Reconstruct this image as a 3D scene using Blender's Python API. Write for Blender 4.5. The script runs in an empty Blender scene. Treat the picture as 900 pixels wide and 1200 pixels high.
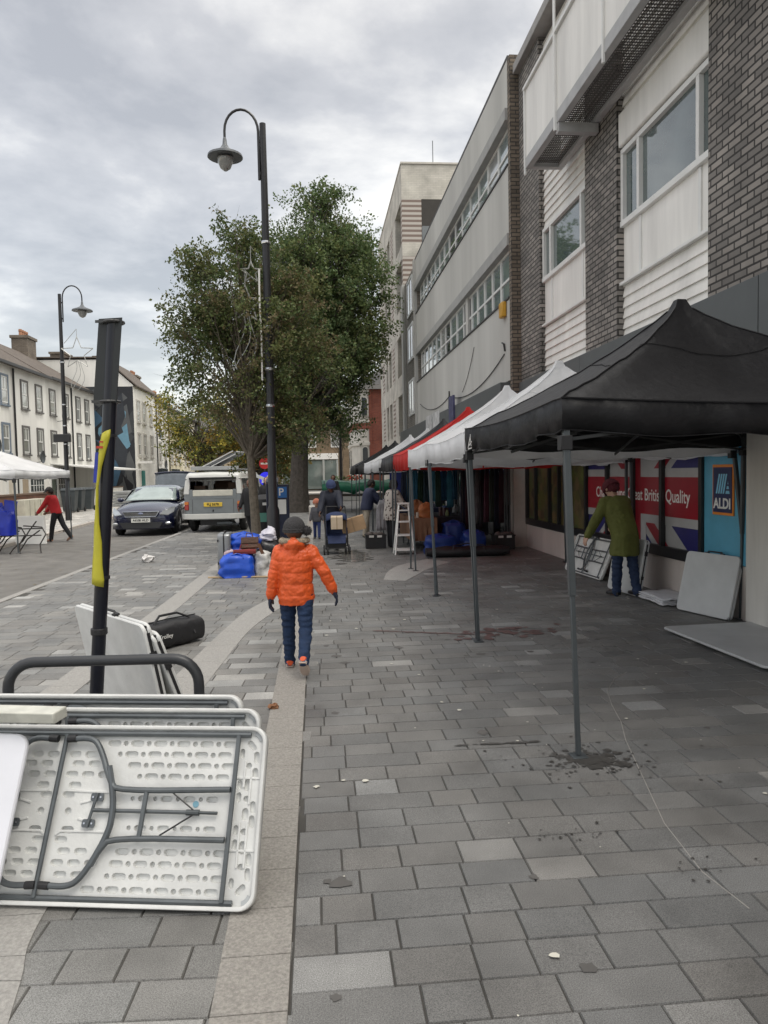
import bpy, bmesh, math, random
import numpy as np
from mathutils import Vector, Matrix, noise
random.seed(7)
PI = math.pi
R = math.radians
sc = bpy.context.scene
COL = sc.collection

# ------------------------------------------------------------------ camera, sky, sun, exposure
def setup():
    yaw, pit, roll, h = R(5.1), R(3.0), 0.02, 1.58
    fw = Vector((math.sin(yaw)*math.cos(pit), math.cos(yaw)*math.cos(pit), -math.sin(pit)))
    r0 = Vector((math.cos(yaw), -math.sin(yaw), 0)); u0 = r0.cross(fw)
    r = r0*math.cos(roll) - u0*math.sin(roll); u = r.cross(fw)
    cd = bpy.data.cameras.new('camera'); cam = bpy.data.objects.new('camera', cd); COL.objects.link(cam)
    m = Matrix((( r.x, u.x, -fw.x, 0), (r.y, u.y, -fw.y, 0), (r.z, u.z, -fw.z, h), (0, 0, 0, 1)))
    cam.matrix_world = m
    cd.sensor_fit = 'HORIZONTAL'; cd.sensor_width = 36; cd.lens = 870/900*36
    cd.clip_start = .05; cd.clip_end = 3000
    sc.camera = cam
    sc.view_settings.view_transform = 'Standard'; sc.view_settings.look = 'None'
    sc.view_settings.exposure = 0.47; sc.view_settings.gamma = 1.0
    w = bpy.data.worlds.new('World'); sc.world = w; w.use_nodes = True
    nt = w.node_tree; N = nt.nodes; L = nt.links
    for n in list(N): N.remove(n)
    out = N.new('ShaderNodeOutputWorld')
    sky = N.new('ShaderNodeTexSky'); sky.sky_type = 'NISHITA'; sky.sun_disc = False
    sky.sun_elevation = R(38); sky.sun_rotation = R(250)
    b1 = N.new('ShaderNodeBackground'); b1.inputs[1].default_value = 0.05; L.new(sky.outputs[0], b1.inputs[0])
    tc = N.new('ShaderNodeTexCoord')
    sep = N.new('ShaderNodeSeparateXYZ'); L.new(tc.outputs['Generated'], sep.inputs[0])
    zc = N.new('ShaderNodeMath'); zc.operation = 'MAXIMUM'; zc.inputs[1].default_value = 0.0; L.new(sep.outputs[2], zc.inputs[0])
    za = N.new('ShaderNodeMath'); za.operation = 'ADD'; za.inputs[1].default_value = 0.16; L.new(zc.outputs[0], za.inputs[0])
    cmb = N.new('ShaderNodeCombineXYZ')
    for i in (0, 1):
        d = N.new('ShaderNodeMath'); d.operation = 'DIVIDE'; L.new(sep.outputs[i], d.inputs[0]); L.new(za.outputs[0], d.inputs[1]); L.new(d.outputs[0], cmb.inputs[i])
    n1 = N.new('ShaderNodeTexNoise'); n1.inputs['Scale'].default_value = 1.5; n1.inputs['Detail'].default_value = 9; n1.inputs['Roughness'].default_value = .56
    n1.inputs['Distortion'].default_value = .15
    L.new(cmb.outputs[0], n1.inputs['Vector'])
    n2 = N.new('ShaderNodeTexNoise'); n2.inputs['Scale'].default_value = .45; n2.inputs['Detail'].default_value = 3
    L.new(cmb.outputs[0], n2.inputs['Vector'])
    ad = N.new('ShaderNodeMath'); ad.operation = 'MULTIPLY_ADD'; ad.inputs[1].default_value = .70; L.new(n1.outputs[0], ad.inputs[0])
    m2 = N.new('ShaderNodeMath'); m2.operation = 'MULTIPLY'; m2.inputs[1].default_value = .30; L.new(n2.outputs[0], m2.inputs[0]); L.new(m2.outputs[0], ad.inputs[2])
    # brighter towards the right hand side of the street (thin cloud there)
    sx = N.new('ShaderNodeMath'); sx.operation = 'MULTIPLY_ADD'; sx.inputs[1].default_value = .17
    L.new(sep.outputs[0], sx.inputs[0]); L.new(ad.outputs[0], sx.inputs[2])
    cr = N.new('ShaderNodeValToRGB'); L.new(sx.outputs[0], cr.inputs[0])
    e = cr.color_ramp.elements
    e[0].position = .40; e[0].color = (.30, .285, .262, 1)
    e[1].position = .66; e[1].color = (.95, .89, .77, 1)
    x = e.new(.475); x.color = (.41, .39, .36, 1)
    x = e.new(.54); x.color = (.60, .57, .515, 1)
    # overcast sky: about twice as bright overhead as near the horizon
    zr = N.new('ShaderNodeMapRange'); zr.inputs[1].default_value = .50; zr.inputs[2].default_value = .95; zr.inputs[3].default_value = 1.0; zr.inputs[4].default_value = 2.9
    L.new(sep.outputs[2], zr.inputs[0])
    hz = N.new('ShaderNodeMapRange'); hz.inputs[1].default_value = 0; hz.inputs[2].default_value = .2; hz.inputs[3].default_value = 1.3; hz.inputs[4].default_value = 1.0
    L.new(sep.outputs[2], hz.inputs[0])
    st = N.new('ShaderNodeMath'); st.operation = 'MULTIPLY'; L.new(zr.outputs[0], st.inputs[0]); L.new(hz.outputs[0], st.inputs[1])
    b2 = N.new('ShaderNodeBackground'); L.new(cr.outputs[0], b2.inputs[0]); L.new(st.outputs[0], b2.inputs[1])
    add = N.new('ShaderNodeAddShader'); L.new(b1.outputs[0], add.inputs[0]); L.new(b2.outputs[0], add.inputs[1])
    L.new(add.outputs[0], out.inputs[0])
    ld = bpy.data.lights.new('sun', 'SUN'); ld.energy = .8; ld.angle = R(18); ld.color = (1, .96, .9)
    lo = bpy.data.objects.new('sun', ld); COL.objects.link(lo)
    lo.rotation_euler = Vector((-.30, .30, -.80)).to_track_quat('-Z', 'Y').to_euler()
setup()

# ------------------------------------------------------------------ materials
MATS = {}
def M(name, col, rough=.7, metal=0.0, var=.12, scale=4.0, bump=0.0, bscale=30.0, coat=0.0, spec=.5, trans=0.0, streak=False):
    if name in MATS: return MATS[name]
    m = bpy.data.materials.new(name); m.use_nodes = True; nt = m.node_tree; N = nt.nodes; L = nt.links
    b = N['Principled BSDF']; b.inputs['Roughness'].default_value = rough; b.inputs['Metallic'].default_value = metal
    b.inputs['Coat Weight'].default_value = coat; b.inputs['Specular IOR Level'].default_value = spec
    tc = N.new('ShaderNodeTexCoord'); src = tc.outputs['Object']
    if streak:
        mp = N.new('ShaderNodeMapping'); mp.inputs['Scale'].default_value = (1, 1, .12); L.new(src, mp.inputs[0]); vs = mp.outputs[0]
    else: vs = src
    nz = N.new('ShaderNodeTexNoise'); nz.inputs['Scale'].default_value = scale; nz.inputs['Detail'].default_value = 7; nz.inputs['Roughness'].default_value = .6
    L.new(vs, nz.inputs['Vector'])
    mr = N.new('ShaderNodeMapRange'); mr.inputs[1].default_value = .3; mr.inputs[2].default_value = .7; mr.inputs[3].default_value = 1-var; mr.inputs[4].default_value = 1+var
    L.new(nz.outputs[0], mr.inputs[0])
    mx = N.new('ShaderNodeVectorMath'); mx.operation = 'SCALE'; mx.inputs[0].default_value = col[:3]; L.new(mr.outputs[0], mx.inputs['Scale'])
    L.new(mx.outputs[0], b.inputs['Base Color'])
    if bump:
        n2 = N.new('ShaderNodeTexNoise'); n2.inputs['Scale'].default_value = bscale; n2.inputs['Detail'].default_value = 6; L.new(src, n2.inputs['Vector'])
        bp = N.new('ShaderNodeBump'); bp.inputs['Strength'].default_value = bump; bp.inputs['Distance'].default_value = .02; L.new(n2.outputs[0], bp.inputs['Height']); L.new(bp.outputs[0], b.inputs['Normal'])
    if trans:
        t = N.new('ShaderNodeBsdfTranslucent'); L.new(mx.outputs[0], t.inputs[0])
        ms = N.new('ShaderNodeMixShader'); ms.inputs[0].default_value = trans; L.new(b.outputs[0], ms.inputs[1]); L.new(t.outputs[0], ms.inputs[2])
        L.new(ms.outputs[0], N['Material Output'].inputs[0])
    m.diffuse_color = (*col[:3], 1); MATS[name] = m
    return m
def brick(name, c1, c2, mortar, bw=.225, bh=.075, ms=.012, rough=.85, bump=.5):
    m = bpy.data.materials.new(name); m.use_nodes = True; nt = m.node_tree; N = nt.nodes; L = nt.links
    b = N['Principled BSDF']; b.inputs['Roughness'].default_value = rough
    tc = N.new('ShaderNodeTexCoord'); s = N.new('ShaderNodeSeparateXYZ'); L.new(tc.outputs['Object'], s.inputs[0])
    a = N.new('ShaderNodeMath'); a.operation = 'ADD'; L.new(s.outputs[0], a.inputs[0]); L.new(s.outputs[1], a.inputs[1])
    c = N.new('ShaderNodeCombineXYZ'); L.new(a.outputs[0], c.inputs[0]); L.new(s.outputs[2], c.inputs[1])
    t = N.new('ShaderNodeTexBrick'); t.inputs['Scale'].default_value = 1; t.inputs['Brick Width'].default_value = bw; t.inputs['Row Height'].default_value = bh
    t.inputs['Mortar Size'].default_value = ms; t.inputs['Mortar Smooth'].default_value = .2; t.inputs['Bias'].default_value = -.1
    t.inputs['Color1'].default_value = (*c1, 1); t.inputs['Color2'].default_value = (*c2, 1); t.inputs['Mortar'].default_value = (*mortar, 1)
    L.new(c.outputs[0], t.inputs['Vector'])
    nz = N.new('ShaderNodeTexNoise'); nz.inputs['Scale'].default_value = 1.3; nz.inputs['Detail'].default_value = 8; L.new(tc.outputs['Object'], nz.inputs['Vector'])
    mr = N.new('ShaderNodeMapRange'); mr.inputs[1].default_value = .3; mr.inputs[2].default_value = .7; mr.inputs[3].default_value = .75; mr.inputs[4].default_value = 1.25; L.new(nz.outputs[0], mr.inputs[0])
    mx = N.new('ShaderNodeVectorMath'); mx.operation = 'SCALE'; L.new(t.outputs[0], mx.inputs[0]); L.new(mr.outputs[0], mx.inputs['Scale']); L.new(mx.outputs[0], b.inputs['Base Color'])
    bp = N.new('ShaderNodeBump'); bp.inputs['Strength'].default_value = bump; bp.inputs['Distance'].default_value = .01; bp.invert = True; L.new(t.outputs['Fac'], bp.inputs['Height']); L.new(bp.outputs[0], b.inputs['Normal'])
    MATS[name] = m
    return m
def glass(name, col=(.05, .06, .065), rough=.06):
    m = M(name, col, rough=rough, var=.3, scale=.8, spec=.9, coat=.6)
    return m
def mat_attr(name, rough=.8, bump=.25, bscale=220, speck=.35, coat=0., trans=0., spec=.5, blot=0.):
    """colour taken from each face's own colour, with fine mineral speckle"""
    m = bpy.data.materials.new(name); m.use_nodes = True; nt = m.node_tree; N = nt.nodes; L = nt.links
    b = N['Principled BSDF']; b.inputs['Roughness'].default_value = rough; b.inputs['Specular IOR Level'].default_value = spec
    at = N.new('ShaderNodeAttribute'); at.attribute_name = 'tint'
    tc = N.new('ShaderNodeTexCoord')
    nz = N.new('ShaderNodeTexNoise'); nz.inputs['Scale'].default_value = bscale; nz.inputs['Detail'].default_value = 2; L.new(tc.outputs['Object'], nz.inputs['Vector'])
    mr = N.new('ShaderNodeMapRange'); mr.inputs[1].default_value = .25; mr.inputs[2].default_value = .75; mr.inputs[3].default_value = 1-speck; mr.inputs[4].default_value = 1+speck; L.new(nz.outputs[0], mr.inputs[0])
    mx = N.new('ShaderNodeVectorMath'); mx.operation = 'SCALE'; L.new(at.outputs['Color'], mx.inputs[0]); L.new(mr.outputs[0], mx.inputs['Scale'])
    o = mx.outputs[0]
    if blot:
        n3 = N.new('ShaderNodeTexNoise'); n3.inputs['Scale'].default_value = 1.7; n3.inputs['Detail'].default_value = 9; n3.inputs['Roughness'].default_value = .65; L.new(tc.outputs['Object'], n3.inputs['Vector'])
        m3 = N.new('ShaderNodeMapRange'); m3.inputs[1].default_value = .3; m3.inputs[2].default_value = .7; m3.inputs[3].default_value = 1-blot; m3.inputs[4].default_value = 1+blot; L.new(n3.outputs[0], m3.inputs[0])
        mm = N.new('ShaderNodeVectorMath'); mm.operation = 'SCALE'; L.new(o, mm.inputs[0]); L.new(m3.outputs[0], mm.inputs['Scale']); o = mm.outputs[0]
        r3 = N.new('ShaderNodeMapRange'); r3.inputs[1].default_value = .35; r3.inputs[2].default_value = .65; r3.inputs[3].default_value = rough-.18; r3.inputs[4].default_value = rough+.1; L.new(n3.outputs[0], r3.inputs[0]); L.new(r3.outputs[0], b.inputs['Roughness'])
    L.new(o, b.inputs['Base Color'])
    if bump:
        bp = N.new('ShaderNodeBump'); bp.inputs['Strength'].default_value = bump; bp.inputs['Distance'].default_value = .003; L.new(nz.outputs[0], bp.inputs['Height']); L.new(bp.outputs[0], b.inputs['Normal'])
    if trans:
        t = N.new('ShaderNodeBsdfTranslucent'); L.new(o, t.inputs[0])
        ms = N.new('ShaderNodeMixShader'); ms.inputs[0].default_value = trans; L.new(b.outputs[0], ms.inputs[1]); L.new(t.outputs[0], ms.inputs[2]); L.new(ms.outputs[0], N['Material Output'].inputs[0])
    MATS[name] = m
    return m
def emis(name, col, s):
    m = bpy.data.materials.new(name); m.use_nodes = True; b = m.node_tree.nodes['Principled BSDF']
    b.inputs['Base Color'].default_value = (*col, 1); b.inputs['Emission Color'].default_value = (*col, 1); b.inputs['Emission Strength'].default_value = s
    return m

black = M('black paint', (.012, .012, .014), .35, var=.2)
blackpl = M('black plastic', (.018, .018, .02), .5, var=.2)
darkgrey = M('dark grey metal', (.09, .1, .105), .45, .5)
legsteel = M('grey painted steel', (.085, .097, .104), .4, .4, var=.15)
whitept = M('white paint', (.75, .74, .71), .6, var=.06, scale=2)
render_white = M('white render', (.78, .77, .73), .85, var=.13, scale=.8, bump=.15, bscale=12, streak=True)
render_cream = M('cream render', (.66, .60, .44), .85, var=.1, scale=.9, bump=.1, bscale=10, streak=True)
glassd = glass('dark window glass')
glassl = glass('pale window glass', (.22, .27, .27))
netg = glass('curtained window', (.30, .31, .30), .15)
skin_d = M('brown skin', (.16, .08, .05), .5, var=.08)
skin_l = M('light skin', (.50, .30, .22), .5, var=.08)
rubber = M('rubber', (.02, .02, .02), .85)
chrome = M('chrome', (.6, .6, .6), .2, 1.0, var=.05)

# ------------------------------------------------------------------ mesh helpers
def V(*a): return Vector(a)
class MB:
    def __init__(s): s.v = []; s.f = []
    def add(s, vs, fs):
        o = len(s.v); s.v += [tuple(p) for p in vs]; s.f += [tuple(i+o for i in f) for f in fs]; return s
    def box(s, x0, x1, y0, y1, z0, z1):
        vs = [(x0,y0,z0),(x1,y0,z0),(x1,y1,z0),(x0,y1,z0),(x0,y0,z1),(x1,y0,z1),(x1,y1,z1),(x0,y1,z1)]
        return s.add(vs, [(0,3,2,1),(4,5,6,7),(0,1,5,4),(1,2,6,5),(2,3,7,6),(3,0,4,7)])
    def obox(s, o, a, b, c):
        o, a, b, c = Vector(o), Vector(a), Vector(b), Vector(c)
        vs = [o, o+a, o+a+b, o+b, o+c, o+a+c, o+a+b+c, o+b+c]
        fs = [(0,3,2,1),(4,5,6,7),(0,1,5,4),(1,2,6,5),(2,3,7,6),(3,0,4,7)]
        if a.cross(b).dot(c) < 0: fs = [tuple(reversed(f)) for f in fs]
        return s.add(vs, fs)
    def bar(s, p, q, w, h=None, up=(0,0,1)):
        p, q = Vector(p), Vector(q); d = (q-p); h = h or w
        x = d.cross(Vector(up))
        if x.length < 1e-5: x = d.cross(Vector((1,0,0)))
        x.normalize(); y = x.cross(d).normalized()
        return s.obox(p - x*w/2 - y*h/2, x*w, d, y*h)
    def loft(s, rings, cap=True, closed=True):
        n = len(rings[0]); o = len(s.v)
        for r in rings: s.v += [tuple(p) for p in r]
        for i in range(len(rings)-1):
            for j in range(n if closed else n-1):
                k = (j+1) % n
                s.f.append((o+i*n+j, o+i*n+k, o+(i+1)*n+k, o+(i+1)*n+j))
        if cap:
            s.f.append(tuple(o+j for j in reversed(range(n)))); s.f.append(tuple(o+(len(rings)-1)*n+j for j in range(n)))
        return s
    def tube(s, pts, r, n=8, cap=True):
        pts = [Vector(p) for p in pts]; rs = r if isinstance(r, (list, tuple)) else [r]*len(pts)
        rings = []; up = None
        for i, p in enumerate(pts):
            d = (pts[min(i+1, len(pts)-1)] - pts[max(i-1, 0)]).normalized()
            if up is None:
                up = d.orthogonal().normalized()
            up = (up - d*up.dot(d))
            if up.length < 1e-6: up = d.orthogonal()
            up.normalize(); w = d.cross(up)
            rings.append([p + (up*math.cos(2*PI*k/n) + w*math.sin(2*PI*k/n))*rs[i] for k in range(n)])
        return s.loft(rings, cap)
    def capsule(s, p, q, r0, r1, n=12):
        p, q = Vector(p), Vector(q); d = (q-p)
        if d.length < 1e-6: d = Vector((0,0,1e-4))
        dn = d.normalized(); pts = []; rs = []
        for a in (80, 60, 35, 12): pts.append(p - dn*r0*math.sin(R(a))); rs.append(r0*math.cos(R(a)))
        for t in (0, .25, .5, .75, 1): pts.append(p + d*t); rs.append(r0+(r1-r0)*t)
        for a in (12, 35, 60, 80): pts.append(q + dn*r1*math.sin(R(a))); rs.append(r1*math.cos(R(a)))
        return s.tube(pts, rs, n)
    def ell(s, c, r, n=14, m=9, rot=None):
        c = Vector(c); rings = []
        for i in range(m):
            a = -PI/2 + PI*(i+.35)/(m-.3)
            ring = []
            for k in range(n):
                p = Vector((r[0]*math.cos(a)*math.cos(2*PI*k/n), r[1]*math.cos(a)*math.sin(2*PI*k/n), r[2]*math.sin(a)))
                if rot: p = rot @ p
                ring.append(c+p)
            rings.append(ring)
        return s.loft(rings)
    def lathe(s, c, prof, n=20, axis='Z'):
        c = Vector(c); rings = []
        for r, h in prof:
            ring = []
            for k in range(n):
                a = 2*PI*k/n; x, y = r*math.cos(a), r*math.sin(a)
                ring.append(c + (Vector((x, y, h)) if axis == 'Z' else Vector((h, x, y)) if axis == 'X' else Vector((y, h, x))))
            rings.append(ring)
        return s.loft(rings)
    def prism(s, pts, d):
        d = Vector(d); a = [Vector(p) for p in pts]; return s.loft([a, [p+d for p in a]])
    def poly(s, pts): return s.add(pts, [tuple(range(len(pts)))])
def root_of(o):
    while o.parent: o = o.parent
    return o
EACH = {'batten', 'pilaster', 'striped_pier', 'cross_bar', 'wall_pier', 'brick_pier', 'fascia_poster', 'wheel', 'foot_cap', 'hinge_plate', 'clamp', 'screw', 'latch', 'castor', 'render_band', 'drip_edge', 'slab_edge', 'shop_mullion', 'chimney_pot', 'drainpipe', 'balcony_post', 'balcony_beam', 'balcony_panel', 'frame_rail', 'corner_pocket', 'shop_pillar', 'door_case', 'tape', 'flange', 'locking_clip', 'banner_text', 'body_step', 'tailgate_seam', 'fascia', 'interior', 'flap_rail', 'eye', 'rib', 'flowers', 'mural_shape', 'hip_seam'}
def islands(mb):
    par = list(range(len(mb.v)))
    def fd(a):
        while par[a] != a: par[a] = par[par[a]]; a = par[a]
        return a
    for f in mb.f:
        r = fd(f[0])
        for q in f[1:]: par[fd(q)] = r
    g = {}
    for f in mb.f: g.setdefault(fd(f[0]), []).append(f)
    return list(g.values())
def make(name, mb, mat, parent=None, world=False, smooth=False, bevel=0, bseg=2, sub=0, solid=0, autos=35):
    if name in EACH:
        isl = islands(mb)
        if len(isl) > 1:
            outs = []
            for fs in isl:
                ids = sorted({i for f in fs for i in f}); mp = {a: b for b, a in enumerate(ids)}
                m2 = MB(); m2.v = [mb.v[i] for i in ids]; m2.f = [tuple(mp[i] for i in f) for f in fs]
                outs.append(make_one(name, m2, mat, parent, world, smooth, bevel, bseg, sub, solid, autos))
            return outs[0]
    return make_one(name, mb, mat, parent, world, smooth, bevel, bseg, sub, solid, autos)
def make_one(name, mb, mat, parent=None, world=False, smooth=False, bevel=0, bseg=2, sub=0, solid=0, autos=35):
    me = bpy.data.meshes.new(name)
    vs = mb.v
    if world and parent:
        l = root_of(parent).location; vs = [(a-l.x, b-l.y, c-l.z) for a, b, c in vs]
    me.from_pydata(vs, [], mb.f); me.update()
    bm = bmesh.new(); bm.from_mesh(me); bmesh.ops.recalc_face_normals(bm, faces=bm.faces); bm.to_mesh(me); bm.free()
    for m in (mat if isinstance(mat, (list, tuple)) else [mat]): me.materials.append(m)
    o = bpy.data.objects.new(name, me); COL.objects.link(o)
    if parent: o.parent = parent
    if smooth:
        me.polygons.foreach_set('use_smooth', [True]*len(me.polygons))
        if not sub: me.set_sharp_from_angle(angle=R(autos))
    if solid:
        q = o.modifiers.new('s', 'SOLIDIFY'); q.thickness = solid
    if bevel:
        q = o.modifiers.new('b', 'BEVEL'); q.width = bevel; q.segments = bseg; q.limit_method = 'ANGLE'; q.angle_limit = R(35)
        me.polygons.foreach_set('use_smooth', [True]*len(me.polygons)); me.set_sharp_from_angle(angle=R(35)) if not smooth else None
    if sub:
        q = o.modifiers.new('u', 'SUBSURF'); q.levels = sub; q.render_levels = sub
    return o
def blend(name, mb, mat, parent, voxel=.008, it=4, world=False, disp=None):
    """union of overlapping closed shapes as one continuous skin"""
    o = make(name, mb, mat, parent, world)
    q = o.modifiers.new('r', 'REMESH'); q.mode = 'VOXEL'; q.voxel_size = voxel; q.use_smooth_shade = True
    q = o.modifiers.new('s', 'SMOOTH'); q.factor = .5; q.iterations = it
    dg = bpy.context.evaluated_depsgraph_get(); dg.update()
    me = bpy.data.meshes.new_from_object(o.evaluated_get(dg)); me.name = name
    o.modifiers.clear(); o.data = me
    if not me.materials: me.materials.append(mat)
    if disp:
        n = len(me.vertices); co = np.empty(n*3); me.vertices.foreach_get('co', co); co = co.reshape(-1, 3)
        no = np.empty(n*3); me.vertices.foreach_get('normal', no); no = no.reshape(-1, 3)
        co += no*disp(co)[:, None]; me.vertices.foreach_set('co', co.ravel()); me.update()
    me.polygons.foreach_set('use_smooth', [True]*len(me.polygons))
    return o
def info(o, label, cat, group=None, kind=None):
    o['label'] = label; o['category'] = cat
    if group: o['group'] = group
    if kind: o['kind'] = kind
    return o
def thing(name, label, cat, loc=(0,0,0), rz=0, group=None):
    o = bpy.data.objects.new(name, None); COL.objects.link(o); o.location = loc; o.rotation_euler = (0, 0, rz); o.empty_display_size = .2
    return info(o, label, cat, group)
def struct(name, mb, mat, **k):
    o = make(name, mb, mat, **k); o['kind'] = 'structure'; return o
def text(name, body, size, mat, parent, mtx, ext=.002, align='CENTER', sx=1.0, world=False, bold=0.0):
    cu = bpy.data.curves.new(name, 'FONT'); cu.body = body; cu.size = size; cu.extrude = ext; cu.align_x = align; cu.align_y = 'CENTER'; cu.resolution_u = 3; cu.offset = bold
    t = bpy.data.objects.new(name, cu); COL.objects.link(t)
    dg = bpy.context.evaluated_depsgraph_get(); dg.update()
    me = bpy.data.meshes.new_from_object(t.evaluated_get(dg)); bpy.data.objects.remove(t)
    me.transform(Matrix.Diagonal((sx, 1, 1, 1))); me.transform(mtx)
    if world and parent: me.transform(Matrix.Translation(-root_of(parent).location))
    me.materials.clear(); me.materials.append(mat); me.name = name
    o = bpy.data.objects.new(name, me); COL.objects.link(o)
    if parent: o.parent = parent
    return o
def frame(o, x, y):
    """matrix with local x along x, local y along y, origin o"""
    x = Vector(x).normalized(); y = Vector(y).normalized(); z = x.cross(y)
    return Matrix(((x.x, y.x, z.x, o[0]), (x.y, y.y, z.y, o[1]), (x.z, y.z, z.z, o[2]), (0, 0, 0, 1)))
# ------------------------------------------------------------------ setting: ground, road, paving
def kerbx(y): return -4.50 + .025*y
def farx(y): return -7.68 - .062*(y-18.7)
asphalt = M('asphalt', (.165, .158, .147), .9, var=.22, scale=2.5, bump=.5, bscale=120)
struct('ground', MB().poly([(-900, -300, -.09), (900, -300, -.09), (900, 1800, -.09), (-900, 1800, -.09)]), M('far ground', (.16, .16, .15), .9))
struct('road', MB().poly([(-14, -6, -.07), (-3, -6, -.07), (-2.0, 90, -.07), (-16, 90, -.07)]), asphalt)
bed = M('joint sand', (.07, .066, .06), .95, var=.2, scale=6)
struct('paving_bed', MB().box(0, 9, -4, 90, -.0895, -.008).add([(kerbx(-4), -4, -.008), (0, -4, -.008), (0, 90, -.008), (kerbx(90), 90, -.008)], [(0, 1, 2, 3)]), bed)
def pavers(name, x0, x1, y0, y1, rot, origin, base, lightp, keep, var=.06):
    vs = []; fs = []; cols = []
    cr, sr = math.cos(rot), math.sin(rot)
    y = y0; row = 0
    rnd = random.Random(5)
    while y < y1:
        d = .176 if row % 2 else .168
        x = x0 - rnd.random()*.3
        while x < x1:
            w = rnd.choice((.19, .215, .24, .25, .27, .34, .40))
            xa, xb = max(x, x0), min(x+w, x1)
            if xb-xa > .03:
                g = .0023
                q = [(xa+g, y+g), (xb-g, y+g), (xb-g, y+d-g), (xa+g, y+d-g)]
                q = [(origin[0]+a*cr-b*sr, origin[1]+a*sr+b*cr) for a, b in q]
                cx, cy = sum(p[0] for p in q)/4, sum(p[1] for p in q)/4
                if keep(cx, cy):
                    o = len(vs); hz = rnd.uniform(-.0012, .0012)
                    b = .003
                    mx, my = cx, cy
                    top = [(p[0]+(mx-p[0])/abs(mx-p[0]+1e-9)*b, p[1]+(my-p[1])/abs(my-p[1]+1e-9)*b, hz) for p in q]
                    vs += [(p[0], p[1], -.0075) for p in q] + top
                    fs += [(o+4, o+5, o+6, o+7), (o, o+1, o+5, o+4), (o+1, o+2, o+6, o+5), (o+2, o+3, o+7, o+6), (o+3, o, o+4, o+7)]
                    k = rnd.gauss(1, var)
                    if rnd.random() < lightp: k *= rnd.uniform(1.35, 1.7)
                    t = rnd.uniform(-.02, .02)
                    cols += [(base[0]*k*(1+t), base[1]*k, base[2]*k*(1-t), 1)]*5
            x += w
        y += d; row += 1
    me = bpy.data.meshes.new(name); me.from_pydata(vs, [], fs); me.update()
    ca = me.color_attributes.new('tint', 'FLOAT_COLOR', 'CORNER')
    arr = np.array([c for c, f in zip(cols, fs) for _ in f], dtype=np.float32).ravel(); ca.data.foreach_set('color', arr)
    me.materials.append(MATS['granite pavers'])
    o = bpy.data.objects.new(name, me); COL.objects.link(o); o['kind'] = 'structure'
    return o
mat_attr('granite pavers', rough=.62, bump=.35, bscale=260, speck=.55, blot=.30)
pavers('paving', -.118, 8.0, 1.0, 46, 0, (0, 0), (.158, .156, .150), .07, lambda x, y: True)
pavers('plaza_paving', -7, 1.2, -1.5, 46, R(-3.2), (0, 0), (.190, .187, .178), .09, lambda x, y: kerbx(y)+.1 < x < -.17 and y > .8)
pavers('far_pavement', -9, 9, 0, 60, R(4), (-15, 0), (.40, .385, .355), .1, lambda x, y: -14.9 < x < farx(y)-.1)
granite = M('pale granite', (.30, .283, .258), .75, var=.3, scale=90, bump=.4, bscale=300)
granite2 = M('light granite band', (.32, .31, .292), .75, var=.22, scale=70, bump=.3, bscale=300)
# straight strip, laid in long slabs
s = MB(); y = .8
while y < 45:
    s.box(-.352, -.124, y, y+.262, -.007, .0045); y += .266
struct('granite_strip', s, granite, bevel=.002, bseg=1)
def band(name, inner, outer, mat, n=6):
    def cm(P, m=44):
        P = [Vector((a, b, 0)) for a, b in P]; out = []
        for i in range(len(P)-1):
            p0, p1, p2, p3 = P[max(i-1, 0)], P[i], P[i+1], P[min(i+2, len(P)-1)]
            for k in range(6):
                t = k/6; out.append(.5*((2*p1)+(-p0+p2)*t+(2*p0-5*p1+4*p2-p3)*t*t+(-p0+3*p1-3*p2+p3)*t**3))
        return out+[P[-1]]
    a, b = cm(inner), cm(outer); mb = MB()
    for i in range(0, len(a)-1):
        g = .004 if i % 3 == 2 else 0
        j = i+1; p, q, r_, t_ = a[i], a[j], b[j], b[i]
        q2 = q + (p-q).normalized()*g if g else q; r2 = r_ + (t_-r_).normalized()*g if g else r_
        mb.loft([[(p.x, p.y, -.007), (q2.x, q2.y, -.007), (r2.x, r2.y, -.007), (t_.x, t_.y, -.007)], [(p.x, p.y, .004), (q2.x, q2.y, .004), (r2.x, r2.y, .004), (t_.x, t_.y, .004)]])
    return struct(name, mb, mat)
band('curved_band', [(-.90, 2.0), (-.97, 2.36), (-1.03, 2.73), (-1.02, 4.0), (-.90, 5.4), (-.83, 6.37), (-.73, 7.57), (-.58, 8.4), (-.44, 8.95), (-.353, 9.2)],
     [(-1.25, 2.0), (-1.32, 2.4), (-1.38, 2.73), (-1.37, 4.0), (-1.22, 5.4), (-1.12, 6.37), (-1.0, 7.6), (-.84, 8.8), (-.55, 9.75), (-.353, 10.2)], granite2)
band('straight_band', [(-1.88, 4.0), (-1.75, 7.8), (-1.70, 9.4), (-1.62, 12.9), (-1.5, 18), (-1.3, 26)],
     [(-2.14, 4.0), (-2.01, 7.8), (-1.96, 9.4), (-1.87, 12.9), (-1.75, 18), (-1.55, 26)], granite2)
band('crossing_band', [(1.25, 10.7), (1.5, 11.3), (1.8, 12.0), (2.3, 12.8)],
     [(.95, 10.9), (1.1, 11.8), (1.4, 12.6), (1.95, 13.3)], granite2)
kb = MB()
for i in range(60):
    y = -2+i*.92; p, q = kerbx(y), kerbx(y+.915)
    kb.loft([[(p-.02, y, -.09), (p+.11, y, -.09), (q+.11, y+.915, -.09), (q-.02, y+.915, -.09)], [(p-.01, y, .004), (p+.11, y, .004), (q+.11, y+.915, .004), (q-.01, y+.915, .004)]])
struct('kerb', kb, granite2, bevel=.006)
kb = MB()
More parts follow.
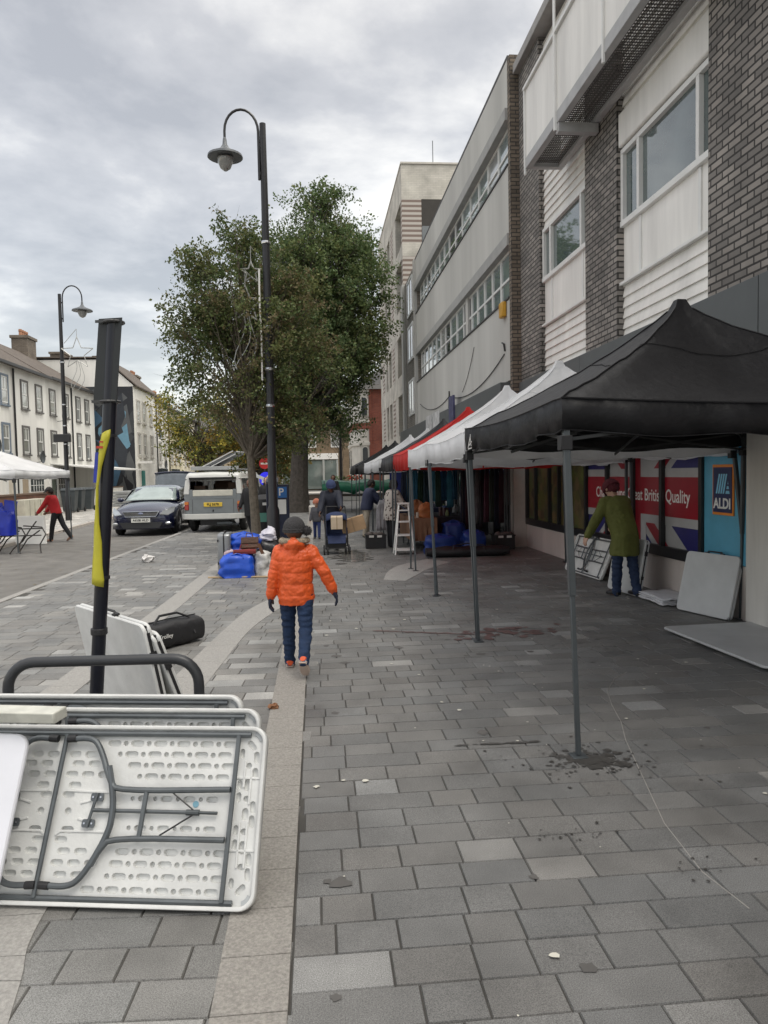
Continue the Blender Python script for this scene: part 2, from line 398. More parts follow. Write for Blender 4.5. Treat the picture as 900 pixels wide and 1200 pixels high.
for i in range(60):
    y = 8+i*.92; p, q = farx(y), farx(y+.915)
    kb.loft([[(p-.13, y, -.09), (p+.02, y, -.09), (q+.02, y+.915, -.09), (q-.13, y+.915, -.09)], [(p-.13, y, .006), (p, y, .006), (q, y+.915, .006), (q-.13, y+.915, .006)]])
struct('far_kerb', kb, M('kerb stone', (.42, .38, .34), .85, var=.15), bevel=.006)
# bed of the far pavement
struct('far_pavement_bed', MB().poly([(-16, 4, -.008), (farx(4)-.1, 4, -.008), (farx(60)-.1, 60, -.008), (-16, 60, -.008)]), bed)
# distant square: road across the end of the street and pale raised paving
struct('far_square', MB().box(-6, 7, 50, 68, -.085, .02), M('pale paving', (.5, .47, .43), .85, var=.1, scale=1), bevel=.01)
w = thing('low_wall', 'low pale stone wall with a dark base at the far end of the pavement', 'wall', (.9, 47, 0))
make('wall_face', MB().box(-.9, 6.0, 46.6, 47.0, .0, .34), M('dark base stone', (.12, .09, .07), .8), w, world=True, bevel=.01)
make('coping', MB().box(-.95, 6.05, 46.55, 47.3, .341, .42), M('pale coping', (.55, .52, .47), .8), w, world=True, bevel=.01)
# wet marks, gum and leaves on the paving
def blob2(mb, x, y, r, z, rnd, n=14, sx=1.):
    k = [rnd.uniform(.6, 1.2) for _ in range(n)]
    mb.poly([(x+sx*r*k[i]*math.cos(2*PI*i/n), y+r*k[i]*math.sin(2*PI*i/n), z) for i in range(n)])
rnd = random.Random(3)
wet = M('wet stone', (.06, .057, .052), .3, var=.3, scale=40)
mb = MB()
for i in range(240):
    a = rnd.uniform(0, 2*PI); d = abs(rnd.gauss(0, .17)); blob2(mb, 1.42+d*math.cos(a)*1.5, 3.84+d*math.sin(a)*1.1, rnd.choice((.003, .004, .005, .006, .008, .011))*(1 if d > .16 else 3.2), .0030+i*.00001, rnd)
for i in range(40): blob2(mb, rnd.uniform(.75, 1.25)+.0, 4.15-.0+rnd.uniform(-.012, .012), rnd.uniform(.004, .01), .0049+i*.00001, rnd, sx=3)
for i in range(40): blob2(mb, rnd.gauss(3.1, .4), rnd.gauss(6.3, .35), rnd.uniform(.006, .018), .0053+i*.00001, rnd)
for i in range(26): blob2(mb, rnd.gauss(1.05, .12), rnd.gauss(3.05, .05), rnd.uniform(.003, .01), .0061+i*.00001, rnd)
for i in range(20): blob2(mb, rnd.gauss(1.55, .2), rnd.gauss(2.72, .05), rnd.uniform(.003, .008), .0064+i*.00001, rnd)
o = make('wet_marks', mb, wet); info(o, 'dark wet splashes on the grey paving around the gazebo legs', 'wet marks', kind='stuff')
mb = MB()
for i in range(90): blob2(mb, rnd.gauss(.62, .16), rnd.gauss(14.2, .5), rnd.uniform(.03, .13), .0052+i*.00001, rnd, sx=1.3)
o = make('wet_patch', mb, M('shallow water', (.16, .155, .145), .08, var=.2)); info(o, 'shiny wet patch on the paving right of the pushchair', 'puddle', kind='stuff')
mb = MB()
for i in range(60): blob2(mb, rnd.gauss(1.85, .22), rnd.gauss(7.05, .12), rnd.uniform(.015, .06), .0035+i*.00001, rnd)
for i in range(45): t = i/44; blob2(mb, .55+t*.95, 7.35-.35*t+rnd.uniform(-.02, .02), rnd.uniform(.008, .022), .0045+i*.00001, rnd, sx=2)
o = make('red_stain', mb, M('reddish stain', (.115, .065, .06), .45, var=.3)); info(o, 'reddish brown spill on the paving by the second gazebo leg', 'stain', kind='stuff')
mb = MB()
for i in range(120):
    x = rnd.uniform(-.05, 4.0); y = rnd.uniform(1.9, 9); blob2(mb, x, y, rnd.choice((.004, .005, .006, .007, .009, .013, .018)), .0068, rnd, 8)
mb2 = MB()
for i in range(26): blob2(mb2, rnd.uniform(-.05, 2.6), rnd.uniform(2.0, 7), rnd.choice((.012, .02, .03, .045)), .0030+i*.00001, rnd, 12)
o = make('dark_gum', mb2, M('dark gum stain', (.105, .10, .094), .7, var=.2)); info(o, 'dark old gum and grease stains trodden into the grey paving', 'stains', kind='stuff')
o = make('gum_spots', mb, M('old gum', (.62, .6, .52), .8)); info(o, 'pale flattened gum spots scattered on the dark paving', 'gum spots', kind='stuff')
# thin chalk-like line
pts = [(2.36, 5.5), (2.2, 5.35), (2.02, 5.05), (1.93, 4.75), (1.85, 4.4), (1.75, 4.1), (1.6, 3.5), (1.5, 3.1), (1.46, 2.7), (1.5, 2.45)]
mb = MB(); mb.tube([(a, b, .001) for a, b in pts], .0022, 5)
o = make('chalk_line', mb, M('dried line', (.33, .315, .29), .9)); info(o, 'thin pale dried line running along the paving near the gazebo leg', 'line')
# litter
lm = M('litter white', (.7, .68, .66), .6)
def litter(x, y, z, r, label, mat, seed):
    q = random.Random(seed); mb = MB(); mb.ell((x, y, z+r*.5), (r, r*.8, r*.55), 10, 6)
    mb.v = [(a+q.uniform(-.3, .3)*r, b+q.uniform(-.3, .3)*r, max(z+.002, c+q.uniform(-.3, .3)*r)) for a, b, c in mb.v]
    o = make('litter', mb, mat); info(o, label, 'litter')
litter(-3.2, 14.2, 0, .12, 'crumpled white plastic bag lying on the plaza paving', lm, 1)
litter(-4.95, 17.4, -.07, .15, 'flattened pale wrapper on the road edge in front of the dark car', lm, 2)
litter(-7.3, 15.6, -.07, .07, 'small white scrap of paper on the road below the white gazebo', lm, 3)
litter(-.33, 5.0, 0, .035, 'brown dead leaf lying on the granite strip', M('dead leaf', (.25, .12, .06), .8), 4)
mb = MB()
for i in range(260):
    y = rnd.uniform(10, 24); x = rnd.uniform(farx(y)+.2, kerbx(y)-.05); blob2(mb, x, y, rnd.uniform(.01, .035), -.064, rnd, 6)
o = make('fallen_leaves', mb, M('leaf litter', (.2, .16, .1), .9)); info(o, 'small fallen leaves scattered over the asphalt road', 'leaves', kind='stuff')
# ------------------------------------------------------------------ right side: supermarket building
brk = brick('grey brown brick', (.15, .14, .13), (.29, .265, .24), (.035, .032, .03), .225, .078, .012)
brk2 = brick('stock brick', (.13, .105, .08), (.21, .17, .13), (.05, .045, .04), .225, .078, .012)
grey_clad = M('grey fascia panel', (.085, .093, .095), .55, var=.06)
clad = M('white cladding boards', (.73, .715, .68), .6, var=.16, scale=2.2, streak=True)
spandrel = M('white spandrel panel', (.76, .745, .71), .5, var=.14, scale=2.5, streak=True)
wallp = M('pink lit ground wall', (.52, .47, .44), .85, var=.16, scale=1.4, bump=.2, bscale=20, streak=True)  # pink of the red canopy's light is mixed into the wall colour
pvc = M('white window frame', (.70, .70, .68), .5, var=.05)
shop = thing('supermarket_building', 'supermarket building with dark brick piers, white cladding and a balcony above a grey fascia', 'building', (4.3, 5, 0))
XF = 4.3
make('wall', MB().box(4.45, 9, -3, 15.0, 2.7, 9.5).box(4.45, 9, 15.0, 15.015, 0, 9.5).box(4.55, 9, -3, 15.0, 0, 2.7), M('inner wall', (.3, .28, .26), .9), shop, world=True)
make('ground_wall', MB().box(XF, 4.548, 7.95, 15.0, 0, .47).box(XF, 4.548, -3, 7.0, 0, 2.8), wallp, shop, world=True, bevel=.006)
make('pilaster', MB().box(4.2, 4.548, 6.55, 6.99, 0, 2.8), M('white pilaster', (.62, .6, .56), .7, var=.12, streak=True), shop, world=True, bevel=.05)
make('fascia', MB().box(4.17, 4.3, -3, 6.72, 2.72, 3.37).box(4.17, 4.3, 6.735, 11.5, 2.72, 3.37).box(4.17, 4.3, 11.515, 15.0, 2.72, 3.37), grey_clad, shop, world=True, bevel=.004)
make('soffit', MB().box(4.302, 4.56, -3, 15.0, 2.7, 2.718), blackpl, shop, world=True)
for a, b in ((-3, 7.72), (10.13, 11.35), (13.7, 15.0)):
    make('brick_pier', MB().box(4.22, 4.449, a, b, 3.37, 9.4 if a < 0 else 9.5), brk, shop, world=True)
make('roof', MB().box(4.1, 9, -3, 15.0, 9.5, 9.68), M('roof edge', (.30, .29, .28), .7), shop, world=True, bevel=.01)
def bay(y0, y1, zc0, zs0, zs1, zw1, ztop, mull, slot):
    x = 4.30
    # boards below
    b = MB(); z = zc0
    while z < zs0-.02:
        zz = min(z+.145, zs0); b.loft([[(x-.0, y0, z), (x-.0, y1, z), (x+.1, y1, z), (x+.1, y0, z)], [(x+.028, y0, zz), (x+.028, y1, zz), (x+.1, y1, zz), (x+.1, y0, zz)]]); z += .145
    make('boarding', b, clad, shop, world=True)
    b = MB(); z = zw1
    while z < ztop:
        zz = min(z+.145, ztop); b.loft([[(x-.0, y0, z), (x-.0, y1, z), (x+.1, y1, z), (x+.1, y0, z)], [(x+.028, y0, zz), (x+.028, y1, zz), (x+.1, y1, zz), (x+.1, y0, zz)]]); z += .145
    make('boarding', b, clad, shop, world=True)
    sp = make('spandrel', MB().box(x+.02, x+.1, y0, y1, zs0+.03, zs1-.03), spandrel, shop, world=True)
    b = MB().box(x-.05, x+.02, y0-.01, y1+.01, zs0-.01, zs0+.03)
    make('sill', b, pvc, shop, world=True, bevel=.005)
    b = MB()
    for m in mull: b.box(x-.0, x+.02, m-.03, m+.03, zs0+.031, zs1-.04)
    make('batten', b, pvc, sp, world=True)
    f = MB().box(x-.04, x+.06, y0, y1, zs1-.03, zs1+.05).box(x-.03, x+.06, y0, y1, zw1-.07, zw1-.001)
    for m in [y0+.035, y1-.035]+list(mull): f.box(x-.03, x+.06, m-.035, m+.035, zs1+.051, zw1-.071)
    w = make('window', f, pvc, shop, world=True, bevel=.006)
    make('pane', MB().box(x+.03, x+.04, y0+.02, y1-.02, zs1, zw1-.02), slot, w, world=True)
glu = glass('upper window glass', (.09, .12, .12), .03)
bay(7.72, 10.13, 3.37, 4.12, 4.93, 5.95, 9.4, (8.05, 9.58), glu)
bay(11.35, 13.7, 3.37, 4.25, 5.08, 6.02, 9.4, (11.7, 13.25), glu)
# shutter box like smooth white band above the near window
make('blind_box', MB().box(4.235, 4.3, 7.73, 10.12, 5.97, 6.42), clad, shop, world=True, bevel=.02)
# balcony
bal = MB()
js = [2.0, 3.8, 5.5, 7.2, 9.0, 10.8, 12.4]
rail = M('balcony panel', (.73, .715, .68), .5, var=.14, scale=2.5, streak=True)
for a, b in zip(js, js[1:]): bal.box(3.6, 3.615, a+.012, b-.012, 6.78, 7.86)
bal.box(3.63, 4.2, 12.385, 12.4, 6.78, 7.86)
bp = make('balcony_panel', bal, rail, shop, world=True, bevel=.003)
b = MB()
for j in js[1:]: b.box(3.57, 3.599, j-.02, j+.02, 6.5, 7.9)
b.box(3.56, 3.66, 2, 12.42, 7.87, 7.92)
b.tube([(3.57, 10.8, 6.5), (3.57, 10.8, 9.6)], .022, 8)
make('balcony_post', b, pvc, shop, world=True)
make('balcony_beam', MB().box(3.59, 3.69, 2, 12.42, 6.6, 6.77).box(4.12, 4.22, 2, 12.42, 6.6, 6.77).box(3.692, 4.118, 12.30, 12.42, 6.6, 6.77).box(3.6, 4.2, 10.72, 10.84, 6.46, 6.597).box(3.6, 4.2, 5.45, 5.57, 6.46, 6.597), M('grey beam', (.38, .38, .38), .5), shop, world=True, bevel=.006)
# perforated deck plate: grid of bars with real gaps
b = MB()
for i in range(14): x = 3.70+i*.0315; b.box(x, x+.010, 2, 12.29, 6.66, 6.665)
y = 2.0
while y < 12.28: b.box(3.695, 4.117, y, y+.022, 6.6652, 6.670); y += .060
make('balcony_deck', b, M('steel grating', (.07, .065, .06), .6), shop, world=True)
# shop window
fr = MB().box(4.27, 4.40, 7.93, 15.0, .47, .60).box(4.27, 4.40, 7.93, 15.0, 2.62, 2.70)
for m in (7.98, 8.95, 9.81, 10.71, 11.59, 12.4, 12.94, 13.48, 14.35, 14.97): fr.box(4.27, 4.40, m-.035, m+.035, .601, 2.619)
sw = make('shop_window', fr, M('black window frame', (.015, .016, .018), .4), shop, world=True, bevel=.004)
make('pane', MB().box(4.345, 4.355, 8.0, 14.95, .55, 2.65), glassd, sw, world=True)
make('panel_frame', MB().box(4.30, 4.546, 6.991, 7.949, 0, .56).box(4.30, 4.546, 6.991, 7.10, .561, 2.7), M('white pilaster', ()), shop, world=True) if False else None
make('blue_panel', MB().box(4.305, 4.33, 7.12, 7.94, .56, 2.68), M('sky blue panel', (.10, .36, .52), .35, var=.12, scale=3), shop, world=True)
make('panel_surround', MB().box(4.306, 4.548, 7.0, 7.945, 0, .555).box(4.30, 4.548, 6.992, 7.115, .556, 2.7), wallp, shop, world=True, bevel=.004)
# supermarket logo sign
sg = thing('shop_sign', 'dark blue supermarket sign with orange border and white ALDI lettering on a light blue panel', 'sign', (4.3, 7.53, 1.1))
make('border', MB().box(4.290, 4.304, 7.33, 7.74, 1.06, 1.60), M('orange border', (.75, .24, .03), .4), sg, world=True, bevel=.003)
make('board', MB().box(4.284, 4.2895, 7.355, 7.715, 1.09, 1.57), M('sign navy', (.01, .02, .09), .35), sg, world=True)
wl = M('sign white', (.8, .8, .78), .4); cy = M('sign cyan', (.25, .6, .8), .4)
text('lettering', 'ALDI', .155, wl, sg, frame((4.282, 7.535, 1.18), (0, -1, 0), (0, 0, 1)), .0015, world=True, bold=.004)
b = MB()
for i in range(4):
    y = 7.66-i*.045; b.prism([(4.2835, y, 1.29), (4.2835, y-.028, 1.29), (4.2835, y-.028-.06, 1.50), (4.2835, y-.06, 1.50)], (-.0015, 0, 0))
for i in range(3):
    z = 1.29+i*.05; b.prism([(4.2835, 7.47-i*.02, z), (4.2835, 7.39+.012*i, z), (4.2835, 7.40+.012*i, z+.033), (4.2835, 7.46-i*.02, z+.033)], (-.0015, 0, 0))
make('emblem', b, cy, sg, world=True)
# union flag poster across four panes
po = thing('flag_poster', 'large red white and blue flag poster with white lettering filling the shop window', 'poster', (4.33, 9.8, .6))
navy = M('poster navy', (.022, .022, .14), .35, var=.15); pred = M('poster red', (.30, .012, .025), .35, var=.15, scale=2); pwht = M('poster white', (.42, .42, .42), .35, var=.12, scale=2)
PY0, PY1, PZ0, PZ1 = 8.0, 11.56, .58, 2.64
make('flag_field', MB().box(4.330, 4.338, PY0, PY1, PZ0, PZ1), navy, po, world=True)
def clip(poly, y0, y1, z0, z1):
    def cl(P, f, g):
        out = []
        for i in range(len(P)):
            a, b = P[i], P[(i+1) % len(P)]; fa, fb = f(a), f(b)
            if fa >= 0: out.append(a)
            if (fa >= 0) != (fb >= 0): t = fa/(fa-fb); out.append((a[0]+(b[0]-a[0])*t, a[1]+(b[1]-a[1])*t))
        return out
    for f in (lambda p: p[0]-y0, lambda p: y1-p[0], lambda p: p[1]-z0, lambda p: z1-p[1]):
        poly = cl(poly, f, None)
        if len(poly) < 3: return []
    return poly
def fpoly(mb, P, x): 
    P = clip(P, PY0, PY1, PZ0, PZ1)
    if len(P) > 2: mb.prism([(x, a, b) for a, b in P], (-.0015, 0, 0))
cyy, czz = 9.75, 1.22
def strip(mb, a, b, w0, w1, x):
    d = Vector((b[0]-a[0], b[1]-a[1])).normalized(); n_ = Vector((-d.y, d.x))
    fpoly(mb, [(a[0]+n_.x*w0, a[1]+n_.y*w0), (b[0]+n_.x*w0, b[1]+n_.y*w0), (b[0]+n_.x*w1, b[1]+n_.y*w1), (a[0]+n_.x*w1, a[1]+n_.y*w1)], x)
b = MB(); e1, e2 = (12.0, 2.75), (7.5, -.31); e3, e4 = (12.0, -.31), (7.5, 2.75)
strip(b, e1, e2, -.26, .26, 4.3295); strip(b, e3, e4, -.26, .26, 4.3293)
make('diagonal_white', b, pwht, po, world=True)
b = MB(); strip(b, (cyy, czz), e1, 0, .16, 4.3272); strip(b, (cyy, czz), e2, 0, .16, 4.3272); strip(b, (cyy, czz), e3, 0, .16, 4.327); strip(b, (cyy, czz), e4, 0, .16, 4.327)
make('diagonal_red', b, pred, po, world=True)
b = MB(); fpoly(b, [(PY0, .86), (PY1, .86), (PY1, 1.57), (PY0, 1.57)], 4.325); fpoly(b, [(9.46, PZ0), (10.06, PZ0), (10.06, PZ1), (9.46, PZ1)], 4.3252)
make('cross_white', b, pwht, po, world=True)
b = MB(); fpoly(b, [(PY0, .97), (PY1, .97), (PY1, 1.46), (PY0, 1.46)], 4.3228); fpoly(b, [(9.62, PZ0), (9.90, PZ0), (9.90, PZ1), (9.62, PZ1)], 4.323)
make('cross_red', b, pred, po, world=True)
text('slogan', 'Championing Great British Quality', .225, wl, po, frame((4.3205, 9.75, 1.22), (0, -1, 0), (0, 0, 1)), .0008, world=True, sx=.92, bold=.002)
# produce graphics in the farther panes
prod = M('produce poster', (.08, .10, .04), .35)
nt = prod.node_tree; vo = nt.nodes.new('ShaderNodeTexVoronoi'); vo.inputs['Scale'].default_value = 6.5; tc = nt.nodes.new('ShaderNodeTexCoord'); nt.links.new(tc.outputs['Object'], vo.inputs['Vector'])
rp = nt.nodes.new('ShaderNodeValToRGB'); nt.links.new(vo.outputs['Color'], rp.inputs[0]); el = rp.color_ramp.elements; el[0].color = (.02, .02, .02, 1); el[1].color = (.16, .20, .05, 1)
for p_, c_ in ((.25, (.09, .06, .03, 1)), (.45, (.10, .12, .03, 1)), (.6, (.16, .11, .06, 1)), (.75, (.05, .07, .03, 1))): q = el.new(p_); q.color = c_
nt.links.new(rp.outputs[0], nt.nodes['Principled BSDF'].inputs['Base Color'])
po2 = make('produce_poster', MB().box(4.33, 4.338, 11.62, 14.9, .6, 2.62), prod); info(po2, 'dim window poster of fruit and vegetables in the panes left of the flag poster', 'poster')

# ------------------------------------------------------------------ grey rendered office building
off = thing('office_building', 'pale grey rendered office block with two long ribbon windows above the market stalls', 'building', (4.04, 22, 0))
rend = M('grey render', (.46, .455, .43), .85, var=.16, scale=.7, bump=.15, bscale=15, streak=True)
make('end_wall', MB().box(4.04, 4.32, 15.02, 15.2, .001, 9.9), brk2, off, world=True)
make('painted_base', MB().box(4.03, 4.315, 15.012, 15.3, 0, 2.7), M('painted base', (.42, .40, .37), .8, var=.1), off, world=True)
b = MB().box(4.04, 4.5, 15.201, 29.4, 8.95, 9.9).box(4.04, 4.5, 15.201, 29.4, 6.45, 7.80).box(4.04, 4.5, 15.201, 29.4, 3.45, 5.12)
make('render_band', b, rend, off, world=True, bevel=.01)
make('wall', MB().box(4.5, 9, 15.2, 29.4, 0, 9.85).box(4.04, 9, 15.2, 29.4, 9.901, 9.98), M('dark recess', (.07, .07, .07), .8), off, world=True)
make('slab_edge', MB().box(3.98, 4.5, 15.2, 29.4, 8.70, 8.949).box(4.0, 4.5, 15.2, 29.4, 6.2, 6.449), M('slab grey', (.33, .33, .32), .8, var=.1), off, world=True, bevel=.01)
make('drip_edge', MB().box(4.015, 4.2, 15.2, 29.4, 7.801, 7.84).box(4.015, 4.2, 15.2, 29.4, 5.121, 5.16), M('dark drip', (.05, .05, .05), .6), off, world=True)
rr = random.Random(8)
for z0, z1 in ((7.84, 8.70), (5.16, 6.2)):
    ys = [15.38, 16.3, 17.1, 17.9, 18.7, 19.4, 20.5, 21.5, 22.5, 23.4, 24.3, 25.2, 26.1, 27.0, 27.9, 28.8]
    if z0 > 7: ys = [15.4, 16.4, 17.4, 18.4, 19.4, 20.5, 21.5, 22.5, 23.4, 24.3, 25.2, 26.1, 27.0, 27.9, 28.8]
    for a, c in zip(ys, ys[1:]):
        if abs(a-19.4) < .01 and z0 < 7: 
            make('column', MB().box(4.1, 4.4, a+.3, a+.6, z0, z1), rend, off, world=True)
        f = MB(); zm = z0+(z1-z0)*.45
        for p in (a+.01, c-.05): f.box(4.14, 4.2, p, p+.04, z0, z1)
        f.box(4.14, 4.2, a+.05, c-.05, z0, z0+.05).box(4.14, 4.2, a+.05, c-.05, z1-.05, z1).box(4.14, 4.2, a+.05, c-.05, zm-.025, zm+.025)
        w = make('window', f, pvc, off, world=True)
        g = rr.choice((glassd, glassl, netg, glassl))
        make('pane', MB().box(4.165, 4.175, a+.02, c-.02, z0+.01, z1-.01), g, w, world=True)
make('shop_fascia', MB().box(3.85, 4.3, 15.3, 22.0, 2.75, 3.42).box(3.85, 4.3, 22.02, 34.0, 2.75, 3.42), grey_clad, off, world=True, bevel=.005)
make('shop_front', MB().box(4.2, 4.49, 15.35, 34, .02, 2.74), glass('shop interior glass', (.02, .022, .025), .1), off, world=True)
b = MB()
for i in range(15): y = 15.9+i*1.25; b.box(4.12, 4.199, y, y+.07, 0, 2.74)
make('shop_mullion', b, blackpl, off, world=True)
make('fascia_poster', MB().box(3.83, 3.849, 23.0, 24.3, 2.95, 3.5).box(3.83, 3.849, 24.5, 25.8, 2.95, 3.5), M('pale poster', (.5, .5, .5), .5, var=.35, scale=6), off, world=True)
make('fascia_sign', MB().box(3.80, 3.849, 20.4, 21.1, 2.9, 3.7), M('navy orange sign', (.05, .05, .12), .5, var=.5, scale=8), off, world=True)
al = make('alarm_box', MB().box(3.93, 4.038, 15.42, 15.70, 4.80, 5.12), M('alarm yellow', (.55, .30, .03), .4), bevel=.03); info(al, 'yellow alarm box fixed on the grey render near the brick end wall', 'alarm box')
def sag(p, q, s, n=14):
    p, q = Vector(p), Vector(q); return [p.lerp(q, t/n) - Vector((0, 0, s*4*(t/n)*(1-t/n))) for t in range(n+1)]
cb = MB(); cb.tube(sag((4.02, 15.6, 4.05), (4.02, 22.2, 3.85), .35), .012, 5); cb.tube(sag((4.02, 22.2, 3.85), (4.02, 28.5, 4.2), .3), .012, 5); cb.tube([(4.02, 22.2, 4.0), (4.02, 22.3, 3.5)], .02, 5); cb.tube([(4.02, 15.55, 4.1), (4.0, 15.55, 4.25), (4.0, 15.7, 4.3)], .02, 5)
cb.tube(sag((4.02, 20.2, 3.75), (4.02, 18.6, 4.7), .12), .008, 5)
o = make('hanging_cable', cb, blackpl); info(o, 'black cable looping loosely across the grey rendered wall', 'cable')

# narrow brick infill house
nb = thing('narrow_building', 'narrow grey brick building squeezed beside the tall beige flats', 'building', (4.15, 31.5, 0))
make('wall', MB().box(4.10, 8, 29.42, 34.0, 0, 9.9), brick('infill brick', (.22, .2, .17), (.3, .27, .23), (.15, .14, .13)), nb, world=True)
make('pilaster', MB().box(3.98, 4.1, 29.42, 29.7, 3.4, 9.95).box(3.98, 4.1, 33.3, 33.9, 3.4, 9.95), rend, nb, world=True)
for z in (4.0, 6.3, 8.2):
    w = make('window', MB().box(4.05, 4.1, 30.6, 30.7, z, z+1.5).box(4.05, 4.1, 32.2, 32.3, z, z+1.5).box(4.05, 4.1, 30.7, 32.2, z, z+.1).box(4.05, 4.1, 30.7, 32.2, z+1.4, z+1.5).box(4.05, 4.1, 31.4, 31.5, z+.1, z+1.4), pvc, nb, world=True)
    make('pane', MB().box(4.07, 4.09, 30.65, 32.25, z+.05, z+1.45), netg, w, world=True)

# tall beige block of flats with brick striped corner balconies
fl = thing('apartment_block', 'tall beige block of flats with striped brick corner balconies behind the office', 'building', (5, 38, 0))
beige = brick('beige brick', (.50, .475, .42), (.56, .53, .475), (.44, .42, .38), .25, .08, .008, bump=.15)
stripe = M('striped brick', (.4, .3, .25), .85)
nt = stripe.node_tree; tc = nt.nodes.new('ShaderNodeTexCoord'); sp = nt.nodes.new('ShaderNodeSeparateXYZ'); nt.links.new(tc.outputs['Object'], sp.inputs[0])
mm = nt.nodes.new('ShaderNodeMath'); mm.operation = 'PINGPONG'; mm.inputs[1].default_value = .11; nt.links.new(sp.outputs[2], mm.inputs[0])
gt = nt.nodes.new('ShaderNodeMath'); gt.operation = 'GREATER_THAN'; gt.inputs[1].default_value = .055; nt.links.new(mm.outputs[0], gt.inputs[0])
mx = nt.nodes.new('ShaderNodeMix'); mx.data_type = 'RGBA'; nt.links.new(gt.outputs[0], mx.inputs[0]); mx.inputs[6].default_value = (.22, .17, .145, 1); mx.inputs[7].default_value = (.50, .46, .42, 1); nt.links.new(mx.outputs[2], nt.nodes['Principled BSDF'].inputs['Base Color'])
X0 = 4.12
# storey levels
lv = [(3.4, 5.3), (6.2, 8.1), (9.3, 11.4), (12.0, 13.95)]
b = MB().box(X0+1.0, 11, 34.12, 46.5, 0, 15.5)          # core
zs = [0, 3.3]
prev = 0
for z0, z1 in lv:
    b.box(X0, 11, 34.12, 35.2, prev, z0) if False else b.box(X0, X0+.999, 34.12, 46.5, prev, z0)
    prev = z1
b.box(X0, X0+.999, 34.12, 46.5, prev, 15.5)
b.box(X0+2.2, 11, 34.05, 34.119, 0, 15.49).box(X0, X0+2.199, 34.05, 34.119, 13.95, 15.49)
prev = 0
for z0, z1 in lv: b.box(X0, X0+2.199, 34.05, 34.119, prev, z0); prev = z1
make('wall', b, beige, fl, world=True)
make('roof_edge', MB().box(X0-.03, 11, 34.0, 46.5, 15.5, 15.58), M('pale coping', ()), fl, world=True)
for z0, z1 in lv:
    b = MB().box(X0, X0+.9, 34.05, 34.5, z0, z1)
    for y in (38.3, 44.0): b.box(X0, X0+.3, y, y+1.0, z0, z1)
    make('striped_pier', b, stripe, fl, world=True)
    make('wall_pier', MB().box(X0+.01, X0+.9, 36.9, 38.3, z0, z1).box(X0+.01, X0+.9, 39.3, 39.9, z0, z1).box(X0+.01, X0+.9, 41.2, 41.8, z0, z1).box(X0+.01, X0+.9, 42.9, 44.0, z0, z1).box(X0+.01, X0+.9, 45, 46.5, z0, z1), beige, fl, world=True)
    make('balcony_recess', MB().box(X0+.95, X0+.999, 34.5, 46.4, z0, z1).box(X0+.9, X0+2.19, 34.122, 34.14, z0, z1) if z0 < 12 else MB().box(X0+.95, X0+.998, 34.5, 46.4, z0, z1), glassd, fl, world=True)
make('balcony_opening', MB().box(X0+.91, X0+2.19, 34.06, 34.118, 12.0, 13.94), M('opening shade', (.05, .045, .04), .8), fl, world=True)  # flat dark panel: shade of the open balcony put into its colour
make('balcony_rail', MB().box(X0+.91, X0+2.19, 34.03, 34.045, 12.0, 12.75), glass('rail glass', (.12, .13, .13)), fl, world=True)
mast = MB().tube([(5.9, 36, 15.5), (5.9, 36, 17.4)], .02, 5); make('mast', mast, darkgrey, fl, world=True)

# red brick Victorian building
vb = thing('victorian_building', 'red brick Victorian building with white arched bay windows and a slate roof', 'building', (4.5, 52, 0))
red = brick('red brick', (.26, .06, .035), (.34, .09, .05), (.2, .12, .1)); stone = M('white stucco', (.62, .60, .55), .7, var=.12, scale=2)
make('wall', MB().box(3.6, 9, 50, 58, 0, 7.3), red, vb, world=True)
b = MB(); poly = [(3.6, 50.0), (2.95, 49.9), (2.5, 51.2), (2.5, 57), (3.6, 58)]
b.prism([(x, y, 0) for x, y in poly], (0, 0, 7.0)); make('bay', b, stone, vb, world=True)
b = MB().prism([(x-.08*(x < 3.5), y-.08, 3.45) for x, y in poly], (0, 0, .25)); b.prism([(x-.1*(x < 3.5), y-.1, 7.0) for x, y in poly], (0, 0, .2)); b.prism([(x-.08*(x < 3.5), y-.08, 5.0) for x, y in poly], (0, 0, .15))
make('cornice', b, stone, vb, world=True, bevel=.02)
make('brick_band', MB().prism([(x-.03*(x < 3.5), y-.03, 4.55) for x, y in poly], (0, 0, .4)).box(3.57, 3.75, 49.93, 50, 0, 7.2), red, vb, world=True)
for z, h in ((3.85, .0), ):
    pass
def arch(mb, cx, y, z0, w, h, dep):
    P = [(cx-w/2, y, z0), (cx+w/2, y, z0)] + [(cx+w/2*math.cos(a), y, z0+h-w/2+w/2*math.sin(a)) for a in [PI*i/10 for i in range(11)]]
    mb.prism(P, (0, dep, 0))
for cx, z0, w_, h in ((3.27, 2.0, .34, 1.35), (3.27, 5.45, .34, 1.2)):
    a = MB(); arch(a, cx, 49.83, z0-.05, w_+.2, h+.12, .08); w = make('window', a, stone, vb, world=True)
    a = MB(); arch(a, cx, 49.80, z0, w_, h, .02); make('pane', a, glassd, w, world=True)
for z0, h in ((1.9, 1.4), (5.4, 1.25)):
    for y in (52.3, 54.6):
        w = make('window', MB().box(2.46, 2.5, y, y+1.1, z0, z0+h), stone, vb, world=True); make('pane', MB().box(2.44, 2.459, y+.15, y+.95, z0+.1, z0+h-.1), glassd, w, world=True)
slate = M('slate roof', (.10, .095, .09), .7, var=.25, scale=3)
b = MB().loft([[(2.35, 49.7, 7.2), (9.2, 49.7, 7.2), (9.2, 58.3, 7.2), (2.35, 58.3, 7.2)], [(5.2, 53, 9.3), (7.2, 53, 9.3), (7.2, 55.5, 9.3), (5.2, 55.5, 9.3)]])
rf = make('roof', b, slate, vb, world=True)
make('dormer', MB().box(3.2, 4.4, 50.3, 52.5, 7.4, 8.3), M('dormer lead', (.25, .25, .25), .6), rf, world=True)
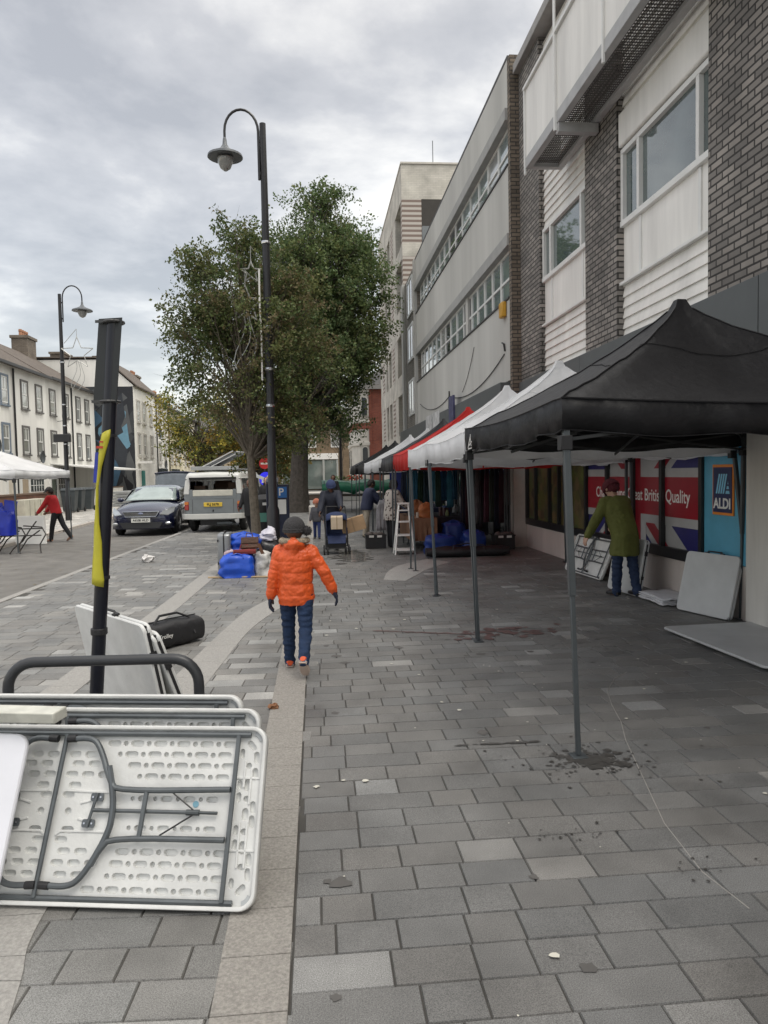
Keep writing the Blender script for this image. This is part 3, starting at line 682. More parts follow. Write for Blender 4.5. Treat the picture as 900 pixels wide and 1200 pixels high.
make('chimney', MB().box(6.0, 6.9, 54, 54.8, 9, 10.6), red, rf, world=True)
# brown brick buildings across the end of the street
def endb(x0, x1, y, eave, ridge, label, hip=True, shop_sign=False, seed=1):
    t = thing('end_building', label, 'building', ((x0+x1)/2, y, 0))
    make('wall', MB().box(x0, x1, y, y+9, -.08, eave), MATS.get('brown brick') or brick('brown brick', (.17, .115, .065), (.23, .16, .095), (.15, .12, .09)), t, world=True)
    b = MB().loft([[(x0-.3, y-.3, eave), (x1+.3, y-.3, eave), (x1+.3, y+9.3, eave), (x0-.3, y+9.3, eave)], [(x0+3, y+4, ridge), (x1-3, y+4, ridge), (x1-3, y+5, ridge), (x0+3, y+5, ridge)]]); make('roof', b, slate, t, world=True)
    n = int((x1-x0)/2.2)
    for i in range(n):
        cx = x0+(i+.5)*(x1-x0)/n
        w = make('window', MB().box(cx-.45, cx+.45, y-.05, y, eave-2.3, eave-.9), whitept, t, world=True); make('pane', MB().box(cx-.36, cx+.36, y-.07, y-.051, eave-2.2, eave-1.0), netg, w, world=True)
    return t
eb = endb(-4.0, 5.5, 76, 6.6, 9.0, 'brown brick building with a white shop front at the far end of the street')
make('shop_fascia', MB().box(-3.6, 2.2, 75.7, 76, 3.1, 3.7), whitept, eb, world=True)
text('lettering', 'CAFE BAR', .5, blackpl, eb, frame((-1.6, 75.69, 3.4), (1, 0, 0), (0, 0, 1)), .01, world=True) if False else None
make('shop_front', MB().box(-3.4, 2.0, 75.8, 75.99, .1, 3.0), glass('pale shop glass', (.13, .16, .15)), eb, world=True)
make('shop_pillar', MB().box(-3.6, -3.41, 75.75, 75.99, 0, 3.05).box(.6, .8, 75.6, 75.79, 0, 3.05).box(2.01, 2.2, 75.75, 75.99, 0, 3.05).box(-1.5, -1.3, 75.6, 75.79, 0, 3.05), M('grey stone pillar', (.35, .36, .34), .7), eb, world=True)
eb = endb(-15.5, -4.3, 78, 6.2, 8.4, 'long brown brick building glimpsed beneath the tree crowns at the end of the street')
make('shop_front', MB().box(-14, -5, 77.85, 77.99, .1, 2.6), glassd, eb, world=True)
make('shop_fascia', MB().box(-14.2, -4.8, 77.7, 77.99, 2.65, 3.1), M('beige fascia', (.45, .38, .28), .7), eb, world=True)
# ------------------------------------------------------------------ left side: terrace houses
def sash(root, X, y, z, w, h, surround, dark=True, glassm=None, frm=None):
    """sash window on a wall facing +X"""
    b = MB().box(X-.02, X+.06, y-w/2-.11, y-w/2, z-.08, z+h+.1).box(X-.02, X+.06, y+w/2, y+w/2+.11, z-.08, z+h+.1).box(X-.02, X+.06, y-w/2, y+w/2, z+h, z+h+.1).box(X-.02, X+.11, y-w/2-.14, y+w/2+.14, z-.16, z-.081)
    wdw = make('window', b, surround, root, world=True)
    f = MB().box(X, X+.03, y-w/2, y-w/2+.06, z, z+h).box(X, X+.03, y+w/2-.06, y+w/2, z, z+h).box(X, X+.03, y-w/2+.06, y+w/2-.06, z, z+.07).box(X, X+.03, y-w/2+.06, y+w/2-.06, z+h-.06, z+h).box(X, X+.035, y-w/2+.06, y+w/2-.06, z+h/2-.03, z+h/2+.03).box(X, X+.03, y-.02, y+.02, z+h/2+.03, z+h-.06)
    make('frame', f, frm or pvc, wdw, world=True)
    make('pane', MB().box(X-.02, X+.012, y-w/2, y+w/2, z, z+h), glassm or netg, wdw, world=True)
lead = M('roof tiles', (.115, .095, .08), .85, var=.35, scale=5, bump=.5, bscale=12)
moss = M('mossy roof edge', (.09, .085, .05), .9, var=.4, scale=6)
sur_b = M('blue grey surround', (.16, .20, .25), .7); sur_g = M('dark grey surround', (.13, .125, .12), .7); sur_w = M('pale surround', (.5, .48, .45), .7)
def house(label, X, y0, y1, eave, ridge, wallm, wins, surround, roofm=None, depth=8, chim=None, base=-.08, rows=((5.35, 1.3), (3.0, 1.3)), ww=.75, floors=True, pipe=None):
    t = thing('terrace_house', label, 'house', (X, (y0+y1)/2, 0))
    make('wall', MB().box(X-depth, X, y0, y1, base, eave), wallm, t, world=True)
    rf = make('roof', MB().prism([(X+.3, y0+.003, eave), (X-depth/2, y0+.003, ridge), (X-depth-.3, y0+.003, eave)], (0, y1-y0-.006, 0)), roofm or lead, t, world=True)
    make('gutter', MB().box(X+.3, X+.42, y0, y1, eave-.08, eave+.05), blackpl, rf, world=True)
    if chim:
        c = make('chimney', MB().box(X-depth/2-.5, X-depth/2+.5, chim-.75, chim+.75, ridge-1.2, ridge+.9).box(X-depth/2-.58, X-depth/2+.58, chim-.83, chim+.83, ridge+.9, ridge+1.08), MATS.get('chimney brick') or brick('chimney brick', (.16, .13, .1), (.22, .18, .14), (.1, .09, .08)), rf, world=True)
        p = MB()
        for k in range(4): p.lathe((X-depth/2, chim-.5+k*.33, ridge+1.08), [(.12, 0), (.10, .25), (.13, .3), (.11, .42)], 8)
        make('chimney_pot', p, M('terracotta', (.34, .17, .10), .8), t, world=True)
    for y in wins:
        for z, h in rows: sash(t, X, y, z, ww, h, surround)
    if pipe:
        p = MB()
        for y in pipe: p.tube([(X+.06, y, 0), (X+.06, y, eave-.1)], .05, 6)
        make('drainpipe', p, blackpl, t, world=True)
    return t
XL = -15.0
LW = M('weathered white render', (.72, .71, .67), .85, var=.2, scale=.9, bump=.2, bscale=8, streak=True)
h1 = house('white rendered terrace house with blue window surrounds and a tall chimney', XL, 33.0, 39.0, 7.25, 9.9, LW, (34.4, 37.7), sur_b, chim=36.0, pipe=(38.8,))
h2 = house('white rendered terrace house with two grey windows per floor beside the drainpipe', XL, 39.02, 43.4, 7.25, 9.9, render_white, (40.2, 42.2), sur_g, pipe=None)
h3 = house('white terrace house with a satellite dish behind the left street lamp', XL, 43.42, 47.7, 7.3, 9.9, LW, (44.3, 46.6), sur_g, pipe=(47.6,))
h4 = house('end terrace house with dark windows adjoining the painted mural building', XL, 47.72, 52.4, 7.3, 9.9, render_white, (48.9, 50.7), sur_g, chim=51.3, rows=((5.3, 1.4), (2.9, 1.5)), ww=.7)
def dish(root, x, y, z, r=.35):
    b = MB().lathe((x, y, z), [(.03, 0), (r*.6, .04), (r, .13), (r*.97, .15), (r*.55, .07), (.03, .04)], 16, 'X'); b.tube([(x, y, z), (x+.1, y, z-.25), (x-.3, y, z-.3)], .02, 5); make('satellite_dish', b, darkgrey, root, world=True)
dish(h3, XL+.35, 44.9, 5.25); dish(h2, XL+.4, 41.0, 2.8); dish(h1, XL+.4, 35.5, 3.2)
# ground floors: windows, doors, bay
for root, y in ((h1, 35.0), (h2, 41.4), (h3, 45.2)):
    b = MB().box(XL-.02, XL+.05, y-1.0, y+1.0, .9, 2.35); w = make('ground_window', b, pvc, root, world=True)
    make('pane', MB().box(XL+.051, XL+.06, y-.93, y+.93, .97, 2.28), glassd, w, world=True)
    g = MB()
    for k in range(4): yy = y-.93+(k+1)*.37; g.box(XL+.0601, XL+.075, yy-.02, yy+.02, .97, 2.28)
    for k in range(3): z = .97+(k+1)*.33; g.box(XL+.0602, XL+.08, y-.93, y+.93, z-.015, z+.015)
    make('glazing_bar', g, pvc, w, world=True)
for root, y, c in ((h2, 39.7, (.35, .28, .2)), (h3, 43.9, (.1, .12, .1)), (h1, 38.0, (.55, .5, .42))):
    d = make('door', MB().box(XL-.01, XL+.05, y-.45, y+.45, 0, 2.1), M('door %.2f' % c[0], c, .5), root, world=True)
    make('handle', MB().ell((XL+.08, y+.3, 1.0), (.03, .03, .03), 6, 5), chrome, d, world=True)
    make('door_case', MB().box(XL, XL+.1, y-.6, y-.46, 0, 2.25).box(XL, XL+.1, y+.46, y+.6, 0, 2.25).box(XL, XL+.14, y-.65, y+.65, 2.251, 2.4), pvc, root, world=True)
# mural building: gable towards the camera
XM = -12.5
mb_ = thing('mural_building', 'house whose side wall carries an angular mural in black, grey and blue', 'building', (XM, 57, 0))
GY = 53.0
b = MB().loft([[(-20.5, GY, -.08), (XM, GY, -.08), (XM, GY, 8.0), (-14.4, GY, 9.75), (-20.5, GY, 9.75)], [(-20.5, 59.8, -.08), (XM, 59.8, -.08), (XM, 59.8, 8.0), (-14.4, 59.8, 9.75), (-20.5, 59.8, 9.75)]])
make('wall', b, render_white, mb_, world=True)
make('roof', MB().loft([[(XM+.25, GY-.1, 7.9), (XM+.25, 59.8, 7.9), (-14.4, 59.8, 9.85), (-14.4, GY-.1, 9.85)], [(XM+.25, GY-.1, 8.0), (XM+.25, 59.8, 8.0), (-14.4, 59.8, 9.95), (-14.4, GY-.1, 9.95)]]).box(-20.5, -14.4, GY-.1, 59.8, 9.86, 9.95), lead, mb_, world=True)
mcols = [(.02, .022, .028), (.045, .05, .055), (.09, .095, .10), (.05, .11, .18), (.14, .28, .38), (.5, .52, .53), (.03, .035, .045), (.015, .015, .02)]
mm_ = [M('mural paint %d' % i, c, .7, var=.1) for i, c in enumerate(mcols)]
rr = random.Random(21)
me = MB().box(-17.3, XM-.02, GY-.02, GY-.001, .0, 7.9); mur = make('mural', me, mm_[0], mb_, world=True)
for k, m in enumerate(mm_[1:]):
    b = MB(); n_ = (14, 13, 9, 8, 9, 9, 4)[k] 
    for i in range(n_):
        cx, cz = rr.uniform(-17.0, XM-.4), rr.uniform(.4, 7.6); r_ = rr.uniform(.5, 1.5) if k not in (4,) else rr.uniform(.3, .8)
        if k in (4, 3): r_ *= .75
        a0 = rr.uniform(0, 6.28); P = []
        for j in range(rr.choice((3, 4, 4, 5))):
            a = a0 + j*2*PI/4.4; rad = r_*rr.uniform(.4, 1.3)
            P.append((min(XM-.05, max(-17.28, cx+rad*.6*math.cos(a))), min(7.85, max(.05, cz+rad*math.sin(a)))))
        yy = GY-.021-.004*k-.0006*i
        b.add([(x, yy, z) for x, z in P], [tuple(range(len(P)))])
    make('mural_shape', b, m, mur, world=True)
for y in (54.2, 55.9, 58.2):
    for z, h in ((5.6, 1.4), (3.2, 1.5)): sash(mb_, XM, y, z, .8, h, sur_w)
make('chimney', MB().box(-19.5, -18.5, 57.6, 59.3, 9.95, 10.9).box(-19.58, -18.42, 57.5, 59.4, 10.9, 11.05), MATS['chimney brick'], mb_, world=True)
make('hanging_board', MB().box(XM, XM+1.0, 53.6, 54.4, 2.6, 2.75), whitept, mb_, world=True)
dr = make('door', MB().box(XM, XM+.05, 54.6, 55.5, 0, 2.1), M('teal door', (.02, .2, .18), .5), mb_, world=True)
# farther houses on the same line
RC = M('pale cream render', (.70, .65, .52), .85, var=.1, streak=True, scale=.9)
f1 = house('white terrace house with brick chimney right of the mural', XM, 59.82, 64.5, 7.6, 10.0, render_white, (61.2, 63.2), sur_w, chim=60.5, pipe=(60.0,), rows=((5.3, 1.4), (2.8, 1.6)))
f2 = house('cream terrace house beyond the white ones with dark drainpipes', XM, 64.52, 71, 7.4, 9.8, render_cream, (66, 67.8, 69.6), sur_w, chim=70, pipe=(64.8,), rows=((5.2, 1.4), (2.8, 1.6)))
f3 = house('farthest cream terrace house half hidden by the yellow tree', XM, 71.02, 80, 7.2, 9.0, RC, (72.5, 74.5, 76.5, 78.5), sur_w, chim=79, pipe=(78.9,), rows=((5.0, 1.4), (2.7, 1.6)))
for r_, y in ((f1, 61.0), (f2, 66.5)): make('shop_front', MB().box(XM, XM+.12, y-1, y+2.5, .1, 2.3), glassd, r_, world=True)
dish(mb_, XM+.4, 59.0, 5.0, .45); dish(f1, XM+.5, 60.3, 2.6, .4)
# front garden walls, cabinets, bins, awning
bw = brick('garden brick', (.17, .065, .04), (.23, .09, .055), (.12, .1, .08))
def gwall(x, y0, y1, h, label, m=bw):
    t = thing('garden_wall', label, 'wall', (x, (y0+y1)/2, 0)); make('wall_face', MB().box(x-.22, x, y0, y1, -.008, h), m, t, world=True); make('coping', MB().box(x-.26, x+.04, y0-.02, y1+.02, h, h+.07), M('coping brown', (.16, .11, .08), .8), t, world=True)
gwall(-12.4, 26, 36.3, .95, 'long low brown brick garden wall behind the woman in red')
gwall(-12.2, 39.6, 42.0, .95, 'short brown brick garden wall right of the wheelie bins')
gwall(-12.8, 43.0, 50.5, 1.0, 'white rendered garden wall in front of the end terrace house', render_white)
def cabinet(y, label):
    t = thing('utility_cabinet', label, 'cabinet', (-11.95, y, 0), group='utility cabinets on the far pavement')
    make('body', MB().box(-12.3, -11.9, y-.5, y+.5, -.005, .78), M('cabinet cream', (.55, .53, .44), .6), t, world=True, bevel=.02); make('door_seam', MB().box(-11.899, -11.893, y-.01, y+.01, .05, .74), blackpl, t, world=True)
cabinet(32.0, 'cream utility cabinet, left one of the pair by the brick garden wall'); cabinet(33.2, 'cream utility cabinet, right one of the pair nearer the woman in red')
def wheelie(x, y, label):
    t = thing('wheelie_bin', label, 'bin', (x, y, 0), group='wheelie bins by the garden wall')
    g = M('bin grey', (.05, .06, .065), .5)
    make('body', MB().loft([[(x-.25, y-.24, .06), (x+.25, y-.24, .06), (x+.25, y+.24, .06), (x-.25, y+.24, .06)], [(x-.34, y-.3, 1.05), (x+.34, y-.3, 1.05), (x+.34, y+.3, 1.05), (x-.34, y+.3, 1.05)]]), g, t, world=True, bevel=.03)
    make('lid', MB().loft([[(x-.37, y-.34, 1.05), (x+.37, y-.34, 1.05), (x+.37, y+.34, 1.05), (x-.37, y+.34, 1.05)], [(x-.3, y-.25, 1.17), (x+.3, y-.25, 1.17), (x+.3, y+.25, 1.17), (x-.3, y+.25, 1.17)]]), g, t, world=True, bevel=.02)
    make('wheel', MB().lathe((x-.3, y+.3, .12), [(.12, 0), (.12, .06)], 12, 'X').lathe((x+.24, y+.3, .12), [(.12, 0), (.12, .06)], 12, 'X'), rubber, t, world=True)
wheelie(-11.7, 36.4, 'dark grey wheelie bin nearest the woman in red'); wheelie(-11.65, 37.3, 'dark grey wheelie bin in the middle between the brick walls'); wheelie(-11.6, 38.7, 'dark grey wheelie bin right next to the short brick wall')
aw = make('awning', MB().loft([[(-15, 43.6, 2.45), (-12.0, 43.6, 2.1), (-12.0, 52.3, 2.1), (-15, 52.3, 2.45)], [(-15, 43.6, 2.5), (-12.0, 43.6, 2.2), (-12.0, 52.3, 2.2), (-15, 52.3, 2.5)]]), M('awning cloth', (.7, .7, .68), .7)); info(aw, 'long white awning stretched over the cafe terrace by the mural', 'awning')
pl = thing('planter', 'grey slatted timber planter box standing by the mural', 'planter', (-10.9, 44, 0))
b = MB()
for k in range(5): b.box(-11.5, -10.4, 43, 45.6, .02+k*.17, .16+k*.17)
make('box', b, M('grey timber', (.30, .31, .31), .8), pl, world=True, bevel=.01)
# blurred street furniture: balustrade by the mural
# ------------------------------------------------------------------ trees
def leafmat(name, trans=.35): return mat_attr(name, rough=.55, bump=0, bscale=3, speck=.1, trans=trans, spec=.35)
leafmat('leaf')
bark = M('bark', (.13, .11, .085), .9, var=.35, scale=14, bump=.8, bscale=40); barkd = M('dark bark', (.07, .06, .05), .9, var=.35, scale=8, bump=.8, bscale=20)
def crown_mesh(name, parent, origin, clusters, n, size, cols, spread, seed, axis_top=(0, 0, 1)):
    rg = np.random.default_rng(seed)
    # leaves sit along many fine twigs that fan outwards and upwards from each branch end
    TW = []; ax0, ax1 = np.array(origin), np.array(axis_top)
    for ci, c in enumerate(clusters):
        p = np.array(c[:3]); f = np.clip((p[2]-ax0[2])/(ax1[2]-ax0[2]), 0, 1); out = p-(ax0+(ax1-ax0)*f); out[2] *= .3; out = out/(np.linalg.norm(out)+1e-6)
        high = max(0, (f-.7)*2.5)
        for _ in range(8):
            d = out*(.8-.6*high)+np.array([0, 0, .25+1.0*high])+rg.normal(size=3)*.75; d /= np.linalg.norm(d)
            L_ = c[3]*rg.uniform(.9, 2.3); s_ = p+rg.normal(size=3)*c[3]*.35
            TW.append((*s_, *(s_+d*L_), ci, L_))
    TW = np.array(TW); Wt = TW[:, 7]/TW[:, 7].sum()
    ti = rg.choice(len(TW), n, p=Wt); tt = rg.random((n, 1))
    idx = TW[ti, 6].astype(int); C_ = clusters
    P = TW[ti, 0:3]*(1-tt) + TW[ti, 3:6]*tt; P[:, 2] -= (tt[:, 0]**2)*TW[ti, 7]*.18
    P += rg.normal(size=(n, 3))*(.16*TW[ti, 7][:, None]*(1.1-tt)+size*.35)
    P -= np.array(origin)
    # twigs droop: leaf axis random, mostly outward and down
    a = rg.normal(size=(n, 3)); a[:, 2] -= .35; a /= np.linalg.norm(a, axis=1)[:, None]
    b = np.cross(a, rg.normal(size=(n, 3))); b /= np.linalg.norm(b, axis=1)[:, None]
    s = size*rg.uniform(.55, 1.3, (n, 1)); nrm = np.cross(a, b)
    p0 = P - a*s*.5; p1 = P + b*s*.34 + nrm*s*.1 - a*s*.05; p2 = P + a*s*.55; p3 = P - b*s*.34 + nrm*s*.1 - a*s*.05
    co = np.stack([p0, p1, p2, p3], 1).reshape(-1, 3)
    me = bpy.data.meshes.new(name); me.vertices.add(4*n); me.vertices.foreach_set('co', co.ravel().astype(np.float32))
    f = np.arange(4*n).reshape(-1, 4); tri = np.concatenate([f[:, [0, 1, 2]], f[:, [0, 2, 3]]], 1).reshape(-1, 3)
    me.loops.add(tri.size); me.loops.foreach_set('vertex_index', tri.ravel().astype(np.int32))
    me.polygons.add(len(tri)); me.polygons.foreach_set('loop_start', np.arange(0, tri.size, 3, dtype=np.int32)); me.polygons.foreach_set('loop_total', np.full(len(tri), 3, dtype=np.int32))
    me.update(calc_edges=True)
    cl = np.array(cols); # each cluster leans to one colour, each leaf varies
    cc = rg.integers(0, len(cl), len(C_)); pick = np.where(rg.random(n) < .6, cc[idx], rg.integers(0, len(cl), n))
    c = cl[pick]*rg.uniform(.65, 1.35, (n, 1))
    c4 = np.concatenate([c, np.ones((n, 1))], 1); c4 = np.repeat(c4, 6, axis=0)
    ca = me.color_attributes.new('tint', 'FLOAT_COLOR', 'CORNER'); ca.data.foreach_set('color', c4.ravel().astype(np.float32))
    me.materials.append(MATS['leaf'])
    o = bpy.data.objects.new(name, me); COL.objects.link(o); o.parent = parent
    return o
def tree(name, label, base, h_trunk, r, lumps, ncl, nleaf, size, cols, seed, top, lean=(0, 0), bk=None, cs=(.3, .6), group=None, hollow=.0):
    rnd = random.Random(seed); bx, by, bz = base
    t = thing(name, label, 'tree', base, group=group)
    cl = []
    tries = 0
    while len(cl) < ncl and tries < ncl*60:
        tries += 1
        L_ = rnd.choices(lumps, [l[3]*l[4]*l[5] for l in lumps])[0]
        d = Vector((rnd.gauss(0, 1), rnd.gauss(0, 1), rnd.gauss(0, 1))).normalized(); q = rnd.random()**.42
        p = Vector((L_[0]+d.x*L_[3]*q, L_[1]+d.y*L_[4]*q, L_[2]+d.z*L_[5]*q))
        if noise.noise(p*(.9/max(.5, cs[1])) + Vector((seed, 0, 0))) < -.12+hollow: continue
        cl.append((p.x, p.y, p.z, rnd.uniform(*cs)))
    # trunk and limbs
    b = MB(); pts = []; rs = []
    n = 12
    tt = Vector((bx+lean[0], by+lean[1], top))
    for i in range(n+1):
        f = i/n; p = Vector((bx, by, bz)).lerp(tt, f) + Vector((math.sin(f*5+seed)*.06*top*.1*f, math.cos(f*4+seed)*.05*top*.1*f, 0))
        pts.append(p-Vector(base)); rs.append(r*(1-f*.88)*(1.35 if i == 0 else 1))
    b.tube(pts, rs, 10); make('trunk', b, bk or bark, t, smooth=True)
    b = MB()
    for k, c in enumerate(cl):
        e = Vector(c[:3])-Vector(base)
        f = min(.97, max(h_trunk/top, (e.z*.72)/top - rnd.uniform(0, .12))); s_ = Vector(pts[0]).lerp(Vector(pts[-1]), f)
        i = min(n-1, int(f*n)); s_ = pts[i].lerp(pts[i+1], f*n-i)
        mid = s_.lerp(e, .5) + Vector((rnd.uniform(-1, 1), rnd.uniform(-1, 1), rnd.uniform(-.2, .8)))*.1*(e-s_).length
        r0 = r*(1-f*.88)*.38
        P = [s_, s_.lerp(mid, .5)+Vector((0, 0, -.02)), mid, mid.lerp(e, .5), e]
        b.tube(P, [r0, r0*.75, r0*.5, r0*.3, r0*.12], 5)
        for _ in range(3):
            q = P[3].lerp(e, rnd.random()); w = e + Vector((rnd.gauss(0, 1), rnd.gauss(0, 1), rnd.gauss(0, 1)))*c[3]*.7
            b.tube([q, q.lerp(w, .6)+Vector((0, 0, .03)), w], [r0*.22, r0*.15, r0*.06], 4)
    make('branches', b, bk or bark, t, smooth=True)
    crown_mesh('crown', t, base, cl, nleaf, size, cols, 1, seed, axis_top=tuple(tt))
    return t
g1 = [(.09, .13, .045), (.12, .15, .05), (.15, .165, .06), (.17, .14, .07), (.08, .11, .04), (.13, .15, .06)]
g2 = [(.10, .15, .055), (.085, .13, .05), (.13, .17, .06), (.11, .14, .06), (.17, .18, .07)]
# slim street tree in front of the lamp
tree('street_tree', 'slim young street tree with brownish green leaves standing behind the heap of bags', (-1.22, 15.1, 0), 1.9, .105,
     [(-1.3, 15.4, 4.4, 1.35, 1.1, 2.0), (-2.2, 15.4, 4.4, .7, .8, 1.1), (-2.1, 15.4, 5.6, .6, .5, .45), (-1.0, 15.3, 2.6, 1.2, .8, .5), (-1.5, 15.4, 6.3, .55, .5, .5), (-.6, 15.4, 5.2, .7, .6, 1.1), (-.1, 15.4, 3.4, .5, .6, .9)],
     175, 54000, .062, g1, 4, 6.5, lean=(-.3, .2), cs=(.20, .36), hollow=.0)
tree('street_tree', 'large full street tree with dark green crown behind the tall lamp post', (-.85, 31.6, 0), 3.2, .42,
     [(.5, 31.5, 8.4, 2.4, 2.2, 4.0), (2.2, 31.5, 7.2, 1.0, 1.3, 1.0), (1.6, 31.5, 9.8, 1.2, 1.2, 1.6), (-1.4, 31.8, 8.8, 1.6, 1.8, 3.0), (-.3, 31.5, 4.6, 2.2, 1.6, 1.3), (.4, 31.4, 12.3, 1.2, 1.0, 1.2)],
     300, 108000, .115, g2, 9, 13.2, lean=(.9, 0), cs=(.38, .70), bk=barkd, hollow=.02)
tree('street_tree', 'leafy street tree whose crown fills the left side behind the slim tree', (-3.1, 26.5, -.07), 3.4, .16,
     [(-3.7, 26.3, 7.8, 2.4, 2.0, 2.2), (-3.2, 26.3, 5.2, 2.3, 1.8, 1.5), (-3.0, 26.4, 10.0, 1.3, 1.2, 1.3), (-5.2, 26.3, 7.2, 1.2, 1.0, 1.2)],
     170, 46000, .14, g2+g1[:3], 14, 10.5, lean=(-.3, 0), cs=(.3, .7)) if False else None
aut = [(.36, .30, .05), (.20, .22, .05), (.16, .17, .05), (.30, .20, .04), (.10, .12, .04)]
tree('autumn_tree', 'sparse yellowing tree with forked dark limbs beyond the parked vehicles', (-8.6, 56, -.07), 2.2, .3,
     [(-9.6, 56, 5.6, 2.6, 2, 1.5), (-6.6, 56, 5.2, 2.6, 2, 1.9), (-8.2, 56, 3.6, 3, 2, 1.0)], 75, 9000, .2, aut, 3, 6.4, cs=(.4, .9), bk=barkd, hollow=.08)
tree('autumn_tree', 'dense olive and orange tree right of the forked yellow tree', (-5.0, 60, -.07), 1.6, .3,
     [(-5.0, 60, 4.2, 2.8, 2, 2.3), (-2.6, 60, 3.0, 2, 2, 1.6)], 80, 16000, .22, [(.12, .12, .04), (.17, .13, .04), (.22, .13, .04), (.08, .10, .03)], 5, 6.0, cs=(.5, 1.0), bk=barkd)
tree('small_tree', 'bare looking small tree in front of the far brown brick building', (2.1, 62, 0), 2.0, .12,
     [(1.6, 62, 5.4, 1.6, 1.2, 1.6)], 30, 2500, .16, [(.12, .11, .07), (.09, .09, .05)], 8, 6.6, cs=(.3, .7), bk=barkd)
# ------------------------------------------------------------------ gazebos
def fabric(name, col, trans):
    return M(name, col, .5, var=.07, scale=2, bump=.7, bscale=7, trans=trans, spec=.3)
fab_w = fabric('white tent cloth', (.86, .865, .875), .38); fab_k = fabric('black tent cloth', (.012, .012, .0135), .0)
fab_r = fabric('red tent cloth', (.62, .035, .03), .30); fab_g = fabric('dark tent cloth', (.05, .05, .055), .04)
def gazebo(label, cs_, eave, val, peak, fab, group, seed=0, feet=None, logo=None, knobs=True, pk=None):
    """cs_: four corners front-left, front-right, back-right, back-left at the eaves"""
    rnd = random.Random(seed)
    cx = sum(c[0] for c in cs_)/4; cy = sum(c[1] for c in cs_)/4
    t = thing('gazebo', label, 'gazebo', (cx, cy, 0), group=group)
    cor = [Vector((c[0], c[1], eave)) for c in cs_]; P = Vector((pk[0], pk[1], peak)) if pk else Vector((cx, cy, peak))
    m, n = 22, 16      # rings, steps per side
    rings = []
    for i in range(m+1):
        f = i/m; ring = []
        for s in range(4):
            a, b = cor[s], cor[(s+1) % 4]
            for k in range(n):
                u = k/n; e = a.lerp(b, u)
                hipness = 1-abs(2*u-1)        # 0 at the hips, 1 mid-side
                z = P.z - (P.z-e.z)*(f**.74)
                p = P.lerp(e, f); 
                sagv = .10*math.sin(PI*f)*hipness + .035*math.sin(PI*u)*f*f
                z -= sagv
                if f > .1: z += .012*noise.noise(Vector((p.x*3+seed*7, p.y*3, 0))) + .034*f*noise.noise(Vector((u*11+s*17+seed*3, f*1.6, seed))) + .012*noise.noise(Vector((p.x*1.2+p.y*7, p.y*2-p.x*6, seed))) + .005*math.sin(u*23+seed+f*9)*f
                
                ring.append((p.x, p.y, z))
        rings.append(ring)
    # small domed cap at the pole tip
    rings[0] = [(P.x+(q[0]-P.x)*.5, P.y+(q[1]-P.y)*.5, P.z-.015) for q in rings[1]]
    b = MB().loft(rings, cap=False); b.f.append(tuple(range(4*n))); can = make('canopy', b, fab, t, world=True, smooth=True, autos=60)
    # stitched seam line
    sm = [Vector(rings[8][k])+Vector((0, 0, .006)) for k in range(4*n)]; b = MB().tube(sm+[sm[0]], .003, 4); make('seam', b, fab, can, world=True)
    b = MB()
    for s in range(4): b.tube([Vector(rings[i][s*n])+Vector((0, 0, .003)) for i in range(1, m+1)], .006, 5)
    make('hip_seam', b, fab, can, world=True)
    # valance
    top = []; bot = []; mid = []
    for s in range(4):
        a, c = cor[s], cor[(s+1) % 4]; out = Vector((c.y-a.y, a.x-c.x, 0)).normalized()
        out = (( (a+c)/2 - Vector((cx, cy, eave)))); out.z = 0; out.normalize()
        for k in range(24):
            u = k/24; e = a.lerp(c, u); q = rings[-1][s*n+min(n-1, int(u*n))]; 
            zt = e.z - .035*math.sin(PI*u) + .0
            w = .014*math.sin(u*31+seed*3+s)+.010*math.sin(u*57+s)+.02*noise.noise(Vector((u*9, s, seed)))
            top.append((e.x+out.x*.006, e.y+out.y*.006, zt+.01)); mid.append((e.x+out.x*(.012+w), e.y+out.y*(.012+w), zt-val*.45)); bot.append((e.x+out.x*(.0+w*1.7), e.y+out.y*(.0+w*1.7), zt-val+.012*math.sin(u*19+s+seed)))
    b = MB().loft([top, mid, bot], cap=False); vl = make('valance', b, fab, can, world=True, smooth=True, solid=.002)
    make('hem', MB().tube([Vector(p) for p in bot]+[Vector(bot[0])], .0035, 4).tube([Vector(p)+Vector((0, 0, .004)) for p in top]+[Vector(top[0])], .005, 4), fab, vl, world=True)
    # legs: two telescoping square tubes, foot plate, slider
    feet = feet or [(c[0], c[1]) for c in cs_]
    for k, (c, f) in enumerate(zip(cor, feet)):
        ft = Vector((f[0], f[1], 0)); tp = Vector((c.x + (cx-c.x)*.02, c.y+(cy-c.y)*.02, eave-.02)); md = ft.lerp(tp, .46)
        lg = make('leg', MB().bar(ft+Vector((0, 0, .012)), md+Vector((0, 0, .0)), .026, up=(0, 1, 0)).bar(md, tp, .036, up=(0, 1, 0)), legsteel if fab is not fab_w or True else whitept, t, world=True, bevel=.003)
        make('foot', MB().box(f[0]-.042, f[0]+.042, f[1]-.042, f[1]+.042, 0.001, .010), legsteel, lg, world=True, bevel=.002)
        make('slider', MB().box(tp.x-.033, tp.x+.033, tp.y-.033, tp.y+.033, eave-.27, eave-.19), blackpl, lg, world=True, bevel=.004)
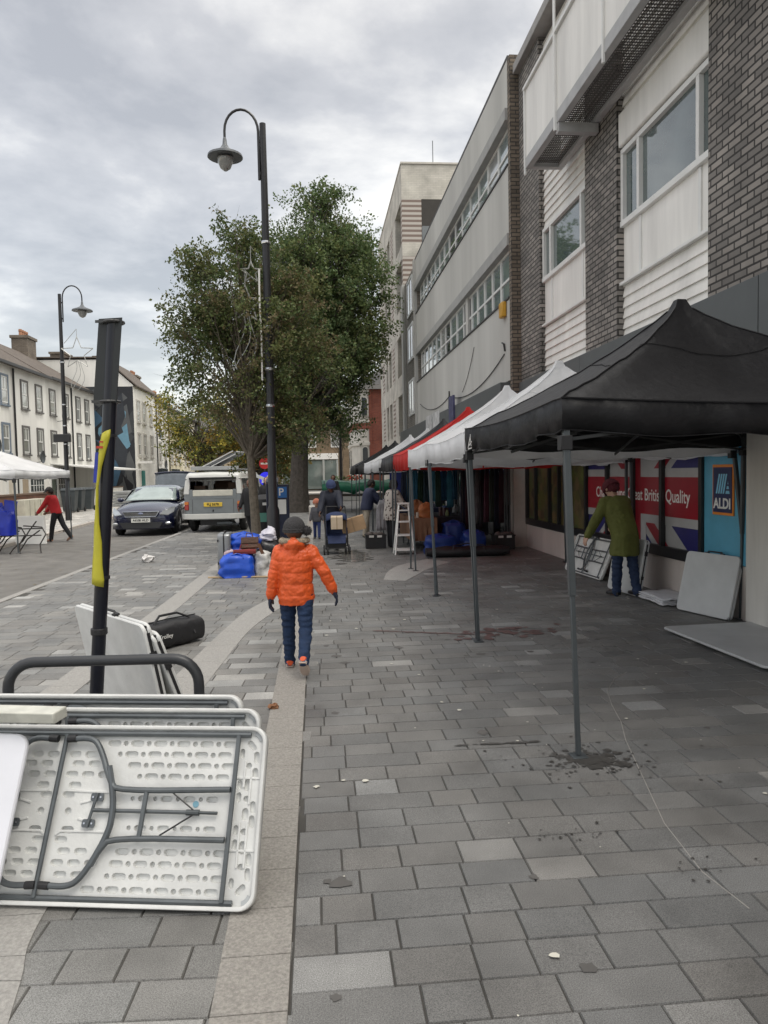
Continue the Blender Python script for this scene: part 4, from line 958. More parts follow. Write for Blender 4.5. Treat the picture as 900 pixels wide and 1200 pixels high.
    # scissor trusses along the sides and up to the crown
    for s in range(4):
        ctr = Vector((cx, cy, eave)); a, c = cor[s].lerp(ctr, .035), cor[(s+1) % 4].lerp(ctr, .035); b = MB(); zt, zb = -.05, -.21
        N_ = 2
        for k in range(N_):
            p0 = a.lerp(c, k/N_); p1 = a.lerp(c, (k+1)/N_)
            b.bar(p0+Vector((0, 0, zt if k % 2 == 0 else zb)), p1+Vector((0, 0, zb if k % 2 == 0 else zt)), .010, .018)
            b.bar(p0+Vector((0, 0, zb if k % 2 == 0 else zt)), p1+Vector((0, 0, zt if k % 2 == 0 else zb))+Vector((0, 0, 0.001)), .010, .018)
        make('truss', b, M('truss metal', (.055, .058, .06), .5, .3), t, world=True)
    b = MB()
    hub = Vector((P.x, P.y, eave+.12))
    for c in [q.lerp(Vector((cx, cy, eave)), .035) for q in cor]: b.bar(c+Vector((0, 0, -.08)), hub, .014, .024); b.bar(c.lerp(P, .03)+Vector((0, 0, -.12)), P+Vector((0, 0, -.2)), .014, .022)
    for s in range(4): mdp = ((cor[s]+cor[(s+1) % 4])/2).lerp(Vector((cx, cy, eave)), .05); b.bar(mdp+Vector((0, 0, -.24)), hub, .012, .02)
    b.bar(hub-Vector((0, 0, .1)), P-Vector((0, 0, .03)), .035)
    make('roof_frame', b, MATS['truss metal'], t, world=True)
    if logo:
        q = cor[0].lerp(cor[3], logo); b = MB(); x = q.x-.032
        o_ = (x, q.y, q.z-.11)
        for (y0, z0, y1, z1, w) in ((-.10, -.04, -.01, .05, .016), (-.01, .05, .03, -.03, .013), (-.05, -.02, .05, .01, .012), (-.10, -.05, .05, -.045, .008), (.0, .05, .0, .075, .012)):
            b.bar((x, q.y-y0, q.z-.13+z0), (x, q.y-y1, q.z-.13+z1), .002, w, up=(1, 0, 0)) if False else b.bar((x, q.y-y0, q.z-.13+z0), (x, q.y-y1, q.z-.13+z1), w, .002, up=(1, 0, 0))
        make('logo', b, whitept, can, world=True)
    return t
GR = 'market gazebos along the shops'
gazebo('nearest black gazebo with a tall peak and a small white logo on its valance', [(1.32, 3.92), (4.22, 4.15), (4.30, 7.15), (1.36, 6.71)], 1.955, .17, 2.82, fab_k, GR, 1, feet=[(1.395, 3.90), (4.3, 4.1), (4.31, 7.22), (1.455, 6.71)], logo=.86, pk=(2.68, 5.3))
gazebo('white gazebo directly behind the nearest black one', [(1.36, 6.78), (4.24, 7.2), (4.24, 9.7), (1.42, 9.55)], 1.93, .22, 2.82, fab_w, GR, 2, feet=[(1.46, 6.80), (4.39, 7.16), (4.24, 9.7), (1.47, 9.3)], pk=(2.75, 8.25))
gazebo('second white gazebo, between the first white one and the red one', [(1.42, 9.6), (4.24, 9.8), (4.24, 12.3), (1.48, 11.95)], 1.93, .26, 2.84, fab_w, GR, 3, feet=[(1.50, 9.35), (4.2, 9.8), (4.2, 12.3), (1.54, 11.75)], pk=(2.8, 10.75))
gazebo('bright red gazebo in the middle of the row', [(1.50, 12.05), (4.2, 12.3), (3.95, 15.0), (1.52, 14.6)], 1.92, .27, 2.80, fab_r, GR, 4, pk=(2.85, 13.8))
gazebo('dark charcoal gazebo just beyond the red one', [(1.50, 14.9), (3.9, 15.0), (3.9, 17.6), (1.52, 17.3)], 1.9, .26, 2.78, fab_g, GR, 5, pk=(2.85, 16.5))
gazebo('white gazebo beyond the charcoal one, third white of the row', [(1.48, 17.6), (3.8, 17.7), (3.8, 20.3), (1.5, 20.2)], 1.9, .26, 2.72, fab_w, GR, 6, pk=(2.85, 18.9))
gazebo('smallest white gazebo, farthest white of the row', [(1.50, 20.5), (3.8, 20.5), (3.8, 23.4), (1.5, 23.4)], 1.88, .26, 2.74, fab_w, GR, 7, pk=(2.85, 22.4))
gazebo('black gazebo beyond the farthest white one', [(1.50, 23.6), (3.8, 23.6), (3.8, 26.8), (1.5, 26.8)], 1.88, .26, 2.74, fab_k, GR, 8, pk=(2.8, 26.4))
gazebo('farthest black gazebo at the end of the row', [(1.40, 27.0), (3.8, 27.0), (3.8, 30.6), (1.4, 30.6)], 1.86, .3, 2.72, fab_k, GR, 9, pk=(2.8, 29.8))
gazebo('white gazebo standing alone on the road at the left', [(-9.4, 16.9), (-6.5, 16.7), (-6.47, 20.2), (-9.6, 20.2)], 1.80, .16, 2.62, fab_w, 'gazebo on the road', 10, feet=[(-9.4, 17), (-6.52, 16.77), (-6.48, 20.2), (-9.6, 20.4)], pk=(-8.3, 18.6))
# green tarpaulin stall far off
t = thing('tarpaulin_stall', 'far market stall covered by a sagging green tarpaulin', 'stall', (1.6, 33, 0))
rings = []
for i in range(13):
    x = .2+i*.27; rings.append([(x, 31.5+j*.35, 1.12+.10*abs(math.sin(i*.6+j*.15))+.05*j*(7-j)/6+.10*noise.noise(Vector((x*4, j*1.3, 3)))) for j in range(8)])
make('tarpaulin', MB().loft(rings, cap=False, closed=False), M('green tarpaulin', (.015, .14, .075), .5, var=.2, bump=.4, bscale=6), t, world=True, smooth=True, solid=.01)
rings = [[(.2+i*.27, 31.5, z+(.10*abs(math.sin(i*.6))+.10*noise.noise(Vector(((.2+i*.27)*4, 0, 3))) if z > .9 else .09*math.sin(i*2.3))) for z in (1.12, .95, .78)] for i in range(13)]
make('tarpaulin_skirt', MB().loft(rings, cap=False, closed=False), MATS['green tarpaulin'], t, world=True, smooth=True, solid=.008)
for x in (.3, 3.3):
    for y in (31.6, 33.8): make('pole', MB().bar((x, y, 0), (x, y, 1.3), .03), darkgrey, t, world=True)
make('table', MB().box(.4, 3.2, 31.7, 33.7, .62, .68), M('stall board', (.12, .1, .08), .8), t, world=True)
# ------------------------------------------------------------------ street lamps, signs, furniture
lampglass = M('lamp glass', (.26, .26, .25), .1, coat=.5)
def lamp(label, x, y, H, s=1.0, band=True, rz=0):
    t = thing('street_lamp', label, 'street lamp', (x, y, 0), rz, group='street lamps with curved swan necks')
    make('post', MB().lathe((0, 0, 0), [(.12, 0), (.12, .9), (.085, 1.0), (.08, H*.5), (.06, H)], 14), black, t, smooth=True)
    b = MB().tube([(-.1*s, 0, H-1.05)] + [(-.1*s, 0, H-.3)] + [(-.1*s-.36*s+.36*s*math.cos(a), 0, H-.15+.46*s*math.sin(a)) for a in [PI*i/12 for i in range(13)]] + [(-.82*s, 0, H-.33)], .025, 8)
    b.box(-.1*s, 0, -.02, .02, H-.95, H-.9).box(-.1*s, 0, -.02, .02, H-.35, H-.3)
    make('swan_neck', b, black, t, smooth=True)
    c = (-.82*s, 0, H-.62)
    h = make('lamp_shade', MB().lathe(c, [(.02, .36), (.035, .32), (.045, .22), (.09, .15), (.20*s, .09), (.37*s, .02), (.38*s, -.02), (.33*s, -.03), (.15, .0)], 20), M('lamp hood grey', (.10, .11, .12), .4), t, smooth=True)
    make('lens', MB().lathe(c, [(.17*s, -.03), (.16*s, -.12), (.11*s, -.22), (.03, -.27)], 16), lampglass, h, smooth=True)
    if band:
        b = MB()
        for z in (2.9, 3.6, 4.4, 6.0): b.lathe((0, 0, z), [(.09, 0), (.093, .02), (.09, .05)], 12)
        make('clamp', b, chrome, t)
    return t
lamp('tall black street lamp with swan neck rising through the near trees', -.865, 14.6, 8.25, .875)
lamp('black street lamp on the far pavement beside the woman in red', -9.55, 29.5, 8.6, rz=PI)
l3 = thing('lamp_post', 'plain dark post with a silver decoration near the far brick building', 'lamp post', (1.35, 42, 0))
make('post', MB().lathe((0, 0, 0), [(.09, 0), (.07, 3), (.055, 6.2)], 10), black, l3, smooth=True)
silver = M('tinsel silver', (.42, .42, .40), .35, .3, var=.3, scale=20)
def star(label, c, r, n=5, tail=True, back=None, seed=0):
    t = thing('star_decoration', label, 'christmas decoration', c)
    b = MB(); P = [Vector((r*(1 if i % 2 == 0 else .42)*math.sin(PI*i/n), 0, r*(1 if i % 2 == 0 else .42)*math.cos(PI*i/n))) for i in range(2*n)]
    for i in range(2*n): b.tube([P[i], P[(i+1) % (2*n)]], .016, 6)
    make('star_outline', b, silver, t)
    b = MB()
    if tail:
        for k in range(3):
            a0 = PI*.9+k*.25; b.tube([Vector((r*.5*math.sin(a0), 0, r*.5*math.cos(a0))) + Vector((.25*math.sin(j*.6+k)*j*.18, .02, -j*.18)) for j in range(7)], .011, 5)
    b.tube([(0, 0, r), (0, 0, r+.3), (back or (.5, 0, r+.1))], .012, 5)
    make('bracket', b, silver, t)
star('silver star outline decoration hanging in the slim tree beside the tall lamp', (-1.32, 15.0, 4.95), .37, back=(.40, .3, .3)); star('small silver star decoration just above the other one in the tree', (-1.2, 15.1, 5.6), .21, tail=False, back=(.27, .3, .2)); 
star('silver star decoration mounted on the far left street lamp', (-8.95, 29.4, 6.35), .62, back=(-.5, .1, .4)); star('silver garland star on the far post by the brown brick building', (1.05, 41.9, 5.0), .45, back=(.3, .1, .2))
wc = make('white_cable', MB().tube([(-1.0, 14.5, 5.5), (-1.01, 14.5, 4.9), (-.99, 14.5, 4.2), (-1.0, 14.5, 3.4)], .018, 5), whitept); info(wc, 'white cable strapped vertically to the tall lamp post in the tree', 'cable')
# little boxes on the far lamp post
bx = make('speaker_box', MB().box(-9.9, -9.3, 29.2, 29.42, 3.0, 3.3), blackpl, bevel=.02); info(bx, 'black box fixed across the far left lamp post at awning height', 'box')
# leaning sign post in front
sp = thing('sign_post', 'leaning black sign post seen from behind with a torn yellow banner wrapped round it', 'sign post', (-1.255, 4.1, 0))
b0, b1 = Vector((-1.255, 4.1, 0)), Vector((-1.055, 4.1, 2.40))
make('post', MB().tube([b0, b1], .0365, 18), M('post navy black', (.006, .007, .014), .3, var=.1), sp, world=True, smooth=True)
def along(z): return b0.lerp(b1, z/2.40)
q0, q1 = along(1.98), along(2.405); xd = Vector((-1, .28, 0)).normalized()
sign = MB().obox(q0+Vector((.045, -.043, 0)), xd*.135, Vector((.28, 1, 0)).normalized()*.004+Vector((0, 0, 0)), (q1-q0)+Vector((.01, 0, .02)))
S_ = make('sign_back', sign, M('sign back grey', (.014, .017, .018), .45, var=.1), sp, world=True, bevel=.001)
make('sign_face', MB().obox(q0+Vector((-.035, .043, .0)), xd*.10, Vector((0, .05, 0)), (q1-q0)+Vector((.01, 0, .02))), M('sign rim', (.04, .045, .05), .5), sp, world=True, bevel=.01) if False else None
b = MB()
for f in (.0, .985):
    c = q0.lerp(q1, f); b.tube([c+Vector((.052*math.cos(a), .052*math.sin(a), .008)) for a in [2*PI*i/16 for i in range(17)]], .008, 6); b.bar(c+Vector((.02, -.052, .008)), c+xd*.09+Vector((0, -.05, .008)), .006, .014)
make('sign_channel', b, M('sign channel', (.07, .07, .07), .35, .6), S_, world=True)
make('sign_cap', MB().lathe(b1, [(.042, -.002), (.044, .004), (.03, .012)], 14), blackpl, sp, world=True)
b = MB(); c = along(.74); b.lathe(c, [(.042, 0), (.044, .005), (.044, .03), (.042, .035)], 16); make('clip', b, blackpl, sp, world=True)
# torn yellow banner
yb = [(1.02, -.050, .020), (1.06, -.052, .022), (1.14, -.050, .010), (1.22, -.050, .004), (1.32, -.047, -.012), (1.42, -.047, -.022), (1.52, -.048, -.024), (1.62, -.048, -.014), (1.70, -.042, .004), (1.78, -.034, .026), (1.82, -.028, .036)]
rings = []
for z, xl, xr in yb:
    c = along(z); xr = min(xr, .022); xl = max(xl, -.045)+.004; rings.append([(c.x+xl+(xr-xl)*k/6, c.y-.041-.012*math.sin(PI*k/6)-.004*math.sin(z*30+k), c.z+.02*(k/6)*(1 if z > 1.2 else -1)) for k in range(7)])
ban = make('banner', MB().loft(rings, cap=False, closed=False), M('banner yellow', (.52, .48, .04), .5, var=.12), sp, world=True, smooth=True, solid=.002)
rings = [[(along(z).x-.053-.004*math.sin(z*9), along(z).y-.038, z), (along(z).x-.036, along(z).y-.047, z)] for z in (1.56, 1.60, 1.64, 1.68, 1.72)]
make('banner_stripe', MB().loft(rings, cap=False, closed=False), M('banner blue', (.02, .04, .35), .5), ban, world=True, solid=.003)
make('banner_text', MB().obox(along(1.74)+Vector((-.045, -.055, 0)), (.035, -.002, 0), (0, .002, 0), (0, 0, .012)).obox(along(1.76)+Vector((-.03, -.055, .01)), (.02, 0, 0), (0, .002, 0), (0, 0, .008)), M('banner red', (.5, .05, .03), .5), ban, world=True)
make('tape', MB().lathe(along(1.04), [(.043, 0), (.0435, .012), (.043, .018)], 14).lathe(along(1.80), [(.043, 0), (.0435, .01), (.043, .016)], 14), blackpl, ban, world=True)
# cycle stand
cs = thing('cycle_stand', 'black tubular hoop stand behind the front folding tables', 'cycle stand', (-1.0, 3.52, 0))
x0, x1, zt = -1.45, -.575, .735
b = MB(); P = [(x0, 3.54, 0), (x0, 3.54, zt-.12)] + [(x0+.12-.12*math.cos(a), 3.54, zt-.12+.12*math.sin(a)) for a in [PI/2*i/7 for i in range(1, 8)]] + [(x1-.12+.12*math.sin(a), 3.5, zt-.12-.0+.12*math.cos(a)) for a in [PI/2*i/7 for i in range(8)]] + [(x1, 3.5, 0)]
make('hoop', b.tube(P, .025, 14), M('stand grey black', (.03, .032, .036), .38, var=.15), cs, world=True, smooth=True)
make('flange', MB().lathe((x0, 3.54, 0), [(.07, 0.005), (.07, .012), (.03, .014)], 14).lathe((x1, 3.5, 0), [(.07, 0.005), (.07, .012), (.03, .014)], 14), black, cs, world=True)
# parking meter
pm = thing('parking_meter', 'dark blue parking meter with a white P on a blue panel', 'parking meter', (-.83, 16.1, 0))
navyp = M('meter navy', (.012, .016, .04), .4)
make('cabinet', MB().box(-.26, .0, -.13, .13, 0, 1.4).prism([(-.26, -.13, 1.4), (-.0, -.13, 1.4), (-.0, .13, 1.5), (-.26, .13, 1.5)], (0, 0, .03)).box(-.05, .22, -.12, .12, 0, 1.38), navyp, pm, bevel=.02)
make('panel', MB().box(-.06, .18, -.128, -.121, 1.10, 1.33), M('meter blue', (.02, .14, .42), .4), pm)
make('notice', MB().box(-.07, .16, -.129, -.121, .75, 1.06), whitept, pm)
text('letter', 'P', .22, whitept, pm, frame((.06, -.130, 1.215), (1, 0, 0), (0, 0, 1)), .002, bold=.004)
bn = thing('litter_bin', 'dark litter bin with small green stickers left of the parking meter', 'bin', (-1.2, 16.9, 0))
make('body', MB().lathe((0, 0, 0), [(.22, 0), (.24, .05), (.24, .85), (.26, .9), (.24, 1.05), (.1, 1.15)], 18), blackpl, bn, smooth=True)
make('sticker', MB().box(-.1, .12, -.256, -.242, .55, .75), M('sticker green', (.10, .28, .22), .5), bn)
make('label', MB().box(-.02, .16, -.256, -.242, .92, .98), whitept, bn)
# no-entry signs and blue arrow
def roundsign(label, x, y, z, r, col, bar, postx=0):
    t = thing('road_sign', label, 'road sign', (x, y, 0))
    make('post', MB().tube([(0, 0, 0), (0, 0, z+r)], .03, 8), darkgrey, t)
    p = make('plate', MB().lathe((0, -.05, z), [(.01, 0), (r, 0), (r, .015), (.01, .015)], 20, 'Y'), col, t); 
    if bar == 'bar': make('white_bar', MB().box(-r*.7, r*.7, -.056, -.051, z-r*.16, z+r*.16), whitept, p)
    if bar == 'arrow':
        make('arrow', MB().bar((r*.4, -.055, z+r*.4), (-r*.35, -.055, z-r*.35), .07, .004, up=(0, 1, 0)).prism([(-r*.6, -.057, z-r*.6), (-r*.1, -.057, z-r*.55), (-r*.55, -.057, z-r*.1)], (0, .005, 0)), whitept, p)
    return t
roundsign('round red no entry sign far behind the parking meter', -4.0, 58, 2.5, .42, M('sign red', (.5, .02, .02), .4), 'bar')
roundsign('round blue arrow sign beside the lamp post base', -2.0, 29.5, 1.45, .27, emis('sign blue glow', (.03, .03, .7), .35), 'arrow')  # glow added to the blue plate, which is no lamp
# far planter with flowers, railings
fp = thing('flower_planter', 'grey planter tub with red and green flowers on the far square', 'planter', (1.8, 44, 0))
make('tub', MB().box(-.9, .9, -.4, .4, 0, .95), M('tub grey', (.35, .35, .33), .7), fp, bevel=.02)
rg_ = [(.7+.0, 0, 1.2, .3)]
b = MB(); rnd = random.Random(4)
for i in range(260): 
    c = Vector((rnd.uniform(-.9, .9), rnd.uniform(-.4, .4), 1.0+rnd.random()*.45)); u = Vector((rnd.gauss(0, 1), rnd.gauss(0, 1), rnd.gauss(0, 1))).normalized()*.07; w = u.orthogonal().normalized()*.05; b.add([c-u, c+w, c+u, c-w], [(0, 1, 2, 3)])
make('foliage', b, M('planter leaves', (.07, .12, .03), .6), fp)
b = MB()
for i in range(50): b.ell((rnd.uniform(.0, .9), rnd.uniform(-.45, .3), 1.2+rnd.random()*.3), (.05, .05, .04), 6, 4)
make('flowers', b, M('red flowers', (.5, .06, .03), .6), fp)
rl = thing('railing', 'low dark railing across the far end of the pavement', 'railing', (0, 46, 0))
b = MB(); b.box(-4, 6, 45.98, 46.02, .95, 1.0).box(-4, 6, 45.98, 46.02, .5, .54)
for i in range(26): b.box(-4+i*.4, -3.97+i*.4, 45.985, 46.015, 0, .95)
make('rails', b, darkgrey, rl, world=True) if False else bpy.data.objects.remove(rl)
# raised tree bed kerbs near the big tree
tb = thing('tree_bed', 'low pale stone kerb blocks around the foot of the large tree', 'kerb blocks', (0, 31, 0))
for i, (x, y, w_) in enumerate(((-.35, 29.5, .9), (-.2, 31.5, 1.0), (-.05, 34, 1.1))): make('block', MB().box(x, x+w_, y, y+1.2, .0, .32), MATS['pale coping'], tb, world=True, bevel=.02)
# ------------------------------------------------------------------ folding tables
plast = M('white moulded plastic', (.66, .665, .65), .45, var=.13, scale=5, bump=.08, bscale=60)
plast2 = M('grey white moulded plastic', (.50, .51, .51), .5, var=.1, scale=3, bump=.08, bscale=60)
tubeg = M('table frame grey', (.11, .122, .13), .38, .35, var=.18, scale=8)
def rrect(x0, x1, y0, y1, r, n=6):
    P = []
    for cx, cy, a0 in ((x1-r, y0+r, -90), (x1-r, y1-r, 0), (x0+r, y1-r, 90), (x0+r, y0+r, 180)):
        for i in range(n+1): a = R(a0+90*i/n); P.append((cx+r*math.cos(a), cy+r*math.sin(a)))
    return P
def stadium(cx, cy, l, r, ang=0, n=5):
    P = []
    for s_, a0 in ((1, -90), (-1, 90)):
        for i in range(n+1): a = R(a0+180*i/n); P.append((s_*l/2+r*math.cos(a), r*math.sin(a)))
    c, s = math.cos(ang), math.sin(ang); return [(cx+x*c-y*s, cy+x*s+y*c) for x, y in P]
def circ(cx, cy, r, n=10): return [(cx+r*math.cos(2*PI*i/n), cy+r*math.sin(2*PI*i/n)) for i in range(n)]
def perforated(name, outer, holes, z, depth, mat, parent, mtx):
    bm = bmesh.new(); edges = []; loops = []
    for L_ in [outer]+holes:
        vs = [bm.verts.new((x, y, z)) for x, y in L_]; loops.append(vs)
        for i in range(len(vs)): edges.append(bm.edges.new((vs[i], vs[(i+1) % len(vs)])))
    bmesh.ops.triangle_fill(bm, use_beauty=True, use_dissolve=False, edges=edges)
    for vs in loops[1:]:
        cx = sum(v.co.x for v in vs)/len(vs); cy = sum(v.co.y for v in vs)/len(vs)
        lo = [bm.verts.new((cx+(v.co.x-cx)*.86, cy+(v.co.y-cy)*.82, z-depth)) for v in vs]
        mi = [bm.verts.new((cx+(v.co.x-cx)*.97, cy+(v.co.y-cy)*.96, z-.003)) for v in vs]
        n = len(vs)
        for i in range(n):
            bm.faces.new((vs[i], vs[(i+1) % n], mi[(i+1) % n], mi[i])); bm.faces.new((mi[i], mi[(i+1) % n], lo[(i+1) % n], lo[i]))
        bm.faces.new(lo)
    bmesh.ops.recalc_face_normals(bm, faces=bm.faces)
    # underside must look towards +z of the table frame
    up = [f for f in bm.faces if abs(f.normal.z) > .9 and abs(f.calc_center_median().z-z) < 1e-4]
    if sum(f.normal.z for f in up) < 0: bmesh.ops.reverse_faces(bm, faces=bm.faces)
    me = bpy.data.meshes.new(name); bm.to_mesh(me); bm.free(); me.transform(mtx); me.materials.append(mat)
    o = bpy.data.objects.new(name, me); COL.objects.link(o); o.parent = parent
    me.polygons.foreach_set('use_smooth', [True]*len(me.polygons)); me.set_sharp_from_angle(angle=R(40))
    return o
def under_table(label, O, ud, vd, L=1.64, H=.645, group=None, detail=True):
    """long folding table on its edge; local x runs left from its right end, y up, z out of the underside"""
    ud = Vector(ud).normalized(); vd = Vector(vd); vd = (vd-ud*vd.dot(ud)).normalized(); nd = vd.cross(ud)
    # nd must face the camera side
    if nd.y > 0: nd = -nd
    Mx = Matrix(((ud.x, vd.x, nd.x), (ud.y, vd.y, nd.y), (ud.z, vd.z, nd.z))).to_4x4()
    t = thing('folding_table', label, 'folding table', O, group=group)
    def mk(name, b, mat, par, **k):
        b.v = [tuple(Mx @ Vector(p)) for p in b.v]; return make(name, b, mat, par, **k)
    cxm = L/2
    holes = []
    def H_(P): holes.append(P)
    def mirror(P): return [(L-x, y) for x, y in P]
    half = []
    for row, y in enumerate((.578, .537, .496, .455, .188, .146, .103, .058)):
        off = (0, .018, .0, .02)[row % 4]
        k = 0; x = .150+off
        lim = {0: .64, 1: .60, 2: .56, 3: .54, 4: .545, 5: .585, 6: .61, 7: .655}[row]
        while x < lim:
            half.append(stadium(x, y, .030, .0125)); 
            if x+.045 < lim: half.append(circ(x+.047, y, .0105))
            x += .094
    for y in (.375, .27):
        x = .2
        while x < .53: half.append(stadium(x, y, .026, .011)); half.append(circ(x+.045, y, .009)); x += .09
    for r_, y in enumerate((.535, .50, .46, .42, .385, .26, .225, .185, .145, .105)):
        for c_ in range(3):
            x = .775-c_*.066-(.02 if r_ % 2 else 0)
            if .36 < y < .44 and c_ > 0 or .2 < y < .3 and c_ > 0: continue
            if x < .60+abs(y-.32)*.22: continue
            half.append(stadium(x, y, .026, .0125))
    half.append(circ(.765, .325, .014, 12))
    # end column of upright slots
    for y in (.53, .47, .35, .3, .17, .12): half.append(stadium(.040, y, .024, .011, PI/2-.1))
    for y in (.50, .43, .38, .325, .265, .21, .145): half.append(stadium(.068, y, .022, .0125, PI/2) if y in (.43, .325, .21) else circ(.068, y, .012))
    for y in (.545, .43, .385, .27, .22, .09): half.append(stadium(.098, y, .018, .0095, PI/2))
    half.append(stadium(.062, .575, .024, .011, .8)); half.append(stadium(.062, .07, .024, .011, -.8))
    for P in half: H_(P); H_(mirror(P))
    z0 = .016
    if detail: perforated('underside_panel', rrect(.014, L-.014, .014, H-.014, .045), holes, z0, .0155, plast, t, Mx)
    else: mk('underside_panel', MB().prism([(x, y, z0-.004) for x, y in rrect(.014, L-.014, .014, H-.014, .045)], (0, 0, .004)), plast, t)
    # top board and rim
    o_, i_ = rrect(0, L, 0, H, .06), rrect(.016, L-.016, .016, H-.016, .046)
    b = MB().loft([[(x, y, .0) for x, y in rrect(.006, L-.006, .006, H-.006, .056)], [(x, y, .006) for x, y in o_], [(x, y, .036) for x, y in o_], [(x, y, .040) for x, y in rrect(.003, L-.003, .003, H-.003, .058)], [(x, y, .040) for x, y in rrect(.012, L-.012, .012, H-.012, .048)], [(x, y, .036) for x, y in i_], [(x, y, .012) for x, y in i_]], cap=False)
    b.f.append(tuple(range(len(o_)))); mk('rim', b, plast, t, smooth=True, autos=50)
    # raised ribs on the underside near the end
    for side in (0, 1):
        f = (lambda x: L-x) if side else (lambda x: x)
        b = MB()
        for (xa, ya, xb, yb) in ((.082, .42, .082, .52), (.056, .36, .056, .49), (.02, .455, .13, .455), (.02, .2, .13, .2), (.056, .14, .056, .3), (.084, .14, .084, .3), (.60, .395, .78, .40), (.60, .255, .78, .255), (.78, .255, .80, .24), (.66, .37, .72, .355), (.66, .285, .72, .30)):
            b.bar((f(xa), ya, z0+.002), (f(xb), yb, z0+.002), .008, .006)
        # corner pockets
        mk('rib', b, plast, t, bevel=.0015)
        for yc, a0 in ((H-.062, 15), (.062, -75)):
            b = MB(); c = (f(.062), yc); ring = [[(c[0]+(-1 if not side else 1)*rr*math.cos(R(a0+60*i/8)), c[1]+rr*math.sin(R(a0+60*i/8)), zz) for i in range(9)] for rr, zz in ((.050, z0+.0005), (.047, z0+.006), (.031, z0+.006), (.029, z0+.0005))]
            b.loft(ring, cap=False, closed=False); mk('corner_pocket', b, M('pocket grey', (.42, .44, .45), .6), t, solid=.001)
    # steel frame: long rails, cross bars
    b = MB()
    for y, xr in ((H-.032, .066), (.026, .085)): b.tube([(xr, y, z0+.013), (L-xr, y, z0+.013)], .0105, 8)
    fr = mk('frame_rail', b, tubeg, t, smooth=True)
    b = MB().tube([(.122, .028, z0+.022), (.112, H-.035, z0+.022)], .0095, 8).tube([(L-.122, .028, z0+.022), (L-.112, H-.035, z0+.022)], .0095, 8).tube([(cxm+.01, .028, z0+.022), (cxm-.01, H-.035, z0+.022)], .0095, 8)
    mk('cross_bar', b, tubeg, t, smooth=True)
    for side in (0, 1):
        f = (lambda x: L-x) if side else (lambda x: x)
        zz = z0+.03
        def P(l): return [Vector((f(x), y, zz)) for x, y in l]
        def sm(pts, it=2):
            for _ in range(it):
                q = [pts[0]]
                for a, c in zip(pts, pts[1:]): q += [a.lerp(c, .25), a.lerp(c, .75)]
                pts = q+[pts[-1]]
            return pts
        lg = mk('leg', MB().tube(sm(P([(.788, .59), (.70, .595), (.66, .56), (.60, .43), (.565, .40), (.125, .411)])), .0115, 10).tube(sm(P([(.80, .070), (.70, .066), (.655, .10), (.60, .20), (.565, .235), (.13, .235)])), .0115, 10).tube(sm(P([(.615, .49), (.585, .40), (.572, .325), (.578, .25), (.63, .14)])), .0125, 10), tubeg, t, smooth=True)
        mk('leg_brace', MB().tube(P([(.45, .410), (.458, .237)]), .010, 8), tubeg, lg, smooth=True)
        mk('foot_cap', MB().tube(P([(.80, .59), (.765, .592)]), .0145, 10).tube(P([(.812, .070), (.775, .068)]), .0145, 10), blackpl, lg, smooth=True)
        st = mk('locking_strut', MB().tube([(f(.655), .330, z0+.02), (f(.26), .328, z0+.018)], .0075, 8), tubeg, t, smooth=True)
        mk('lock_ring', MB().tube([(f(.29), .328, z0+.018), (f(.24), .328, z0+.018)], .011, 10).tube([(f(.24), .328, z0+.018), (f(.17), .327, z0+.018)], .006, 8), darkgrey, st, smooth=True)
        mk('wire_stay', MB().tube([(f(.25), .328, z0+.02), (f(.36), .405, z0+.03)], .0028, 6).tube([(f(.25), .328, z0+.02), (f(.38), .246, z0+.03)], .0035, 6), black, st)
        mk('hinge_plate', MB().prism([(x if not side else L-x, y, z0+.010) for x, y in rrect(.625, .675, .362, .392, .008, 3)], (0, 0, .006)).prism([(x if not side else L-x, y, z0+.010) for x, y in rrect(.645, .695, .268, .298, .008, 3)], (0, 0, .006)).tube([(f(.648), .392, z0+.02), (f(.672), .268, z0+.02)], .006, 8), tubeg, t)
        mk('screw', MB().lathe((f(.635), .377, z0+.016), [(.005, 0), (.004, .003)], 8).lathe((f(.665), .377, z0+.016), [(.005, 0), (.004, .003)], 8).lathe((f(.655), .283, z0+.016), [(.005, 0), (.004, .003)], 8).lathe((f(.685), .283, z0+.016), [(.005, 0), (.004, .003)], 8), chrome, t)
    return t, Mx
ud = (-.985, .172, 0); vd = (.0975, .43177, .8967)
GT = 'long white folding tables leaning on the hoop stand'
tA, MxA = under_table('front long white folding table leaning with its perforated underside and grey legs showing', (-.258, 2.645, .002), ud, vd, group=GT)
tB, _ = under_table('middle long white folding table directly behind the front one', (-.275, 2.87, .002), ud, (.07, .26, .95), group=GT)
tC, _ = under_table('rearmost long white folding table of the leaning stack, touching the hoop stand', (-.35, 3.10, .002), ud, (.04, .15, .98), group=GT)
make('sticker', MB().v and None or MB().prism([tuple(MxA @ Vector((x, y, .0175))) for x, y in circ(.262, .358, .012, 12)], tuple(MxA @ Vector((0, 0, .001)))), M('blue sticker', (.2, .4, .5), .6), tA)
